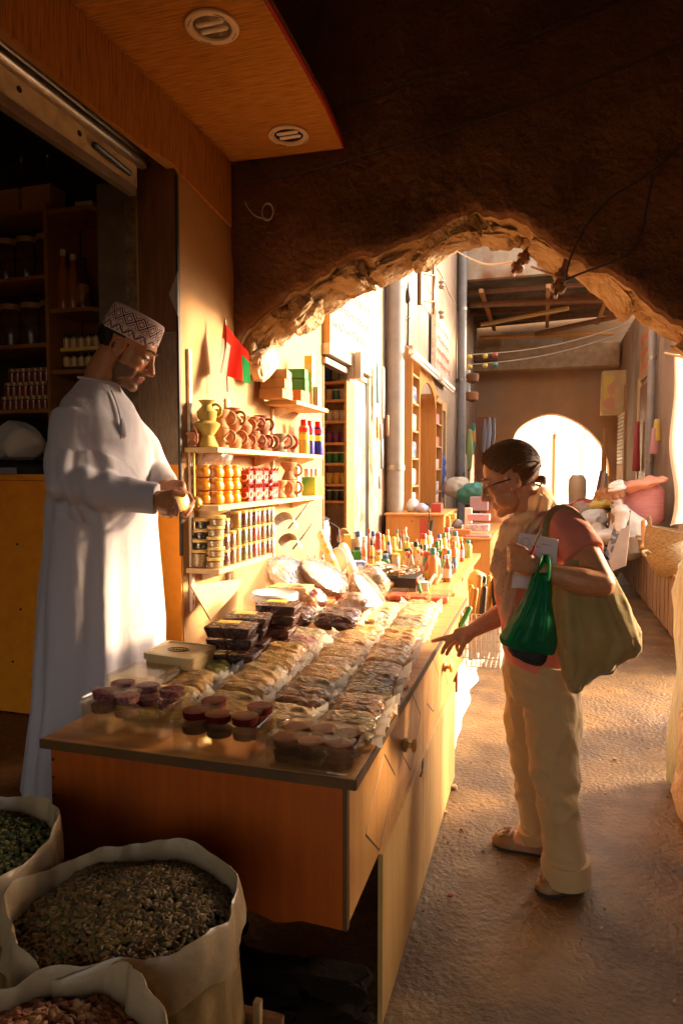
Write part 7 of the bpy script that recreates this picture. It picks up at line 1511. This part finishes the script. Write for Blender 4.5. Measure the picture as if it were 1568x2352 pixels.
# ================================================================ SHOP INTERIOR AND FOREGROUND SACKS
t = thing('yellow_cabinet', 'yellow laminate shop cabinet standing behind the man', 'cabinet', (-2.4, 2.75, FL)); YC = 2.62
x0 = on('Y', -60, 1300, YC).x; zt = on('Y', 50, 1104, YC).z
part(MB().box(-3.8, -1.70, YC, YC + .03, .31, zt), 'front_panel', m_ply, t); part(MB().box(-3.8, -1.70, YC - .02, YC + .5, zt + .001, zt + .03), 'top', m_ply, t, .003)
for x, y in ((45, 1650), (48, 1400), (30, 1520), (112, 1300), (40, 1250)): p = on('Y', x, y, YC); part(MB().tube([p, p - Vector((0, .003, 0))], .006, 8), 'screw_head', m_black, t)
# scale with a white cloth
p = on('Y', 48, 1090, YC + .12); p.z = zt + .03; t = thing('weighing_scale', 'dark weighing scale on the yellow cabinet', 'scale', p); MB().lathe([(.15, 0), (.16, .03), (.12, .06), (.001, .065)], 24, M=Matrix.Diagonal((1.2, .8, 1, 1))).build('scale_base', m_black, t); MB().box(-.16, .16, -.1, .1, .067, .08).build('scale_pan', m_metal, t, bevel=.004); MB().box(-.12, .12, -.165, -.16, .0, .03).build('dial', GRY, t)
me = MB().blob((0, 0, 0), (.17, .10, .085), seg=30, rings=18).mesh('folded_cloth', [cloth('towel_white', (.55, .48, .40), .1, bump=.5, bscale=120)]); displace(me, lambda c_, n: .018 * math.sin(28 * (c_.x + c_.z * .6) + 3 * fbm(c_, 7, 2)) + .012 * fbm(c_, 12, 3)); tag(link('folded_cloth', me, None, p + Vector((-.03, 0, .155))), 'folded white cloth lying on the weighing scale', 'cloth')
# shelving inside
YB = 3.0
t = thing('inner_shelving', 'brown shelving of jars and bottles in the dark shop', 'shelving', (-2.6, YB, FL)); m_sw = mat('inner_shelf', (.34, .15, .045), (.27, .11, .03), scale=4, stretch=(1, 9, 9), rough=.5)
SH = [on('Y', 50, y, YB).z for y in (940, 790, 635, 480)]; xr = on('Y', 112, 600, YB).x
for z in SH: part(MB().box(-4.2, xr - .02, YB, YB + .25, z - .02, z), 'shelf_board', m_sw, t)
part(MB().box(xr - .02, xr, YB - .01, YB + .25, .3, SH[-1] + .02), 'upright_panel', m_sw, t)
SE = [on('Y', 160, y, YB).z for y in (848, 706, 474)]; xe = on('Y', 200, 600, YB).x; xq = on('Y', 272, 600, YB).x
for z in SE: part(MB().prism([(xr + .001, YB), (xe, YB), (xq, YB + .22), (xq, YB + .26), (xr + .001, YB + .26)], 'Z', z - .022, z), 'corner_shelf', m_sw, t)
part(MB().box(xr, xq + .02, YB + .262, YB + .28, .3, SH[-1] + .05), 'back_panel', mat('inner_back', (.20, .065, .02), (.15, .045, .014), scale=3, rough=.6), t)
IG = 'jars on the dark inner shelves'
mg = mat('dark_jar', (.10, .05, .025), (.05, .025, .015), scale=20, rough=.15)
jb = MB().lathe([(.062, 0), (.068, .02), (.068, .17), (.05, .20)], 18).mesh('jar_body', [mg]); jl = MB().lathe([(.058, .2), (.06, .205), (.06, .228), (.001, .23)], 18).mesh('lid', [mat('old_lid', (.30, .17, .08), rough=.5)])
for si_, z in enumerate(SH[1:3]):
    for k in range(4):
        x = on('Y', (-50, -5, 42, 88)[k] - 6 * si_, 700, YB).x; u = thing('glass_jar', f'large dark glass jar, {ORD[k]} from the left on the {["lower", "upper"][si_]} shelf of big jars', 'jar', (x, YB + .10, z + .001), 0, IG); link('jar_body', jb, u); link('lid', jl, u)
sb2 = MB().lathe([(.026, 0), (.028, .01), (.028, .05), (.02, .055)], 12).mesh('jar_body', [cm('perfume red', (.20, .04, .015), .15)]); sl2 = MB().lathe([(.022, .056), (.022, .075), (.001, .076)], 12).mesh('lid', [cm('perfume gold', (.35, .2, .06), .3)])
rr_ = 0
for row, y in enumerate((932, 896, 860)):
    z = on('Y', 50, y, YB).z
    if row: part(MB().box(-3.2, xr - .02, YB + .02, YB + .2, z - .012, z), 'thin_rack', m_sw, bpy.data.objects['inner_shelving']) if False else None
    for k in range(9):
        x = on('Y', -8 + 13.5 * k, 900, YB).x; u = thing('perfume_jar', f'small reddish perfume jar, {ORD[k]} from the left in the {["bottom", "middle", "top"][row]} row', 'jar', (x, YB + .06 + .03 * row, SH[0] + .001 + row * .078), 0, 'perfume jars in rows'); link('jar_body', sb2, u); link('lid', sl2, u)
for k, (x, h, m, cap, lb, lab) in enumerate(((148, .32, cm('amber bottle', (.30, .11, .03), .15), WHT, None, 'tall amber bottle with white cap on the corner shelf, leftmost'), (170, .29, cm('amber bottle', (.3, .11, .03)), WHT, None, 'amber bottle with white cap on the corner shelf, second'), (192, .27, mg, m_black, cm('dim label', (.28, .12, .05), .5, (.12, .04, .03), 14), 'dark bottle with black cap and dim label on the corner shelf'), (232, .28, mg, m_black, cm('old label', (.50, .32, .16), .5, (.3, .06, .03), 30), 'dark bottle with a cream and red label, rightmost on the corner shelf'))):
    p = on('Y', x, 706, YB + .08); u = thing('glass_bottle', lab, 'bottle', (p.x, YB + .08 + .05 * (k == 3), SE[1] + .001), 0, 'bottles on the corner shelf'); MB().lathe([(.033, 0), (.035, .01), (.035, h * .5), (.028, h * .65), (.013, h * .8), (.013, h * .92)], 16).build('bottle_body', m, u); MB().lathe([(.016, h * .9), (.016, h), (.001, h)], 12).build('cap', cap, u)
    if lb: MB().lathe([(.0356, h * .08), (.0356, h * .48)], 16).build('paper_label', lb, u)
mo = cm('oil amber', (.55, .38, .16), .12)
ob = MB().lathe([(.018, 0), (.02, .008), (.02, .045), (.009, .056)], 12).mesh('bottle_body', [mo]); oc = MB().lathe([(.011, .056), (.011, .072), (.001, .073)], 10).mesh('cap', [m_black])
for tier in range(2):
    zz = SE[0] + .001 + tier * .098; pk = tag(MB().box(-.02, .22, -.04, .06, 0, .018).build('bottle_pack', f_box if tier == 0 else m_ylid, loc=(on('Y', 138, 840, YB).x, YB + .07, zz)), f'{["lower clear", "upper pale"][tier]} carton base of the little oil bottles', 'carton')
    for k in range(10):
        u = thing('oil_bottle', f'little oil bottle, {ORD[k % 5]} from the left in the {["front", "rear"][k // 5]} row of the {["lower", "upper"][tier]} pack', 'bottle', (on('Y', 140 + 17 * (k % 5), 840, YB).x, YB + .05 + .045 * (k // 5), zz + .0185), 0, 'little oil bottles'); link('bottle_body', ob, u); link('cap', oc, u)
for k in range(2):
    u = thing('brass_sprinkler', f'slim dark rose water sprinkler on the top inner shelf, {["left", "right"][k]} one', 'sprinkler', (on('Y', 20 + 62 * k, 470, YB).x, YB + .1, SH[3] + .001), 0, 'sprinklers on the top shelf'); MB().lathe([(.025, 0), (.012, .02), (.028, .05), (.012, .08), (.006, .12), (.005, .28), (.012, .30), (.001, .31)], 14).build('sprinkler_body', mat('dark_brass', (.25, .12, .05), rough=.25, metal=.8), u); MB().lathe([(.012, .30), (.014, .32), (.001, .33)], 10).build('spout_cap', MATS['dark_brass'], u)
tag(MB().box(-.05, .05, -.03, .03, 0, .05).build('small_box', CLR, bevel=.004, loc=(on('Y', 170, 465, YB).x, YB + .1, SE[2] + .001)), 'small cream box lying on top of the corner shelf', 'box')
for k in range(2): tag(MB().box(-.09, .09, -.06, .06, 0, .14).build('dark_carton', m_card, bevel=.003, loc=(xr - .12 - .2 * k, YB + .12, SH[3] + .001)), f'dark carton on the top inner shelf, {["right", "left"][k]} one', 'carton', 'cartons on the top inner shelf')

# ---- sacks of spice in front
m_sackp = mat('sack_plastic', (.30, .20, .085), (.21, .13, .05), scale=5, rough=.33, bump=.5, bscale=22, bdist=.012, coat=.2); m_sacki = mat('sack_lining', (.36, .255, .14), (.29, .195, .10), scale=6, rough=.36, bump=.7, bscale=16, bdist=.01)
def spice_sack(label, c, r, zr, sd, fill, fmats, size, n, low, fl_label, elong=(1, 1)):
    t = thing('spice_sack', label, 'sack', (c[0], c[1], 0), 0, 'open plastic sacks of spice'); rr_ = random.Random(sd)
    ph = [rr_.random() * 6 for _ in range(4)]
    def rad(a): return r * (1 + .035 * math.sin(2 * a + ph[0]) + .03 * math.sin(5 * a + ph[1]) + .018 * math.sin(9 * a + ph[2]))
    def rim(a): return zr + .010 * math.sin(3 * a + ph[3]) + .007 * math.sin(7 * a + ph[1]) + .009 * abs(noise.noise((4 * math.cos(a), 4 * math.sin(a), sd)))
    def ring(f, dz, n_=96, z=None, crumple=0): return [Vector((elong[0] * rad(a) * f * (1 + crumple * noise.noise((3 * math.cos(a) * 2, 3 * math.sin(a) * 2, dz * 9 + sd))) * math.cos(a), elong[1] * rad(a) * f * (1 + crumple * noise.noise((6 * math.cos(a), 6 * math.sin(a), dz * 9 + sd))) * math.sin(a), (rim(a) if z is None else z) + dz)) for a in [i * 2 * math.pi / n_ for i in range(n_)]]
    MB().loft([ring(.78, 0, z=zr - .62), ring(.98, 0, z=zr - .55, crumple=.04), ring(1.06, 0, z=zr - .40, crumple=.05), ring(1.06, 0, z=zr - .28, crumple=.05), ring(1.01, 0, z=zr - .16, crumple=.06), ring(.985, -.07, crumple=.03)], caps=True).build('sack_body', m_sackp, t)
    MB().loft([ring(1.04, -.085, crumple=.08), ring(1.045, -.06, crumple=.07), ring(1.03, -.02, crumple=.05), ring(1.015, .0, crumple=.045), ring(1.0, .003, crumple=.045), ring(.98, -.006, crumple=.045), ring(.95, -.05, crumple=.06), ring(.91, -.11)], caps=False).build('folded_rim', m_sacki, t, sharp=75)
    # heap of spice: one stuff object
    bm = bmesh.new(); tm = MB(); r0 = min(rad(a * .1) for a in range(63)) * .95
    def hz_(x, y): q = math.hypot(x / elong[0], y / elong[1]) / r; return zr - low + .055 * (1 - q * q) + .012 * fbm((x * 9, y * 9, sd), 1, 2)
    tm.lathe([(.001, 0)], 8) if False else None
    tm.grid(lambda u, v: (lambda q, a: Vector((q * elong[0] * rad(a) * .95 * math.cos(a), q * elong[1] * rad(a) * .95 * math.sin(a), hz_(q * elong[0] * rad(a) * .95 * math.cos(a), q * elong[1] * rad(a) * .95 * math.sin(a)) - .006)))(v + .001, u * 2 * math.pi), 64, 16, 0)
    for k in range(n):
        a = rr_.random() * 6.2832; q = math.sqrt(rr_.random()) * .955; x, y = q * elong[0] * rad(a) * math.cos(a), q * elong[1] * rad(a) * math.sin(a)
        s = size[0] * (.75 + .5 * rr_.random()); T = Matrix.Translation((x, y, hz_(x, y) + .004 * rr_.random())) @ Matrix.Rotation(rr_.random() * 6.28, 4, 'Z') @ Matrix.Rotation((rr_.random() - .5) * 1.1, 4, 'Y') @ Matrix.Rotation(rr_.random() * 3, 4, 'X')
        tm.blob((0, 0, 0), (s, s * size[1], s * size[2]), mat=1 + rr_.randrange(len(fmats) - 1), M=T, seg=6, rings=5)
    o = tm.build(fill, fmats, None, loc=(c[0], c[1], 0), fixn=False); tag(o, fl_label, 'spice'); struct(o, 'stuff')
c1 = [mat('pod %d' % k, a, b, scale=60, rough=.6) for k, (a, b) in enumerate((((.03, .022, .008), (.02, .014, .006)), ((.165, .09, .016), (.10, .052, .010)), ((.115, .078, .012), (.065, .045, .008)), ((.22, .11, .02), (.13, .065, .014)), ((.075, .038, .009), (.045, .024, .007))))]
c2_ = [mat('leaf %d' % k, a, rough=.7) for k, a in enumerate(((.02, .02, .007), (.06, .07, .018), (.11, .11, .026), (.24, .19, .03), (.03, .04, .012)))]
c3_ = [mat('nut %d' % k, a, b, scale=50, rough=.5) for k, (a, b) in enumerate((((.05, .02, .008), (.03, .012, .006)), ((.36, .15, .045), (.26, .1, .03)), ((.42, .22, .08), (.3, .14, .05)), ((.26, .08, .025), (.18, .05, .018))))]
spice_sack('open plastic sack full of dry green cardamom pods, centre of the three sacks', (-.694, 1.008), .188, .70, 3, 'cardamom_pods', c1, (.0092, .42, .40), 3600, .045, 'dry greenish brown cardamom pods heaped in the centre sack', (1.02, .98))
spice_sack('open plastic sack of dark green leaves at the left edge', (-1.085, 1.03), .185, .735, 5, 'dried_leaves', c2_, (.0062, .7, .3), 2200, .05, 'dark green dried leaves heaped in the left sack')
spice_sack('open plastic sack of reddish brown nuts in the bottom left corner', (-.615, .685), .165, .705, 8, 'brown_nuts', c3_, (.013, .62, .5), 1100, .06, 'reddish brown nuts heaped in the bottom left sack')
t = thing('sack_stand', 'pale wooden stand under the cardamom sack', 'stand', (-.48, 1.12, 0))
for x, y in ((-.012, .0), (-.45, .03), (-.04, -.28), (-.46, -.28)): MB().box(x - .007, x + .007, y - .008, y + .008, 0, .47).build('leg', mat('stand_wood', (.34, .22, .09), (.24, .15, .06), scale=9, rough=.7), t, bevel=.002)
MB().box(-.46, .03, .013, .03, .40, .43).build('rail', m_woodd, t, bevel=.002); MB().box(-.055, -.027, -.268, -.012, .40, .43).build('rail', m_woodd, t, bevel=.002)
# litter on the floor
for k, (x, y, s, lab) in enumerate(((1040, 1810, .022, 'flat pale stone at the foot of the counter, farther of two'), (1018, 1868, .016, 'small pale stone at the foot of the counter, nearer of two'), (948, 2055, .010, 'tiny pale pebble near the front of the counter'), (1033, 2060, .010, 'small reddish nut on the floor between counter and shoes'), (1410, 1745, .012, 'yellowish scrap on the floor behind the woman'), (1262, 1890, .010, 'pale pebble behind the far shoe'))):
    p = on('Z', x, y, 0); me = rock(90 + k, (s, s * .8, s * .5), 3); me.materials.append(m_conc if k != 3 else clay['red glaze']); tag(link('pebble', me, None, p + Vector((0, 0, s * .3))), lab, 'pebble', 'pebbles on the floor')

mb = MB(); r5 = random.Random(21)
for k in range(420):
    if k % 2: y = 1.8 + 5 * r5.random(); x = -.37 + abs(r5.gauss(0, .10)) - .012 * y
    else: y = 1.3 + 5.5 * r5.random(); x = -.25 + 1.3 * r5.random()
    s_ = .0022 + .006 * r5.random() ** 3; mb.blob((x, y, .003 + s_ * .2), (s_, s_ * .8, s_ * .55), mat=k % 3, rot=Matrix.Rotation(r5.random() * 3, 3, 'Z'), seg=6, rings=4)
struct(tag(mb.build('grit', [m_conc, m_earth, m_woodd]), 'fine grit and crumbs scattered over the alley floor', 'grit'), 'stuff')
print('SCENE BUILT', len(bpy.data.objects), 'objects')
